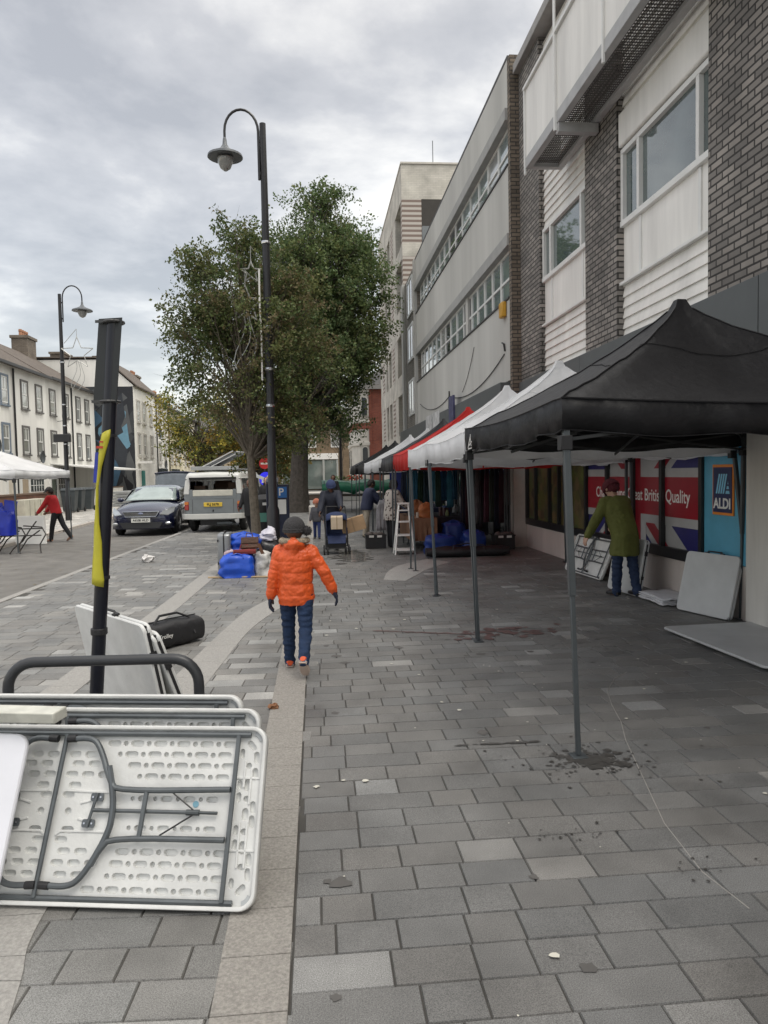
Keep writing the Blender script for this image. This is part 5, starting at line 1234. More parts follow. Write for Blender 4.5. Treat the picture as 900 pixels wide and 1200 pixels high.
# plain folding table: slab with rounded corners, a seam and a carry handle on one edge
def slab_table(label, O, u, v, W, Hh, th=.07, mat=plast2, group=None, handle='v1', seam=True, edge_frame=False, r=.05):
    u = Vector(u).normalized(); v = Vector(v); v = (v-u*v.dot(u)).normalized(); n = u.cross(v)
    Mx = Matrix(((u.x, v.x, n.x), (u.y, v.y, n.y), (u.z, v.z, n.z))).to_4x4()
    t = thing('folding_table', label, 'folding table', O, group=group)
    def mk(name, b, m, par, **k):
        b.v = [tuple(Mx @ Vector(p)) for p in b.v]; return make(name, b, m, par, **k)
    g = .006 if seam else .0
    hs = (th-g)/2
    def half(z0):
        P = rrect(0, W, 0, Hh, r); Q = rrect(.005, W-.005, .005, Hh-.005, r-.005)
        return MB().loft([[(x, y, z0) for x, y in Q], [(x, y, z0+.006) for x, y in P], [(x, y, z0+hs-.006) for x, y in P], [(x, y, z0+hs) for x, y in Q]])
    mk('table_half', half(0), mat, t, smooth=True)
    if seam:
        mk('table_half', half(hs+g), mat, t, smooth=True); mk('inner_frame', MB().box(.012, W-.012, .012, Hh-.012, hs-.002, hs+g+.002), blackpl, t)
    if handle:
        if handle[0] == 'v': y = Hh if handle[1] == '1' else 0; s = 1 if handle[1] == '1' else -1; a = W/2; b = MB().tube([(a-.11, y, th/2), (a-.09, y+s*.022, th/2), (a+.09, y+s*.022, th/2), (a+.11, y, th/2)], .008, 8).box(a-.125, a-.085, y-.002*s, y+.012*s, th/2-.016, th/2+.016).box(a+.085, a+.125, y-.002*s, y+.012*s, th/2-.016, th/2+.016)
        else: x = W if handle[1] == '1' else 0; s = 1 if handle[1] == '1' else -1; a = Hh/2; b = MB().tube([(x, a-.11, th/2), (x+s*.022, a-.09, th/2), (x+s*.022, a+.09, th/2), (x, a+.11, th/2)], .008, 8)
        mk('carry_handle', b, blackpl, t)
    if edge_frame:
        mk('locking_clip', MB().box(W, W+.004, .06, Hh-.05, th/2-.008, th/2+.008).box(W+.001, W+.012, Hh*.3, Hh*.36, th/2-.015, th/2+.015).box(W+.001, W+.012, Hh*.72, Hh*.8, th/2-.018, th/2+.018).box(W+.001, W+.012, Hh*.08, Hh*.14, th/2-.018, th/2+.018), blackpl, t)
    return t, Mx
# smooth white table end overlapping the front table at the left edge, closer to the camera
slab_table('smooth pale lilac white table top leaning over the left end of the front folding table', (-1.975, 2.82, .13), (.98, -.16, -.03), (.24, .38, .88), .82, .55, .045, M('lilac white plastic', (.72, .73, .78), .4, var=.04), handle=None, seam=False, r=.05)
# two white tables leaning back to back against the sign post
slab_table('white folding table leaning against the black sign post, nearer of the two', (-1.42, 5.02, .0), (.61, -.79, 0), (-.125, -.09, .79), 1.0, .80, .05, plast, handle='v1', edge_frame=True)
slab_table('white folding table leaning behind the sign post, farther of the two', (-1.24, 5.03, .0), (.61, -.79, 0), (-.22, -.16, .76), .92, .78, .05, plast, handle=None, edge_frame=True)
# box like thing resting on the middle table
bx = make('battery_box', MB().obox((-1.76, 3.0, .665), (.76, -.165, .0), (.02, .09, .0), (0, -.01, .045)), M('cream metal box', (.55, .55, .49), .5, var=.25, scale=6), bevel=.006); info(bx, 'cream metal box lying along the top of the middle folding table', 'box')
# black gazebo bag
bg = thing('carry_bag', 'long black carry bag with a small blue and white mark lying on the paving', 'bag', (-1.42, 7.05, 0), R(50))
b = MB(); rings = []
for i in range(9):
    x = -.34+i*.085; k = 1-.12*abs((i-4)/4)**3
    rings.append([(x, .13*k*math.copysign(abs(math.cos(a))**.6, math.cos(a)), .125+.12*k*math.copysign(abs(math.sin(a))**.6, math.sin(a))+.008*math.sin(i*2.1+a*3)) for a in [2*PI*j/20 for j in range(20)]])
make('bag_body', b.loft(rings), M('black nylon', (.014, .014, .016), .6, bump=.4, bscale=18), bg, smooth=True)
make('zip', MB().tube([(-.32, 0, .25), (0, .01, .256), (.32, 0, .25)], .006, 6), black, bg); make('strap', MB().tube([(-.2, -.135, .1), (-.2, -.05, .25), (-.1, 0, .30), (.1, 0, .30), (.2, -.05, .25), (.2, -.135, .1)], .012, 6), MATS['black nylon'], bg)
text('mark', 'Trolley', .055, whitept, bg, frame((-.14, -.137, .13), (1, 0, 0), (0, 0, 1)), .001)
make('badge', MB().box(-.285, -.245, -.137, -.130, .105, .155), M('badge blue', (.03, .12, .4), .5), bg)
# right side: tables by the shop wall
slab_table('white folding table with a black handle leaning on the shop wall below the blue panel', (3.98, 7.86, .0), (.27, -.96, 0), (.16, .05, .66), .74, .66, .06, plast2, handle='v1')
b, Mx = slab_table('large white table top lying flat on the paving at the right edge', (3.33, 5.30, .035), (.1, 1, 0), (-1, .1, 0), 1.5, 1.02, .045, plast2, handle=None, seam=False) if False else slab_table('large white table top lying flat on the paving at the right edge', (3.36, 5.30, .03), (.985, .055, 0), (.03, 1, 0), 1.10, 1.52, .045, plast2, handle=None, seam=False)
slab_table('white folding table standing upright behind the woman in the green coat', (3.83, 9.42, .0), (.12, -.99, 0), (.14, .0, .74), .72, .70, .065, plast2, handle=None, edge_frame=True)
tD, _ = under_table('white folding table with slatted dark framed underside held by the woman in green', (3.96, 10.05, .0), (-.06, 1, 0), (.26, .0, .62), L=1.30, H=.60, detail=False)
sh = MB()
for k in range(4):
    rings = []
    for i in range(9):
        rings.append([(3.86+.055*i+.02*noise.noise(Vector((i*.5, j*.4, k))), 8.02+.09*j+.02*noise.noise(Vector((j, i, k+5))), .012+k*.022+.014*noise.noise(Vector((i*.7, j*.7, k*3)))+.006) for j in range(9)])
    sh.loft(rings, cap=False, closed=False)
o = make('folded_sheets', sh, M('white sheet', (.6, .6, .62), .8), smooth=True, solid=.01); info(o, 'pile of folded white plastic sheets on the paving beside the leaning table', 'sheets')
# ------------------------------------------------------------------ vehicles
carblue = M('dark blue car paint', (.008, .012, .045), .22, .3, var=.08, coat=1.0); winglass = glass('car glass', (.035, .045, .05), .04)
screen = glass('windscreen glass', (.30, .36, .35), .08); lens = M('headlight', (.55, .57, .58), .08, .4, coat=1.0); tail = M('tail lamp red', (.35, .02, .015), .2, coat=.8)
plate_w = M('number plate white', (.75, .75, .7), .4); plate_y = M('number plate yellow', (.75, .52, .06), .4)
def wheel(root, x, y, r=.32, w=.2, hub=chrome, side=1):
    t = make('tyre', MB().lathe((x-w/2, y, r), [(r*.62, 0), (r*.93, 0), (r, .03), (r, w-.03), (r*.93, w), (r*.62, w)], 28, 'X'), rubber, root, smooth=True)
    xs = x+side*(w/2-.015)
    b = MB().lathe((xs-.01, y, r), [(r*.62, 0), (r*.62, .02), (r*.5, .012), (.06, .02), (.01, .025)], 20, 'X')
    for k in range(5): a = 2*PI*k/5; b.bar((xs+side*.02, y, r), (xs+side*.012, y+r*.6*math.cos(a), r+r*.6*math.sin(a)), .05, .02, up=(1, 0, 0))
    make('rim', b, hub, t)
    return t
def car(label, loc, rz, paint, front=True, tail_up=False, H=1.42, L=4.6, W=1.80, plate='AK08 HLD'):
    """local: y forward, x right"""
    t = thing('parked_car', label, 'car', loc, rz)
    hw = W/2
    # lower body: stations along y; (y, half width, z sill, z belt, z deck)
    st = [(2.30, .60, .30, .52, .60), (2.24, .78, .22, .60, .68), (2.05, .86, .19, .70, .78), (1.6, hw-.01, .19, .78, .87), (1.1, hw, .2, .86, .94), (.5, hw, .2, .90, .96), (-.5, hw, .2, .93, .98), (-1.4, hw, .2, .96, 1.0), (-1.9, hw-.02, .22, .97, 1.03), (-2.2, .80, .26, .93, 1.0), (-2.30, .70, .34, .8, .88)]
    st = [(a*L/4.6, b, c, d, e) for a, b, c, d, e in st]
    rings = []
    for y, w, z0, z1, z2 in st:
        half = [(w*.86, z0), (w*.98, z0+.12), (w, (z0+z1)/2+.04), (w*.985, z1-.04), (w*.93, z1+.01), (w*.72, z2-.01), (w*.4, z2+.02), (0.0, z2+.035)]
        ring = [(x, y, z) for x, z in half] + [(-x, y, z) for x, z in reversed(half[:-1])]
        rings.append(ring)
    body = make('body', MB().loft(rings), paint, t, smooth=True, sub=2)
    # cabin
    cab = [(1.05, .72, .93, .94), (.45, .66, .93, H-.16), (.15, .64, .93, H-.03), (-.5, .63, .93, H), (-1.2, .61, .93, H-.03), (-1.7, .60, .93, H-.15), (-2.05, .64, .95, 1.02)]
    rings = []
    for y, w, z0, z1 in cab:
        y *= L/4.6
        half = [(hw*.92, z0), (hw*.88, z0+(z1-z0)*.35), (w+.03, z0+(z1-z0)*.85), (w-.08, z1), (w*.4, z1+.02), (0, z1+.025)]
        rings.append([(x, y, z) for x, z in half] + [(-x, y, z) for x, z in reversed(half[:-1])])
    make('cabin', MB().loft(rings), paint, t, smooth=True, sub=1)
    # windscreen and windows, set just proud of the cabin
    def shell(pts, nm, m, off=.012):
        return make(nm, MB().add(pts, [tuple(range(len(pts)))]), m, t, solid=.006)
    rw = [(-.62, 1.01, .985), (.62, 1.01, .985), (.70, .86, 1.0)]
    n = 9; b = MB(); rings = []
    for i in range(n):
        f = i/(n-1); y = (1.04+(.20-1.04)*f)*L/4.6; z = .975+(H-.06-.975)*f**.92; w = .74-.14*f
        rings.append([(w*u, y-.10*u*u+.035, z+.022-.02*u*u) for u in [-1+2*k/10 for k in range(11)]])
    make('windscreen', MB().loft(rings, cap=False, closed=False), screen, t, smooth=True, solid=.01)
    rings = []
    for i in range(6):
        f = i/5; y = (-1.98+(-1.50+1.98)*f)*L/4.6; z = 1.04+(H-.09-1.04)*f; w = .66-.05*f
        rings.append([(w*u, y+.08*u*u-.05, z+.012) for u in [-1+2*k/8 for k in range(9)]])
    make('rear_window', MB().loft(rings, cap=False, closed=False), winglass, t, smooth=True, solid=.01)
    for s in (-1, 1):
        for ya, yb, yc, yd in ((.80, -.28, -.28, .30), (-.33, -1.55, -1.35, -.33)):
            P = []
            xb, xt = hw*.925, .70
            q = [(xb, ya, .965), (xb, yb, .985), (xt, yc, H-.11), (xt, yd, H-.13)]
            make('side_window', MB().add([(s*x, y*L/4.6, z) for x, y, z in q], [(0, 1, 2, 3)]), winglass, t, solid=.012)
    for s in (-1, 1):
        for y in (1.40, -1.38): wheel(t, s*(hw-.10), y*L/4.6, .32, .20, side=s)
        b = MB()
        for y in (1.40, -1.38):
            P = [(s*(hw+.004), y*L/4.6+.385*math.cos(a), .33+.385*math.sin(a)) for a in [R(-12)+R(204)*i/14 for i in range(15)]]; b.prism(P, (-s*.03, 0, 0))
        make('wheel_arch', b, blackpl, t)
        m = make('mirror', MB().ell((s*(hw+.08), .62, .99), (.10, .06, .07), 12, 8), paint, t, smooth=True)
        b = MB()
        make('door_seam', MB().box(s*(hw-.0), s*(hw+.004), -.31, -.30, .3, .9).box(s*(hw), s*(hw+.004), .66, .67, .3, .86), blackpl, t)
        make('door_handle', MB().box(s*(hw-.005), s*(hw+.025), -.18, -.02, .80, .83), paint, t)
    if front:
        yy = 2.30*L/4.6
        make('bumper', MB().loft([[(x, yy-.28-.0+.30*(1-abs(x/.86)**2.2), z) for x in [-.86+1.72*i/12 for i in range(13)]] for z in (.20, .30, .42, .50)], cap=False, closed=False), paint, t, smooth=True, solid=.02)
        g = make('grille', MB().prism([(-.50, yy+.035, .70), (.50, yy+.035, .70), (.42, yy+.06, .56), (-.42, yy+.06, .56)], (0, -.12, 0)), M('grille black', (.02, .02, .022), .4), t)
        b = MB().tube([(-.50, yy+.04, .70), (.50, yy+.04, .70), (.42, yy+.065, .56), (-.42, yy+.065, .56), (-.50, yy+.04, .70)], .012, 6)
        for k in range(3): z = .595+k*.03; b.bar((-.44-.02*k, yy+.052, z), (.44+.02*k, yy+.052, z), .006)
        make('chrome_surround', b, chrome, g); make('badge', MB().ell((0, yy+.06, .645), (.075, .012, .03), 14, 6), M('badge silver blue', (.3, .33, .45), .25, .6), g)
        make('lower_grille', MB().prism([(-.60, yy+.03, .40), (.60, yy+.03, .40), (.50, yy+.045, .23), (-.50, yy+.045, .23)], (0, -.1, 0)), MATS['grille black'], t)
        pl = make('number_plate', MB().box(-.26, .26, yy+.055, yy+.07, .40, .51), plate_w, t)
        text('plate_text', plate, .095, black, pl, frame((0, yy+.0705, .455), (-1, 0, 0), (0, 0, 1)), .001, bold=.003)
        for s in (-1, 1):
            P = [(s*.52, yy-.02, .60), (s*.60, yy-.03, .70), (s*.80, yy-.32, .80), (s*.865, yy-.50, .80), (s*.86, yy-.34, .66), (s*.74, yy-.12, .58)]
            make('headlight', MB().prism(P, (0, .05, .012)), lens, t, bevel=.012); 
            make('fog_lamp', MB().ell((s*.70, yy-.08, .36), (.11, .05, .045), 10, 6), lens, t)
    if tail_up:
        yr = -2.0*L/4.6
        rings = []
        for i in range(8):
            f = i/7; y = yr+.55-f*.95; z = H-.05+f*.62-.15*f*f; w = .66+.04*f
            rings.append([(w*u, y-.03*u*u, z-.05*u*u) for u in [-1+2*k/8 for k in range(9)]])
        tg = make('raised_tailgate', MB().loft(rings, cap=False, closed=False), paint, t, smooth=True, solid=.04)
        rings = []
        for i in range(8):
            f = i/7; y = yr-.38-.1*math.sin(f*PI/2); z = H+.38-f*.80; w = .68
            rings.append([(w*u, y-.02*u*u, z-.05*u*u) for u in [-1+2*k/8 for k in range(9)]])
        make('tailgate_glass', MB().loft(rings, cap=False, closed=False), M('grey tailgate glass', (.16, .18, .20), .25, var=.2), tg, smooth=True, solid=.01)  # plain grey glass colour, tone varied by noise
        for s in (-1, 1): make('tail_lamp', MB().box(s*.70-.06, s*.70+.06, yr-.30, yr-.2, .7, .95), tail, t, bevel=.02)
    return t
car('dark blue hatchback parked facing the camera with its number plate AK08 HLD showing', (-4.97, 23.75, -.07), PI, carblue)
car('navy hatchback with its tailgate raised, parked behind the front car and beside the camper van', (-4.98, 29.0, -.07), 0, carblue, front=False, tail_up=True, H=1.45, L=4.2, W=1.7)
# camper van: rear view
vg = M('camper grey paint', (.19, .21, .22), .4, var=.08, coat=.4); vw = M('camper white paint', (.60, .60, .57), .4, var=.06, coat=.4)
van = thing('camper_van', 'grey and white vintage camper van seen from the rear with its roof flap raised', 'camper van', (-2.83, 23.4, 0), R(-3))
W2 = .81; y0 = -2.1; y1 = 2.1
def vsec(y, k, kz=0):
    prof = [(.0, .34), (.70, .34), (.80, .42), (.835, .62), (.835, .92)]
    return prof
rings = []
def ringl(y, k, zt): 
    P = [(.62*k, .36), (.78*k, .42), (.83*k, .60), (.835*k, .80), (.825*k, zt)]
    return [(x, y, z) for x, z in P] + [(-x, y, z) for x, z in reversed(P)]
rings = [ringl(y0+.0, .93, 1.08), ringl(y0+.05, .975, 1.08), ringl(y0+.18, 1, 1.08), ringl(0, 1, 1.08), ringl(y1-.25, 1, 1.08), ringl(y1-.06, .96, 1.08), ringl(y1, .88, 1.08)]
make('lower_body', MB().loft(rings), vg, van, smooth=True, autos=50)
# white upper: roof and pillars around real window openings at the back
def ru(y, k, z0, z1, n=7):
    P = [(.825*k, z0)]
    for i in range(n): a = R(90*i/(n-1)); P.append(((.70+.09*math.cos(a))*k - .0, z1-.14+.14*math.sin(a)))
    P.append((0.0, z1+.025))
    return [(x, y, z) for x, z in P] + [(-x, y, z) for x, z in reversed(P[:-1])]
rings = [ru(y0+.06, .93, 1.52, 1.60), ru(y0+.12, .98, 1.52, 1.66), ru(y0+.35, 1, 1.52, 1.70), ru(0, 1, 1.52, 1.72), ru(y1-.4, 1, 1.52, 1.70), ru(y1-.12, .95, 1.52, 1.62)]
make('roof', MB().loft(rings), vw, van, smooth=True, autos=60)
for s in (-1, 1):
    make('rear_pillar', MB().loft([[(s*.83, y0+.01, 1.08), (s*.66, y0+.0, 1.08), (s*.66, y0+.12, 1.08), (s*.83, y0+.3, 1.08)], [(s*.765, y0+.07, 1.54), (s*.64, y0+.05, 1.54), (s*.64, y0+.16, 1.54), (s*.77, y0+.34, 1.54)]]), vw, van, bevel=.02)
    for ya, yb in ((-.75, -.65), (.35, .45), (1.2, 1.3), (1.95, 2.05)): make('side_pillar', MB().loft([[(s*.83, ya, 1.08), (s*.80, ya, 1.08), (s*.80, yb, 1.08), (s*.83, yb, 1.08)], [(s*.77, ya, 1.54), (s*.74, ya, 1.54), (s*.74, yb, 1.54), (s*.77, yb, 1.54)]]), vw, van)
    make('side_window', MB().loft([[(s*.812, -1.85, 1.10), (s*.812, 1.95, 1.10), (s*.805, 1.95, 1.10), (s*.805, -1.85, 1.10)], [(s*.757, -1.85, 1.53), (s*.757, 1.95, 1.53), (s*.75, 1.95, 1.53), (s*.75, -1.85, 1.53)]]), winglass, van)
    lt = make('tail_lamp', MB().box(s*.74-.06, s*.74+.06, y0-.03, y0+.02, .64, .88), tail, van, bevel=.02); make('indicator', MB().box(s*.74-.055, s*.74+.055, y0-.036, y0-.031, .80, .87), M('indicator orange', (.6, .2, .03), .3), lt)
    make('mud_flap', MB().box(s*.66-.12, s*.66+.12, -1.0, -.97, .14, .38), rubber, van)
    for y in (-1.25, 1.35): wheel(van, s*.72, y, .31, .17, hub=chrome, side=s)
    make('mirror', MB().tube([(s*.82, 1.6, 1.1), (s*1.0, 1.65, 1.2)], .012, 6).ell((s*1.02, 1.66, 1.28), (.07, .02, .11), 10, 6), darkgrey, van)
make('tailgate_band', MB().box(-.56, .56, y0-.012, y0+.02, 1.03, 1.20), M('cream panel', (.62, .60, .52), .5), van, bevel=.012)
make('body_step', MB().box(-.66, .66, y0-.004, y0+.03, .95, 1.08).box(-.66, -.565, y0-.006, y0+.02, 1.0, 1.22).box(.565, .66, y0-.006, y0+.02, 1.0, 1.22), vg, van, bevel=.01)
make('window_frame', MB().box(-.66, .66, y0+.0, y0+.05, 1.50, 1.56).box(-.66, .66, y0-.0, y0+.03, 1.201, 1.225), rubber, van)
make('tailgate_seam', MB().box(-.58, -.572, y0-.006, y0+.01, .52, .94).box(.572, .58, y0-.006, y0+.01, .52, .94).box(-.58, .58, y0-.006, y0+.01, .512, .52), blackpl, van)
npl = make('number_plate', MB().box(-.26, .26, y0-.022, y0-.006, .73, .85), plate_y, van, bevel=.008)
text('plate_text', 'PLJ 567R', .095, black, npl, frame((0, y0-.0225, .79), (1, 0, 0), (0, 0, 1)), .001, bold=.003)
make('handle', MB().ell((0, y0-.02, .62), (.02, .02, .03), 8, 5), black, van)
make('bumper', MB().loft([[(x, y0-.10+.16*abs(x/.88)**5, z) for x in [-.88+1.76*i/16 for i in range(17)]] for z in (.385, .40, .52, .535)], cap=False, closed=False), vw, van, smooth=True, solid=.03)
make('engine_underside', MB().box(-.4, .4, y0+.15, y0+1.2, .20, .38), blackpl, van); make('exhaust', MB().tube([(.1, y0+.02, .25), (.5, y0+.02, .25), (.52, y0+.4, .25)], .045, 8), darkgrey, van)
make('interior', MB().box(-.62, -.3, y0+.5, y0+.9, 1.0, 1.32).box(-.25, .25, y0+1.7, y0+1.85, 1.0, 1.45).box(.3, .62, y0+.8, y0+1.2, 1.0, 1.4).tube([(0, 0, 1.0), (0, 0, 1.6)], .02, 6).box(-.6, .6, 1.2, 1.3, .9, 1.35), M('van interior', (.16, .10, .07), .8), van)
make('roof_tray', MB().box(-.62, .66, y0+.3, 1.2, 1.765, 1.80).box(-.66, .70, y0+.28, y0+.33, 1.765, 1.87), M('tray grey', (.35, .36, .36), .5), van, bevel=.01)
b = MB().loft([[(-.45, y0+.7, 1.82), (-.45, 0.5, 1.82), (-.41, 0.5, 1.80), (-.41, y0+.7, 1.80)], [(.50, y0+.9, 2.30), (.50, .5, 2.30), (.52, .5, 2.26), (.52, y0+.9, 2.26)]])
fl = make('roof_flap', b, M('flap grey', (.16, .17, .18), .5), van)
make('flap_rail', MB().bar((-.30, y0+.7, 1.80), (.58, y0+.9, 2.26), .03).bar((-.50, y0+.69, 1.82), (.46, y0+.88, 2.32), .035).tube([(.55, y0+.9, 2.30), (.80, y0+.9, 2.27)], .012, 6), M('rail pale', (.55, .55, .54), .5), fl)
make('side_awning', MB().loft([[(.72, -.5, 1.66), (.72, 1.4, 1.66), (.74, 1.4, 1.64), (.74, -.5, 1.64)], [(1.25, -.2, 1.42), (1.25, 1.4, 1.42), (1.27, 1.4, 1.40), (1.27, -.2, 1.40)]]), M('sliding flap', (.3, .31, .31), .4), van)
# ------------------------------------------------------------------ people
def person(label, loc, rz, H, lean=0., arms=((10, 12, 15), (10, 12, 15)), legs=((8, 5), (-8, 15)), coat=None, hem=.50, trousers=None, hat=None, hair=None, skin=None, gloves=None, shoes=None, vox=.010, puffer=False, hood=None, bulk=1.0, head=1.0, headpitch=0, headyaw=0, flare=.0, pompom=False, sole=None, fine=False, hips=1.0, group=None, cap=False, cuffs=None):
    """local: y forward, x right. arms/legs: (left, right); arm=(pitch forward, abduction, elbow), leg=(pitch forward, knee)"""
    t = thing('person', label, 'person', loc, rz, group)
    hipw, shw = .052*H*hips, .118*H
    lean = R(lean); sp = Vector((0, math.sin(lean), math.cos(lean))); fwd = Vector((0, math.cos(lean), -math.sin(lean)))
    legj = []
    for s, (a, k) in zip((-1, 1), legs):
        a, k = R(a), R(k); d1 = Vector((s*.02, math.sin(a), -math.cos(a))); d2 = Vector((0, math.sin(a-k), -math.cos(a-k)))
        hp = Vector((s*hipw, 0, 0)); kn = hp+d1*.240*H; an = kn+d2*.235*H
        fd = Vector((s*.08, math.cos(a-k), math.sin(a-k))).normalized() if k > R(30) or a < -.15 else Vector((s*.10, 1, 0)).normalized()
        legj.append((hp, kn, an, fd))
    drop = min(j[2].z for j in legj); up = .040*H - drop
    legj = [(a+Vector((0, 0, up)), b+Vector((0, 0, up)), c+Vector((0, 0, up)), d) for a, b, c, d in legj]
    pel = Vector((0, 0, up)); ch = pel+sp*.20*H; sh = pel+sp*.295*H; nk = pel+sp*.335*H
    hp_ = lean+R(headpitch); hd = Vector((0, math.sin(hp_*.6), math.cos(hp_*.6))).normalized()
    hr = .064*H*head
    hc = nk+hd*(hr*1.15)
    Rh = Matrix.Rotation(R(headyaw), 3, 'Z') @ Matrix.Rotation(-hp_*1.0, 3, 'X')
    armj = []
    for s, (a, ab, e) in zip((-1, 1), arms):
        a, ab, e = R(a)+0*lean, R(ab), R(e); S0 = sh+Vector((s*shw*.88, 0, -.008*H))
        d1 = Vector((s*math.sin(ab), math.sin(a)*math.cos(ab), -math.cos(a)*math.cos(ab))); d2 = Vector((s*math.sin(ab*.75), math.sin(a+e)*math.cos(ab*.75), -math.cos(a+e)*math.cos(ab*.75)))
        E_ = S0+d1*.165*H; W_ = E_+d2*.145*H; armj.append((S0, E_, W_, d2, s))
    skin = skin or skin_l
    def ellring(c, ax, rx, ry, n=22, mod=None):
        y_ = Vector((0, ax.z, -ax.y)).normalized() if abs(ax.x) < .5 else Vector((0, 1, 0))
        return [c+Vector((1, 0, 0))*rx*math.cos(2*PI*k/n)+y_*ry*math.sin(2*PI*k/n) for k in range(n)]
    b = MB()
    tor = [(-.02, .088*hips, .060), (.05, .086, .060), (.11, .078, .054), (.18, .088, .060), (.25, .100, .062), (.29, .092, .050), (.315, .05, .04)]
    b.loft([ellring(pel+sp*f*H, sp, rx*H, ry*H) for f, rx, ry in tor])
    b.capsule(sh, nk+hd*hr*.5, .032*H*head, .030*H*head)
    # head with jaw, nose, ears
    b.ell(hc+Rh @ Vector((0, 0, hr*.16)), (hr*.86, hr*1.0, hr*.98), 18, 13, Rh)
    b.ell(hc+Rh @ Vector((0, hr*.26, -hr*.48)), (hr*.60, hr*.68, hr*.66), 14, 10, Rh)
    b.ell(hc+Rh @ Vector((0, hr*.98, -hr*.16)), (hr*.13, hr*.22, hr*.24), 8, 7, Rh)
    for s in (-1, 1): b.ell(hc+Rh @ Vector((s*hr*.86, -.02*hr, -hr*.1)), (hr*.10, hr*.18, hr*.26), 8, 7, Rh)
    for hp0, kn, an, fd in legj:
        b.capsule(hp0, kn, .050*H, .034*H); b.capsule(kn, an, .034*H, .022*H)
        b.capsule(an+Vector((0, 0, -.014*H)), an+fd*.075*H+Vector((0, 0, -.018*H)), .020*H, .017*H)
    for S0, E_, W_, d2, s in armj:
        b.capsule(S0, E_, .028*H, .023*H); b.capsule(E_, W_, .023*H, .016*H)
    def handgeo(b, W_, d2, s, k=1.0):
        side = Vector((s, 0, 0)); side = (side-d2*side.dot(d2)).normalized(); nrm = d2.cross(side)*(-s)   # palm normal
        inn = nrm if nrm.y > -1 else -nrm
        pw = .022*H*k
        # palm: broad in the fore-aft direction
        fa = Vector((0, 1, 0)); fa = (fa-d2*fa.dot(d2)).normalized(); tk = d2.cross(fa).normalized()
        pm = W_+d2*.028*H
        b.loft([[W_+d2*q*H+fa*w*H*k*math.cos(2*PI*i/12)+tk*h_*H*k*math.sin(2*PI*i/12) for i in range(12)] for q, w, h_ in ((-.006, .013, .012), (.012, .021, .011), (.035, .025, .011), (.052, .023, .009), (.056, .014, .005))])
        inw = -tk*s if (tk*s).dot(side) > 0 else tk*s
        for i, (o_, ln) in enumerate(((.019, .040), (.0065, .046), (-.0065, .043), (-.019, .033))):
            p0 = W_+d2*.048*H+fa*o_*H*k; p1 = p0+(d2+inw*.25).normalized()*ln*.5*H*k; p2 = p1+(d2*.7+inw*.7).normalized()*ln*.5*H*k
            b.capsule(p0, p1, .0062*H*k, .0058*H*k, 8); b.capsule(p1, p2, .0058*H*k, .005*H*k, 8)
        p0 = W_+d2*.014*H+fa*.018*H*k; p1 = p0+(d2*.6+fa*.75+inw*.2).normalized()*.024*H*k; p2 = p1+(d2*.9+fa*.2+inw*.25).normalized()*.022*H*k
        b.capsule(p0, p1, .008*H*k, .007*H*k, 8); b.capsule(p1, p2, .007*H*k, .0058*H*k, 8)
    for S0, E_, W_, d2, s in armj: handgeo(b, W_, d2, s)
    blend('body', b, skin, t, voxel=max(.0045, vox*.62), it=2)
    # eyes and mouth
    eb = MB()
    for s in (-1, 1): eb.ell(hc+Rh @ Vector((s*hr*.33, hr*.86, hr*.04)), (hr*.11, hr*.08, hr*.07), 8, 6, Rh)
    make('eye', eb, M('eye dark', (.03, .025, .02), .25), t, smooth=True)
    make('mouth', MB().ell(hc+Rh @ Vector((0, hr*.90, -hr*.52)), (hr*.26, hr*.06, hr*.05), 10, 6, Rh), M('lips', (.28, .10, .09), .5), t, smooth=True)
    # trousers
    if trousers:
        b = MB(); b.loft([ellring(pel+sp*f*H, sp, rx*H, ry*H) for f, rx, ry in ((-.05, .075*hips, .058), (-.02, .098*hips, .070), (.06, .094, .068), (.10, .088, .062))])
        for hp0, kn, an, fd in legj:
            b.capsule(hp0, kn, .060*H, .044*H); b.capsule(kn, an.lerp(kn, -.01), .044*H, .036*H)
        blend('trousers', b, trousers, t, voxel=vox, it=3, disp=lambda co: np.array([.011*H/1.2*noise.noise(Vector((p[0]*12, p[1]*12, p[2]*34))) for p in co]) if fine else np.zeros(len(co)))
    for hp0, kn, an, fd in legj:
        b = MB(); lo = Vector((0, 0, -.022*H)); up_ = Vector((0, -fd.z, fd.y)) if fd.z else Vector((0, 0, 1))
        upv = Vector((0, 0, 1)) - fd*fd.z; upv.normalize(); rt = fd.cross(upv)
        heel = an-fd*.032*H-upv*.022*H
        secs = ((0, .020, .040), (.015, .026, .052), (.045, .026, .056), (.075, .029, .036), (.11, .030, .028), (.135, .022, .022), (.145, .010, .012))
        rings = []
        for q, w, h_ in secs:
            c = heel+fd*q*H; P = []
            for i in range(14):
                a = 2*PI*i/14; x = w*math.cos(a)*H; z = h_*H*(.5+.5*math.sin(a)) if math.sin(a) > -.3 else h_*.5*H*.0
                P.append(c+rt*x+upv*(z-.004*H))
            rings.append(P)
        sh_ = make('shoe', b.loft(rings), shoes or black, t, smooth=True, autos=60)
        if sole is not None:
            b = MB(); rings = [[heel+fd*q*H+rt*w*1.06*math.cos(2*PI*i/14)*H+upv*((-.010 if math.sin(2*PI*i/14) < 0 else .008)*H) for i in range(14)] for q, w, h_ in secs]
            make('sole', b.loft(rings), sole, sh_)
            make('shoe_panel', MB().loft([[heel+fd*q*H+rt*w*H*1.03*math.cos(a)+upv*(h_*H*(.52+.5*math.sin(a))) for a in [2*PI*i/12 for i in range(12)]] for q, w, h_ in ((-.004, .017, .035), (.012, .026, .048), (.03, .0262, .045))]), M('shoe orange', (.65, .10, .03), .6), sh_, smooth=True)
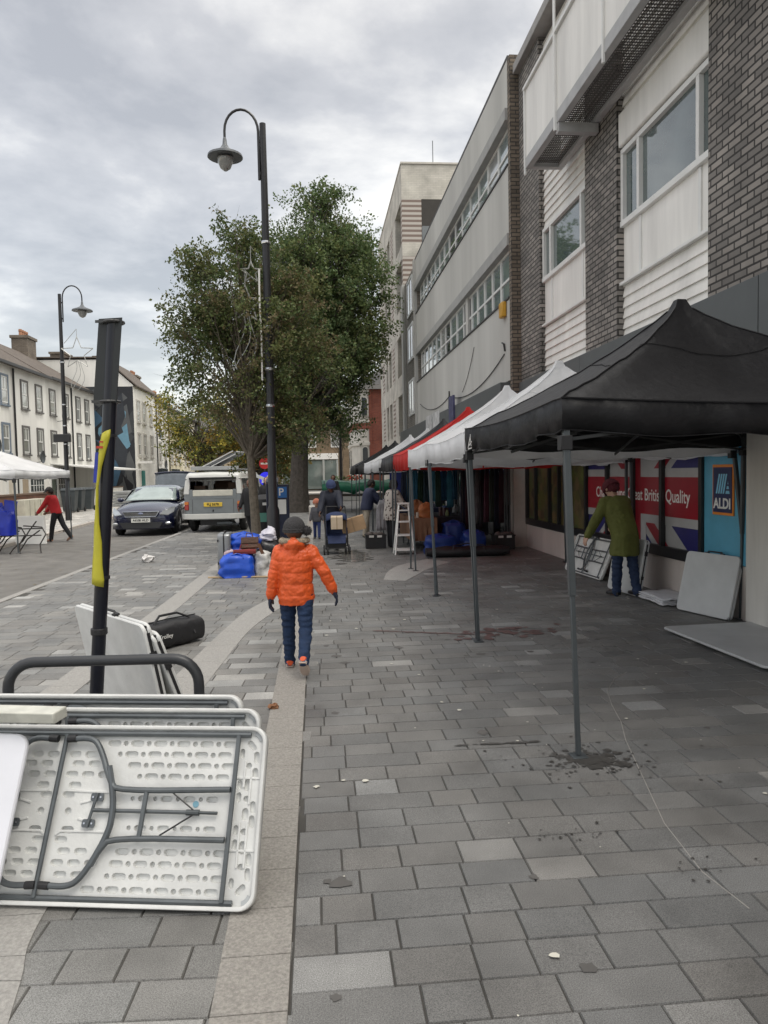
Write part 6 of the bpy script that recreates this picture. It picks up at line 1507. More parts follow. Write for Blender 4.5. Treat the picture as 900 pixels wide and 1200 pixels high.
    # coat or jacket
    if coat:
        k = bulk; b = MB(); hz = hem*H
        top_z = (pel+sp*.31*H).z
        L_ = (pel.z-hz)/H
        rings = []
        low = pel+Vector((0, .012*H*math.sin(lean), -L_*H))
        lowr = (.098*hips*k+flare, .078*k+flare*.8)
        N = 26 if puffer else 10
        prof = [(-L_, lowr[0]*(.93 if puffer else 1), lowr[1]*(.93 if puffer else 1)), (-.02 if L_ > .02 else .01, .100*k*hips+flare*.4, .080*k+flare*.3), (.08, .098*k, .078*k), (.17, .104*k, .082*k), (.25, .112*k, .078*k), (.29, .104*k, .066*k), (.32, .066*k, .052*k)]
        def pf(f):
            for (a, ra, rb), (c, rc, rd) in zip(prof, prof[1:]):
                if f <= c: u = (f-a)/(c-a+1e-9); return ra+(rc-ra)*u, rb+(rd-rb)*u
            return prof[-1][1:]
        fs = [prof[0][0]+(prof[-1][0]-prof[0][0])*i/(N-1) for i in range(N)]
        for f in fs:
            rx, ry = pf(f); c = pel+sp*f*H if f > 0 else pel+Vector((0, 0, f*H))
            rings.append(ellring(c, sp if f > .03 else Vector((0, 0, 1)), rx*H, ry*H, 28))
        b.loft(rings)
        ar = .040*k*H
        for S0, E_, W_, d2, s in armj:
            b.capsule(S0+Vector((-s*.01*H, 0, 0)), E_, ar*1.08, ar*.92, 16); b.capsule(E_, W_-d2*.006*H, ar*.92, ar*.74, 16)
            b.capsule(sh+Vector((s*.04*H, 0, .002*H)), S0, ar*.9, ar, 14)
        if hood: b.capsule(nk+Vector((-.035*H, -.050*H, -.004*H)), nk+Vector((.035*H, -.050*H, -.004*H)), .034*H, .034*H, 14); b.capsule(nk+Vector((0, -.058*H, .0)), nk+Vector((0, -.062*H, -.065*H)), .050*H, .022*H, 16)
        if puffer:
            P0, P1 = pel.z, H
            def dq(co):
                out = np.zeros(len(co))
                for i, p in enumerate(co):
                    q = Vector(p); best = 9; u = 0
                    for S0, E_, W_, d2, s in armj:
                        for A, B, o_ in ((S0, E_, 0), (E_, W_, (E_-S0).length)):
                            dd = B-A; tt = max(0, min(1, (q-A).dot(dd)/dd.length_squared)); ds = (q-(A+dd*tt)).length
                            if ds < ar*1.25 and ds < best: best = ds; u = o_+tt*dd.length
                    period = .062*H if best < 9 else .075*H
                    if best == 9: u = q.z-hz+.01*H
                    ph = abs(math.sin(PI*u/period)); out[i] = (-.0045+.0058*ph**.5)*H*.9 + .006*noise.noise(q*22)+.0035*noise.noise(q*55)
                return out
            jk = blend('jacket', b, coat, t, voxel=vox, it=3, disp=dq)
        else:
            jk = blend('coat', b, coat, t, voxel=vox, it=3, disp=lambda co: np.array([.014*noise.noise(Vector((p[0]*11, p[1]*11, p[2]*5)))+.005*noise.noise(Vector(p)*30) for p in co]) if fine else np.zeros(len(co)))
        if hood:
            # fluffy trim: many short tufts along a horseshoe round the neck
            rnd = random.Random(2); b = MB()
            for i in range(520):
                a = R(rnd.uniform(-200, 20)); c = nk+Vector((.075*H*math.cos(a), -.012*H+.050*H*math.sin(a), .018*H+.006*H*math.sin(a*3))); dr = Vector((math.cos(a), math.sin(a)*.8, rnd.uniform(-.2, .9))).normalized()
                dr = (dr+Vector((rnd.gauss(0, .5), rnd.gauss(0, .5), rnd.gauss(0, .5)))).normalized(); w = dr.orthogonal().normalized()*.004; c += Vector((rnd.gauss(0, .008), rnd.gauss(0, .008), rnd.gauss(0, .008)))
                b.add([c-w, c+w, c+dr*.03], [(0, 1, 2)]); 
            for i in range(22): a = R(-200+10*i); b.ell(nk+Vector((.080*H*math.cos(a), -.012*H+.056*H*math.sin(a), .020*H)), (.024*H, .024*H, .020*H), 8, 6)
            make('fur_trim', b, M('beige fur', (.42, .34, .25), .9, var=.5, scale=60, bump=1, bscale=120), jk)
        if cuffs:
            for S0, E_, W_, d2, s in armj: make('cuff', MB().capsule(W_-d2*.012*H, W_+d2*.010*H, .024*H, .022*H), cuffs, jk, smooth=True)
    if gloves:
        for S0, E_, W_, d2, s in armj:
            b = MB(); handgeo(b, W_-d2*.004*H, d2, s, 1.32); b.capsule(W_-d2*.01*H, W_+d2*.01*H, .021*H, .021*H); blend('glove', b, gloves, t, voxel=max(.003, vox*.5), it=1)
    if hat:
        b = MB(); n = 30; rings = []
        for i in range(12):
            a = R(-14+i*9.4); rr_ = hr*(1.09 if i else 1.1)
            rings.append([hc+Rh @ (Vector((rr_*.93*math.cos(a)*math.cos(2*PI*k/n)*(1+.02*(k % 2)), rr_*1.08*math.cos(a)*math.sin(2*PI*k/n)-.08*hr, hr*.22+rr_*1.02*math.sin(a)))) for k in range(n)])
        hb = make('hat', b.loft(rings), hat, t, smooth=True, autos=80)
        make('hat_brim', MB().loft([[hc+Rh @ (Vector((hr*q*.95*math.cos(2*PI*k/n), hr*q*1.1*math.sin(2*PI*k/n)-.08*hr, hr*z))) for k in range(n)] for q, z in ((1.02, -.12), (1.14, -.08), (1.15, .22), (1.04, .27))], cap=False), hat, hb, smooth=True)
        if pompom:
            b = MB(); rnd = random.Random(6); c = hc+Rh @ Vector((1.12*hr, -.62*hr, hr*.02)); b.ell(c, (hr*.44, hr*.42, hr*.40), 12, 9)
            for i in range(240):
                d = Vector((rnd.gauss(0, 1), rnd.gauss(0, 1), rnd.gauss(0, 1))).normalized(); w = d.orthogonal().normalized()*.003; b.add([c+d*hr*.40-w, c+d*hr*.40+w, c+d*hr*.54], [(0, 1, 2)])
            make('pompom', b, hat, hb)
    if hair:
        b = MB().ell(hc+Rh @ Vector((0, -hr*.16, hr*.24)), (hr*.98, hr*1.04, hr*1.0), 18, 12, Rh); b.ell(hc+Rh @ Vector((0, -hr*.5, -hr*.2)), (hr*.82, hr*.62, hr*.8), 14, 9, Rh)
        blend('hair', b, hair, t, voxel=max(.006, vox*.8), it=2, disp=lambda co: np.array([.012*noise.noise(Vector(p)*45) for p in co]))
    if cap:
        make('cap', MB().ell(hc+Rh @ Vector((0, 0, hr*.42)), (hr*1.02, hr*1.12, hr*.72), 16, 9, Rh).loft([[hc+Rh @ Vector((hr*x*.7, hr*(1.0+.75*math.cos(x*1.4)), hr*(.42+dz))) for x in (-1, -.6, -.2, .2, .6, 1)]+[hc+Rh @ Vector((hr*x*.7, hr*.7, hr*(.5+dz))) for x in (1, -1)] for dz in (0, .05)]), black, t, smooth=True)
    return t, dict(hc=hc, nk=nk, arm=armj, pel=pel, hr=hr)
orange = M('orange puffer nylon', (.72, .105, .02), .42, var=.06, bump=.25, bscale=35); denim = M('blue denim', (.010, .028, .075), .85, var=.22, scale=14, bump=.3, bscale=60)
knit = M('charcoal knit', (.045, .043, .045), .95, var=.25, scale=50, bump=.8, bscale=90); glv = M('navy glove', (.022, .028, .05), .9, bump=.4, bscale=80)
person('child in orange puffer jacket, dark bobble hat and jeans walking away from us', (-.19, 5.98, 0), R(-4), 1.225, lean=-1, arms=((-3, 13, 8), (-6, 31, 14)), legs=((12, 4), (-16, 32)),
       coat=orange, hem=.44, trousers=denim, hat=knit, pompom=True, hood=True, puffer=True, gloves=glv, cuffs=black, shoes=M('shoe blue', (.04, .10, .25), .6), sole=M('sole pale', (.5, .40, .34), .7), vox=.0065, bulk=1.13, head=1.12, hips=1.08, fine=True, headyaw=6, skin=skin_d)
olive = M('olive green coat', (.105, .115, .022), .75, var=.10, bump=.3, bscale=20)
person('woman in olive green coat and maroon hat holding a table by the shop wall', (3.75, 8.80, 0), R(16), 1.50, lean=24, arms=((6, 30, 6), (22, 10, 40)), legs=((6, 4), (-6, 8)),
       coat=olive, hem=.345, trousers=M('dark blue jeans', (.015, .03, .075), .85, bump=.3), hat=M('maroon hat', (.085, .012, .02), .9), hair=M('maroon hat', ()), hood=None, vox=.009, bulk=1.18, flare=.012, head=1.0, headpitch=22, fine=True, shoes=black)
redj = M('red fleece', (.42, .015, .02), .85, bump=.3)
person('woman in red jacket and black cap leaning over a white board', (-6.93, 20.45, -.07), R(78), 1.50, lean=17, arms=((30, 8, 10), (34, 10, 8)), legs=((14, 6), (-22, 12)),
       coat=redj, hem=.50, trousers=M('black trousers', (.015, .015, .018), .85), hair=M('dark hair', (.015, .012, .01), .7), cap=True, skin=skin_d, shoes=M('tan shoe', (.35, .2, .14), .7), vox=.012, bulk=1.1, headpitch=15)
sb = make('board', MB().obox((-7.75, 19.75, -.065), (.78, -.08, .0), (.03, .05, 0), (-.12, .28, .72)), whitept, bevel=.012); info(sb, 'square white table board held upright by the woman in red', 'table board')
dn = M('dark navy padded coat', (.022, .026, .042), .7, bump=.3)
pmn, J = person('man in dark padded coat and blue beanie bending over the pushchair', (.28, 15.55, 0), PI, 1.50, lean=20, arms=((50, 4, 12), (30, 12, 18)), legs=((10, 6), (-10, 8)),
       coat=dn, hem=.47, trousers=M('dark trousers', (.03, .032, .04), .85), hat=M('blue beanie', (.05, .07, .16), .9), skin=skin_d, vox=.011, bulk=1.25, headpitch=12, shoes=black)
gj = M('grey child jacket', (.10, .10, .115), .85)
person('toddler in grey jacket, blue trousers and pink hat walking behind the pushchair', (-.03, 18.2, 0), PI, .93, arms=((4, 14, 6), (6, 14, 6)), legs=((10, 4), (-8, 6)), coat=gj, hem=.46, trousers=M('toddler blue', (.03, .05, .16), .8), hat=M('pink orange hat', (.45, .16, .10), .9), vox=.010, bulk=1.2, head=1.45)
person('person in navy jacket and beige trousers facing the stall goods', (1.20, 18.3, 0), R(-75), 1.45, lean=14, arms=((30, 8, 25), (34, 8, 20)), legs=((5, 3), (-6, 4)), coat=M('navy jacket', (.018, .024, .06), .7, bump=.3), hem=.47, trousers=M('beige trousers', (.38, .33, .26), .85), hair=M('dark hair', ()), skin=skin_d, vox=.012, bulk=1.3, headpitch=10)
pat = M('patterned knit', (.5, .46, .40), .9)
nt = pat.node_tree; vo = nt.nodes.new('ShaderNodeTexVoronoi'); vo.inputs['Scale'].default_value = 16; tc = nt.nodes.new('ShaderNodeTexCoord'); nt.links.new(tc.outputs['Object'], vo.inputs['Vector'])
rp = nt.nodes.new('ShaderNodeValToRGB'); nt.links.new(vo.outputs['Distance'], rp.inputs[0]); rp.color_ramp.elements[0].color = (.10, .07, .06, 1); rp.color_ramp.elements[0].position = .28; rp.color_ramp.elements[1].color = (.55, .50, .45, 1); rp.color_ramp.elements[1].position = .4; nt.links.new(rp.outputs[0], nt.nodes['Principled BSDF'].inputs['Base Color'])
person('woman in brown patterned cream cardigan beside the white ladder shelf', (1.55, 15.7, 0), R(-60), 1.44, lean=8, arms=((25, 8, 35), (28, 8, 30)), legs=((3, 2), (-4, 4)), coat=pat, hem=.40, trousers=MATS['black trousers'], hair=M('dark hair', ()), skin=skin_d, vox=.011, bulk=1.25, headpitch=8, flare=.01)
person('person in black standing left of the parking meter, near the camper van', (-1.75, 19.6, 0), R(150), 1.50, coat=M('black coat', (.012, .012, .014), .8), hem=.35, trousers=MATS['black trousers'], hair=M('dark hair', ()), skin=skin_d, vox=.013, bulk=1.15, group=None)
person('brown haired person in black beside the litter bin', (-1.35, 20.4, 0), R(170), 1.55, coat=MATS['black coat'], hem=.40, trousers=MATS['black trousers'], hair=M('brown hair', (.06, .035, .02), .7), skin=skin_l, vox=.013, bulk=1.1)
person('distant person in a dark coat near the green tarpaulin stall', (.65, 30.0, 0), R(180), 1.55, coat=MATS['black coat'], hem=.42, trousers=MATS['black trousers'], hair=M('dark hair', ()), skin=skin_d, vox=.018)
person('distant person in dark clothing leaning behind the white garden wall', (-12.9, 45.2, 0), R(-90), 1.45, lean=12, coat=MATS['black coat'], hem=.42, trousers=MATS['black trousers'], hair=M('dark hair', ()), skin=skin_d, vox=.02)
# ------------------------------------------------------------------ pushchair, boxes, stall goods, bags
card = M('cardboard', (.42, .28, .16), .85, var=.12, scale=6, bump=.1)
ps = thing('pushchair', 'navy blue pushchair with a black basket coming towards the camera', 'pushchair', (.36, 14.75, 0))
nv = M('pushchair navy', (.02, .035, .10), .7, bump=.3)
b = MB()
for s in (-1, 1): b.tube([(s*.19, .35, .92), (s*.21, .05, .55), (s*.22, -.20, .12)], .012, 8).tube([(s*.21, .05, .55), (s*.22, .28, .12)], .012, 8)
b.tube([(-.19, .35, .92), (.19, .35, .92)], .016, 8).tube([(-.22, -.2, .12), (.22, -.2, .12)], .010, 6).tube([(-.22, .28, .12), (.22, .28, .12)], .010, 6)
make('frame', b, blackpl, ps, smooth=True)
for x in (-.25, -.18, .18, .25):
    for y in (-.22, .28): make('wheel', MB().lathe((x-.015, y, .075), [(.045, 0), (.072, .0), (.075, .01), (.072, .03), (.045, .03)], 16, 'X'), rubber, ps, smooth=True)
rings = []
for i in range(9):
    a = R(-10+i*22); rings.append([(.205*u, -.06+.02*abs(u)+.16*math.cos(a), .62+.16*math.sin(a)+.06*(1-u*u)) for u in [-1+2*k/8 for k in range(9)]])
make('hood', MB().loft(rings, cap=False, closed=False), nv, ps, smooth=True, solid=.008)
make('seat', MB().loft([[(-.19, .12, .78), (.19, .12, .78), (.19, .14, .78), (-.19, .14, .78)], [(-.19, .05, .40), (.19, .05, .40), (.19, .09, .38), (-.19, .09, .38)], [(-.18, -.16, .36), (.18, -.16, .36), (.18, -.16, .33), (-.18, -.16, .33)], [(-.17, -.22, .22), (.17, -.22, .22), (.17, -.2, .21), (-.17, -.2, .21)]]), nv, ps, bevel=.01)
make('side_panel', MB().loft([[(-.20, -.05, .80), (-.195, -.05, .80), (-.195, .12, .80), (-.20, .12, .80)], [(-.20, -.15, .36), (-.195, -.15, .36), (-.195, .12, .36), (-.20, .12, .36)]]).loft([[(.20, -.05, .80), (.195, -.05, .80), (.195, .12, .80), (.20, .12, .80)], [(.20, -.15, .36), (.195, -.15, .36), (.195, .12, .36), (.20, .12, .36)]]), nv, ps)
make('basket', MB().loft([[(-.17, -.17, .12), (.17, -.17, .12), (.17, .22, .12), (-.17, .22, .12)], [(-.2, -.19, .30), (.2, -.19, .30), (.2, .25, .30), (-.2, .25, .30)]]), blackpl, ps, bevel=.01)
def cbox(o, a, b_, c, label, m=card, name='cardboard_box'):
    t = thing(name, label, 'box', o); a, b_, c = Vector(a), Vector(b_), Vector(c)
    make('carton', MB().obox((0, 0, 0), a, b_, c), m, t, bevel=.006)
    make('tape', MB().obox(a*.47-b_.normalized()*.002-c.normalized()*.0, a*.06, b_*1.0+b_.normalized()*.004, c+c.normalized()*.002), M('tape brown', (.30, .20, .11), .4), t)
    return t
cbox((.25, 14.48, .50), (.23, .0, .0), (0, .12, .03), (0, -.02, .24), 'cream cardboard box sitting upright in the pushchair seat', M('cream card', (.58, .47, .34), .8))
bb = cbox((.50, 14.78, .36), (.46, -.06, .13), (.02, .34, .0), (-.07, .0, .27), 'large brown cardboard box held under the arm of the man behind the pushchair')
make('hand_hole', MB().box(.3, .33, -.01, .0, .20, .23).box(.12, .15, -.01, .0, .08, .1), black, bb) if False else None
# white ladder shelf
ls = thing('ladder_shelf', 'white wooden A frame ladder shelf standing at the edge of the market stall', 'shelf', (1.66, 14.3, 0))
b = MB()
for s in (-1, 1): b.bar((s*.19, -.16, 0), (s*.09, 0, .98), .028); b.bar((s*.19, .2, 0), (s*.09, .02, .98), .028)
make('frame', b, whitept, ls, bevel=.003)
for z, w, d in ((.08, .19, .17), (.36, .165, .13), (.62, .135, .09), (.84, .11, .06)): make('shelf', MB().box(-w, w, -d, d+.02, z, z+.022), whitept, ls)
make('top_bar', MB().box(-.12, .12, -.03, .05, .97, 1.0), whitept, ls)
# crates
def crate(label, o, w, d, h):
    t = thing('plastic_crate', label, 'crate', o)
    b = MB().box(-w/2, w/2, -d/2, d/2, 0.001, .02)
    for x0, x1, y0, y1 in ((-w/2, w/2, -d/2, -d/2+.012), (-w/2, w/2, d/2-.012, d/2), (-w/2, -w/2+.012, -d/2+.012, d/2-.012), (w/2-.012, w/2, -d/2+.012, d/2-.012)): b.box(x0, x1, y0, y1, .02, h)
    make('tub', b, blackpl, t, bevel=.004); make('rim', MB().box(-w/2-.012, w/2+.012, -d/2-.012, -d/2-.001, h-.03, h).box(-w/2-.012, w/2+.012, d/2+.001, d/2+.012, h-.03, h), blackpl, t)
    for i in range(2): make('tag', MB().box(-w*.35+i*.17, -w*.35+i*.17+.10, -d/2-.016, -d/2-.0125, h-.06, h-.015), whitept, t)
    b = MB(); rnd = random.Random(int(w*100)); 
    for i in range(9): b.ell((rnd.uniform(-w*.36, w*.36), rnd.uniform(-d*.36, d*.36), h-.03+rnd.random()*.04), (.07, .06, .05), 8, 6)
    make('contents', b, M('crate contents', (.10, .085, .08), .9, var=.6, scale=12), t, smooth=True)
    return t
crate('black plastic crate with white tags on the pavement in front of the hanging white clothes', (1.20, 15.6, 0), .42, .34, .30)
crate('black plastic crate standing in the shade against the pale pillar', (3.72, 15.05-.35, 0), .40, .34, .30)
crate('second black crate behind the one by the pale pillar', (3.78, 15.0, .0), .36, .25, .42) if False else None
# long black bag
bg = thing('long_bag', 'very long black gazebo bag lying flat on the paving under the far gazebos', 'bag', (2.75, 13.55, 0))
rings = []
for i in range(13):
    x = -.78+i*.13; k = 1-.25*abs((i-6)/6)**4; rings.append([(x, .16*k*math.cos(a)+.02*math.sin(i), .10+.10*k*math.sin(a)+.012*math.sin(i*1.7+a*2)*(math.sin(a) > 0)) for a in [2*PI*j/18 for j in range(18)]])
make('bag_body', MB().loft(rings), MATS['black nylon'], bg, smooth=True); make('strap', MB().tube([(-.3, -.16, .1), (-.28, -.1, .22), (.0, -.02, .25), (.28, -.1, .22), (.3, -.16, .1)], .012, 6), MATS['black nylon'], bg)
# big blue carrier bags
blu = M('blue woven plastic', (.008, .075, .52), .38, var=.14, scale=5, bump=.5, bscale=9, coat=.2); blu_shaded = M('blue woven plastic shaded', (.008, .035, .20), .45, var=.14, scale=5, bump=.5, bscale=9)  # second blue is the same plastic with gazebo shade put into its colour
def bag(label, o, w, d, h, mat, rz=0, seed=0, name='carrier_bag', handle=True, flop=.12, full=True):
    rnd = random.Random(seed); t = thing(name, label, 'bag', o, rz)
    rings = []; m = 9; n = 28
    for i in range(m):
        f = i/(m-1); kk = 1+.08*math.sin(f*PI)-.10*f
        ring = []
        for j in range(n):
            a = 2*PI*j/n; cx_, sx_ = math.cos(a), math.sin(a)
            x = w/2*kk*math.copysign(abs(cx_)**.55, cx_); y = d/2*kk*math.copysign(abs(sx_)**.6, sx_)
            q = Vector((x*7+seed, y*7, f*3)); dn_ = .055*noise.noise(q)+.03*noise.noise(q*2.6)
            z = h*f + (flop*h*noise.noise(Vector((x*5+seed, y*5, 3))) if f > .8 else 0) + (.004 if i == 0 else 0)
            ring.append((x*(1+dn_/max(w, .1)*2), y*(1+dn_/max(d, .1)*2), max(.003, z)))
        rings.append(ring)
    if full: rings.append([(x*.6, y*.5, z+.03) for x, y, z in rings[-1]]); rings.append([(x*.15, y*.15, z+.02) for x, y, z in rings[-1]])
    make('bag_body', MB().loft(rings), mat, t, smooth=True, autos=70)
    if handle:
        for s in (-1, 1): make('handle', MB().tube([(-w*.2, s*d*.42, h*.93), (-w*.17, s*d*.35, h*1.08), (0, s*d*.2, h*1.14), (w*.17, s*d*.35, h*1.08), (w*.2, s*d*.42, h*.93)], .010, 6), mat, t)
    return t
bag('shiny blue carrier bag, lowest and nearest of the heap in front of the suitcase', (-1.27, 11.72, 0), .52, .30, .33, blu, seed=1)
bag('shiny blue carrier bag lying on top of the heap behind the brown leather bag', (-1.20, 12.15, .40), .50, .34, .22, blu, seed=2, flop=.35)
bag('white plastic bag with grey print standing right of the lower blue bag', (-.89, 11.85, 0), .26, .24, .34, M('white bag printed', (.55, .54, .52), .5, var=.5, scale=9, bump=.5, bscale=12), seed=3)
bag('dark bin bag stuffed behind the white plastic bag', (-.85, 12.35, .10), .34, .34, .38, M('bin bag black', (.02, .02, .024), .3, var=.3, bump=.8, bscale=10), seed=4, handle=False)
bag('crumpled white and lilac sheet on top of the dark bin bag', (-.84, 12.4, .50), .24, .24, .16, M('lilac sheet', (.6, .58, .64), .6, bump=.6, bscale=10), seed=5, handle=False, flop=.6)
bag('small pale pink bag squeezed between the suitcase and the lower blue bag', (-1.42, 11.98, .18), .16, .14, .20, M('pink bag', (.55, .42, .45), .6), seed=6, handle=False)
def lbag(label, o, rz, tilt, w, d, h, col):
    t = thing('leather_bag', label, 'bag', o, rz); t.rotation_euler = (tilt, 0, rz)
    make('bag_body', MB().loft([[(-w/2, -d/2, 0), (w/2, -d/2, 0), (w/2, d/2, 0), (-w/2, d/2, 0)], [(-w*.47, -d*.4, h), (w*.47, -d*.4, h), (w*.47, d*.4, h), (-w*.47, d*.4, h)]]), col, t, bevel=.02, bseg=3)
    make('flap', MB().box(-w*.48, w*.48, -d/2-.012, -d/2-.003, h*.45, h*.98), col, t, bevel=.004); make('handle', MB().tube([(-w*.2, 0, h), (-w*.15, 0, h+.07), (w*.15, 0, h+.07), (w*.2, 0, h)], .009, 6), col, t)
brl = M('brown leather', (.095, .045, .025), .5, var=.25, scale=6, bump=.3, bscale=30); rdl = M('dark red leather', (.24, .035, .03), .45, var=.2, bump=.2)
lbag('brown leather handbag lying tilted on top of the red case', (-1.08, 11.80, .43), .15, -.25, .28, .12, .18, brl)
lbag('flat dark red leather case lying tilted on the lower blue bag', (-1.16, 11.74, .355), .1, -.1, .36, .16, .075, rdl)
o = make('brown_strap', MB().bar((-.94, 11.7, .52), (-.87, 11.65, .36), .07, .01), brl); info(o, 'loose brown leather strap hanging beside the brown handbag', 'strap')
st = thing('suitcase', 'upright silver grey hard shell suitcase at the left of the bag heap', 'suitcase', (-1.50, 12.15, 0))
sg_ = M('suitcase silver', (.27, .28, .29), .3, .5, var=.08)
for s in (-1, 1):
    rings = [[(s*x, y, z+.04) for y, z in rrect(-.23+g, .23-g, g, .63-g, .06)] for x, g in ((.012, 0), (.085, 0), (.10, .012), (.105, .03))]; make('shell', MB().loft(rings), sg_, st, smooth=True, autos=50)
    b = MB()
    for k in range(5): yy = -.15+k*.075; b.box(s*.104-.004, s*.104+.004, yy-.008, yy+.008, .12, .6)
    make('rib', b, sg_, st, bevel=.002)
make('zip', MB().loft([[(x, y, z+.04) for y, z in rrect(-.226, .226, .004, .626, .056)] for x in (-.0115, .0115)]), blackpl, st)
b = MB()
for x in (-.07, .07):
    for y in (-.19, .19): b.lathe((x-.012, y, .026), [(.024, 0), (.025, .004), (.025, .02), (.024, .024)], 12, 'X')
make('castor', b, rubber, st); make('handle', MB().tube([(0, -.08, .67), (0, -.07, .70), (0, .07, .70), (0, .08, .67)], .012, 6), blackpl, st)
for z in (.2, .56): make('latch', MB().box(-.10, -.085, -.245, -.228, z-.02, z+.02), blackpl, st)
o = make('timber_pole', MB().tube([(-1.72, 11.66, .015), (-.5, 11.52, .015)], .014, 8), M('bare wood', (.45, .33, .2), .8)); info(o, 'thin wooden pole lying on the paving under the blue bag', 'pole')
bag('large blue carrier bag under the stall, left one behind the long black bag', (2.35, 14.1, 0), .62, .35, .34, blu_shaded, seed=7)
bag('large blue carrier bag under the stall, right one standing in front of the hanging clothes', (3.0, 14.2, 0), .45, .34, .40, blu_shaded, seed=8)
bag('large blue carrier bag bursting with cloth behind the other two', (2.75, 14.9, .05), .5, .34, .48, blu_shaded, seed=9)
bag('deep blue plastic sack hanging in the chair rack at the left edge', (-7.05, 17.4, .35), .55, .4, .62, M('deep blue sack', (.012, .03, .38), .35, var=.2, bump=.8, bscale=8), seed=10, flop=.4, handle=False)
# stall tables and hanging goods
def stall_table(label, x0, x1, y0, y1, h, cloth, rootn='stall_table'):
    t = thing(rootn, label, 'table', ((x0+x1)/2, (y0+y1)/2, 0)); cx, cy = (x0+x1)/2, (y0+y1)/2
    make('tabletop', MB().box(x0, x1, y0, y1, h-.03, h), whitept, t, world=True)
    for x in (x0+.05, x1-.05):
        for y in (y0+.05, y1-.05): make('leg', MB().bar((x, y, 0), (x, y, h-.031), .025, up=(0, 1, 0)), darkgrey, t, world=True)
    n = 40; rings = []
    for z, k in ((h+.008, .0), (h*.8, .35), (h*.55, .7), (h*.33, 1.)):
        ring = []
        for j in range(n):
            a = 2*PI*j/n; c_, s_ = math.cos(a), math.sin(a); m_ = max(abs(c_), abs(s_)); u, v_ = c_/m_, s_/m_; w = 1+.03*k*math.sin(j*2.7)
            ring.append((cx+u*((x1-x0)/2+.01)*w, cy+v_*((y1-y0)/2+.01)*w, z))
        rings.append(ring)
    b = MB().loft(rings, cap=False); b.f.append(tuple(range(n))); o = make('tablecloth', b, cloth, world=False, smooth=True, autos=50); info(o, 'cloth hanging over the '+label.split(',')[0], 'tablecloth')
    return t
stall_table('stall table covered in brown cloth behind the white ladder shelf', 1.85, 2.35, 14.6, 16.6, .66, M('brown cloth', (.22, .12, .07), .9, bump=.3))
stall_table('dark covered stall table deeper under the charcoal gazebo', 2.5, 3.6, 15.6, 17.4, .62, M('dark cloth', (.03, .03, .04), .9, bump=.3))
stall_table('stall table with navy cover beside the man in the navy jacket', 1.8, 3.2, 17.9, 20.5, .7, M('navy cloth', (.02, .025, .06), .9, bump=.3))
rnd = random.Random(12)
ORDN = ['first', 'second', 'third', 'fourth', 'fifth', 'sixth', 'seventh', 'eighth', 'ninth', 'tenth']
def goods(label, name, cat, x0, x1, y0, y1, z, n, cols, size=.06, seed=1, group=None):
    rnd = random.Random(seed)
    for i in range(n):
        x, y = rnd.uniform(x0, x1), y0+(y1-y0)*(i+.5)/n; s = size*rnd.uniform(.7, 1.5); c = rnd.choice(cols)
        b = MB(); m = M('goods %s' % (c,), c, .6, var=.3, scale=12)
        if rnd.random() < .5: b.lathe((x, y, z), [(s*.5, 0), (s*.7, s*.3), (s*.6, s*1.2), (s*.3, s*1.5), (s*.35, s*1.9)], 10)
        else: b.obox((x, y, z), (s, s*.2, 0), (-s*.2, s, 0), (0, .1*s, s*rnd.uniform(.6, 1.8)))
        o = make(name, b, m, smooth=False, bevel=.003); info(o, ORDN[i]+' '+label, cat, group)
goods('trinket from the front on the brown stall table', 'trinket', 'trinket', 1.9, 2.3, 14.7, 16.4, .668, 10, [(.30, .12, .04), (.05, .05, .05), (.4, .35, .3), (.12, .08, .06), (.25, .2, .15)], .08, 3, 'trinkets on the brown table')
goods('trinket from the front on the dark covered stall table', 'trinket', 'trinket', 2.55, 3.5, 15.7, 17.2, .628, 10, [(.05, .08, .2), (.3, .3, .3), (.1, .05, .05), (.2, .25, .12)], .09, 4, 'items on the dark table')
bag('orange brown handbag standing on the brown covered stall table', (2.15, 14.75, .67), .24, .14, .26, M('tan orange leather', (.33, .11, .03), .5), seed=12)
bag('second tan handbag behind the orange brown one on the stall table', (2.05, 15.2, .67), .22, .14, .30, M('tan leather', (.25, .10, .04), .5), seed=13)
def garment(x, y, ztop, w, L_, col, label, group, rz=0, seed=0):
    b = MB(); rings = []; d = Vector((math.cos(rz), math.sin(rz), 0)); nr = Vector((-d.y, d.x, 0))
    for i in range(7):
        f = i/6; ww = w*(.35+.65*min(1, f*4)) * (1+.12*f); rings.append([tuple(Vector((x, y, ztop-L_*f)) + d*(u*ww/2) + nr*(.025*math.sin(u*9+seed)*f+.012)) for u in [-1+2*k/12 for k in range(13)]])
    o = make('hanging_garment', b.loft(rings, cap=False, closed=False), M('cloth %s' % (col,), col, .85, var=.25, scale=6), smooth=True, solid=.012); info(o, label, 'garment', group)
def rack(label, x0, y0, x1, y1, z):
    t = thing('clothes_rail', label, 'clothes rail', ((x0+x1)/2, (y0+y1)/2, 0))
    make('rail', MB().tube([(x0, y0, z), (x1, y1, z)], .014, 8), darkgrey, t, world=True)
    for x, y in ((x0, y0), (x1, y1)): make('upright', MB().tube([(x, y, .02), (x, y, z)], .014, 8).tube([(x, y-.2, .02), (x, y+.2, .02)], .014, 8), darkgrey, t, world=True)
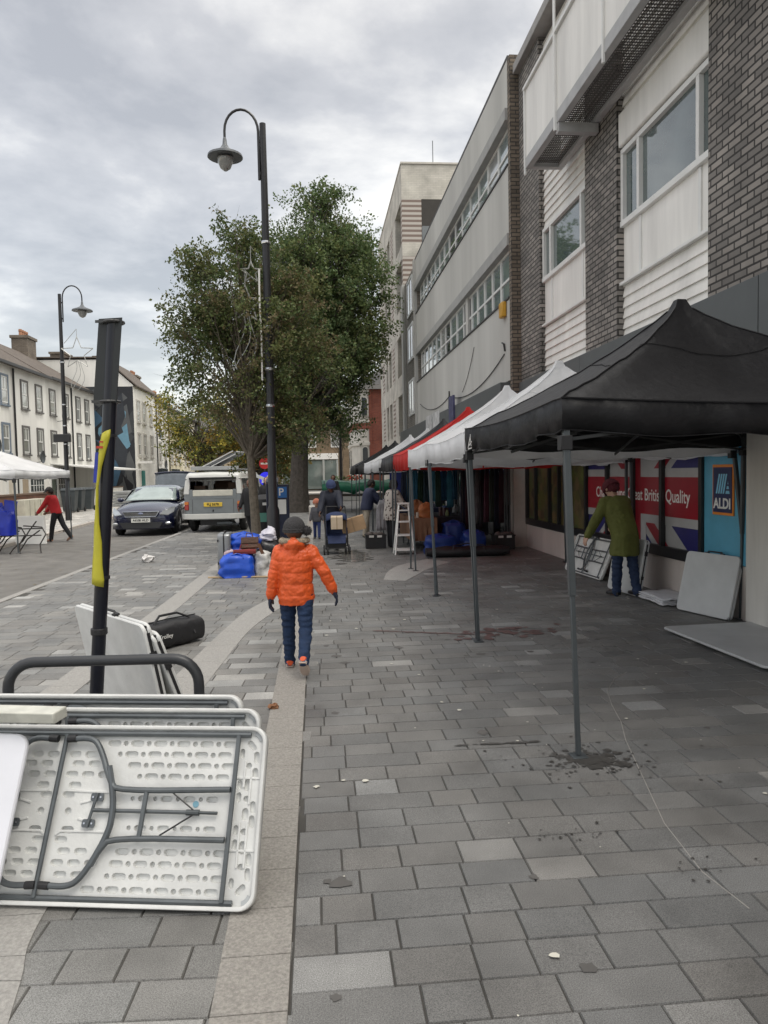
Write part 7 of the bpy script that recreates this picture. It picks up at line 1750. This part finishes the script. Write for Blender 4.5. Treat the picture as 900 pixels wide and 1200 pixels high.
# rail of patterned clothes facing the camera near the pillar
rack('clothes rail with dark patterned clothes next to the pale pillar', 3.02, 15.35, 3.95, 15.45, 1.72)
cols = [(.02, .025, .05), (.05, .02, .03), (.03, .05, .07), (.12, .13, .14), (.02, .02, .025), (.08, .03, .05), (.04, .06, .05)]
ORD = ['leftmost', 'second from left', 'third from left', 'fourth from left', 'middle', 'fifth from right', 'fourth from right', 'third from right', 'rightmost']
ORD9 = ['leftmost', 'second', 'third', 'fourth', 'fifth', 'sixth', 'seventh', 'eighth', 'last']
for i in range(9): garment(3.05+i*.105, 15.36+.01*i, 1.70, .17, 1.25+.1*math.sin(i*2), cols[i % 7], ORD9[i]+' dark garment from the left on the rail beside the pale pillar', 'dark clothes on the near rail', rz=R(35), seed=i)
rack('clothes rail with light blue and green towels in the middle of the stalls', 1.95, 16.0, 3.1, 16.2, 1.75)
cb = [(.03, .12, .22), (.05, .20, .33), (.02, .05, .03), (.03, .06, .08), (.08, .26, .38), (.04, .08, .06), (.02, .08, .16), (.06, .22, .32), (.03, .10, .18)]
for i in range(9): garment(2.0+i*.13, 16.03+.02*i, 1.73, .15, .85+.1*math.sin(i*3), cb[i], ORD9[i]+' '+['navy', 'light blue', 'dark green', 'slate', 'bright blue', 'dull green', 'deep blue', 'sky blue', 'dim blue'][i]+' towel from the left hanging under the charcoal gazebo', 'hanging towels', rz=R(25), seed=i+20)
for i in range(3): garment(1.42+i*.13, 16.5+i*.5, .98, .30, .68, [(.55, .53, .56), (.5, .45, .5), (.6, .58, .6)][i], ['white', 'lilac', 'pale grey'][i]+' garment hanging low between the navy jacket and the patterned cardigan', 'low hanging white clothes', rz=R(40), seed=i+40)
for i in range(6): garment(2.2+i*.22, 18.6+i*.1, 1.72, .2, .9, cols[i], ORD9[i]+' dark garment from the left hanging deep inside the far white gazebo', 'dark clothes in the far stalls', rz=R(20), seed=i+60)
bc = make('stall_backdrop', MB().obox((2.2, 22.5, .9), (1.6, 0, 0), (0, .03, 0), (0, 0, .85)), M('blue cloth backdrop', (.02, .03, .16), .8, bump=.4)); info(bc, 'dark blue cloth backdrop hung under the far white gazebo', 'backdrop')
# chair rack at the left edge
cr_ = thing('metal_chair_frame', 'dark curved metal frame of stacked chairs below the blue sack at the left edge', 'chair frame', (-7.0, 17.4, -.07))
b = MB()
for dx in (-.5, 0., .45):
    b.tube([(dx-.3, -.25, 0.02), (dx-.28, -.1, .12), (dx-.1, -.02, .28), (dx+.05, 0, .52), (dx+.2, .02, .72)], .016, 6).tube([(dx+.35, -.2, .02), (dx+.30, -.1, .2), (dx+.40, 0, .42), (dx+.3, .05, .58), (dx-.1, .05, .62)], .016, 6).tube([(dx-.3, .3, .02), (dx-.1, .25, .3), (dx+.2, .2, .5)], .016, 6)
b.tube([(-.6, -.05, .40), (.75, 0, .40)], .014, 6).tube([(-.6, .1, .55), (.75, .05, .55)], .014, 6)
make('tube_frame', b, M('dark bronze tube', (.05, .045, .04), .4, .5), cr_, smooth=True)
bag('black holdall hanging beside the deep blue sack at the left edge', (-7.65, 17.35, .22), .45, .35, .42, M('bin bag black', ()), seed=15, handle=False)
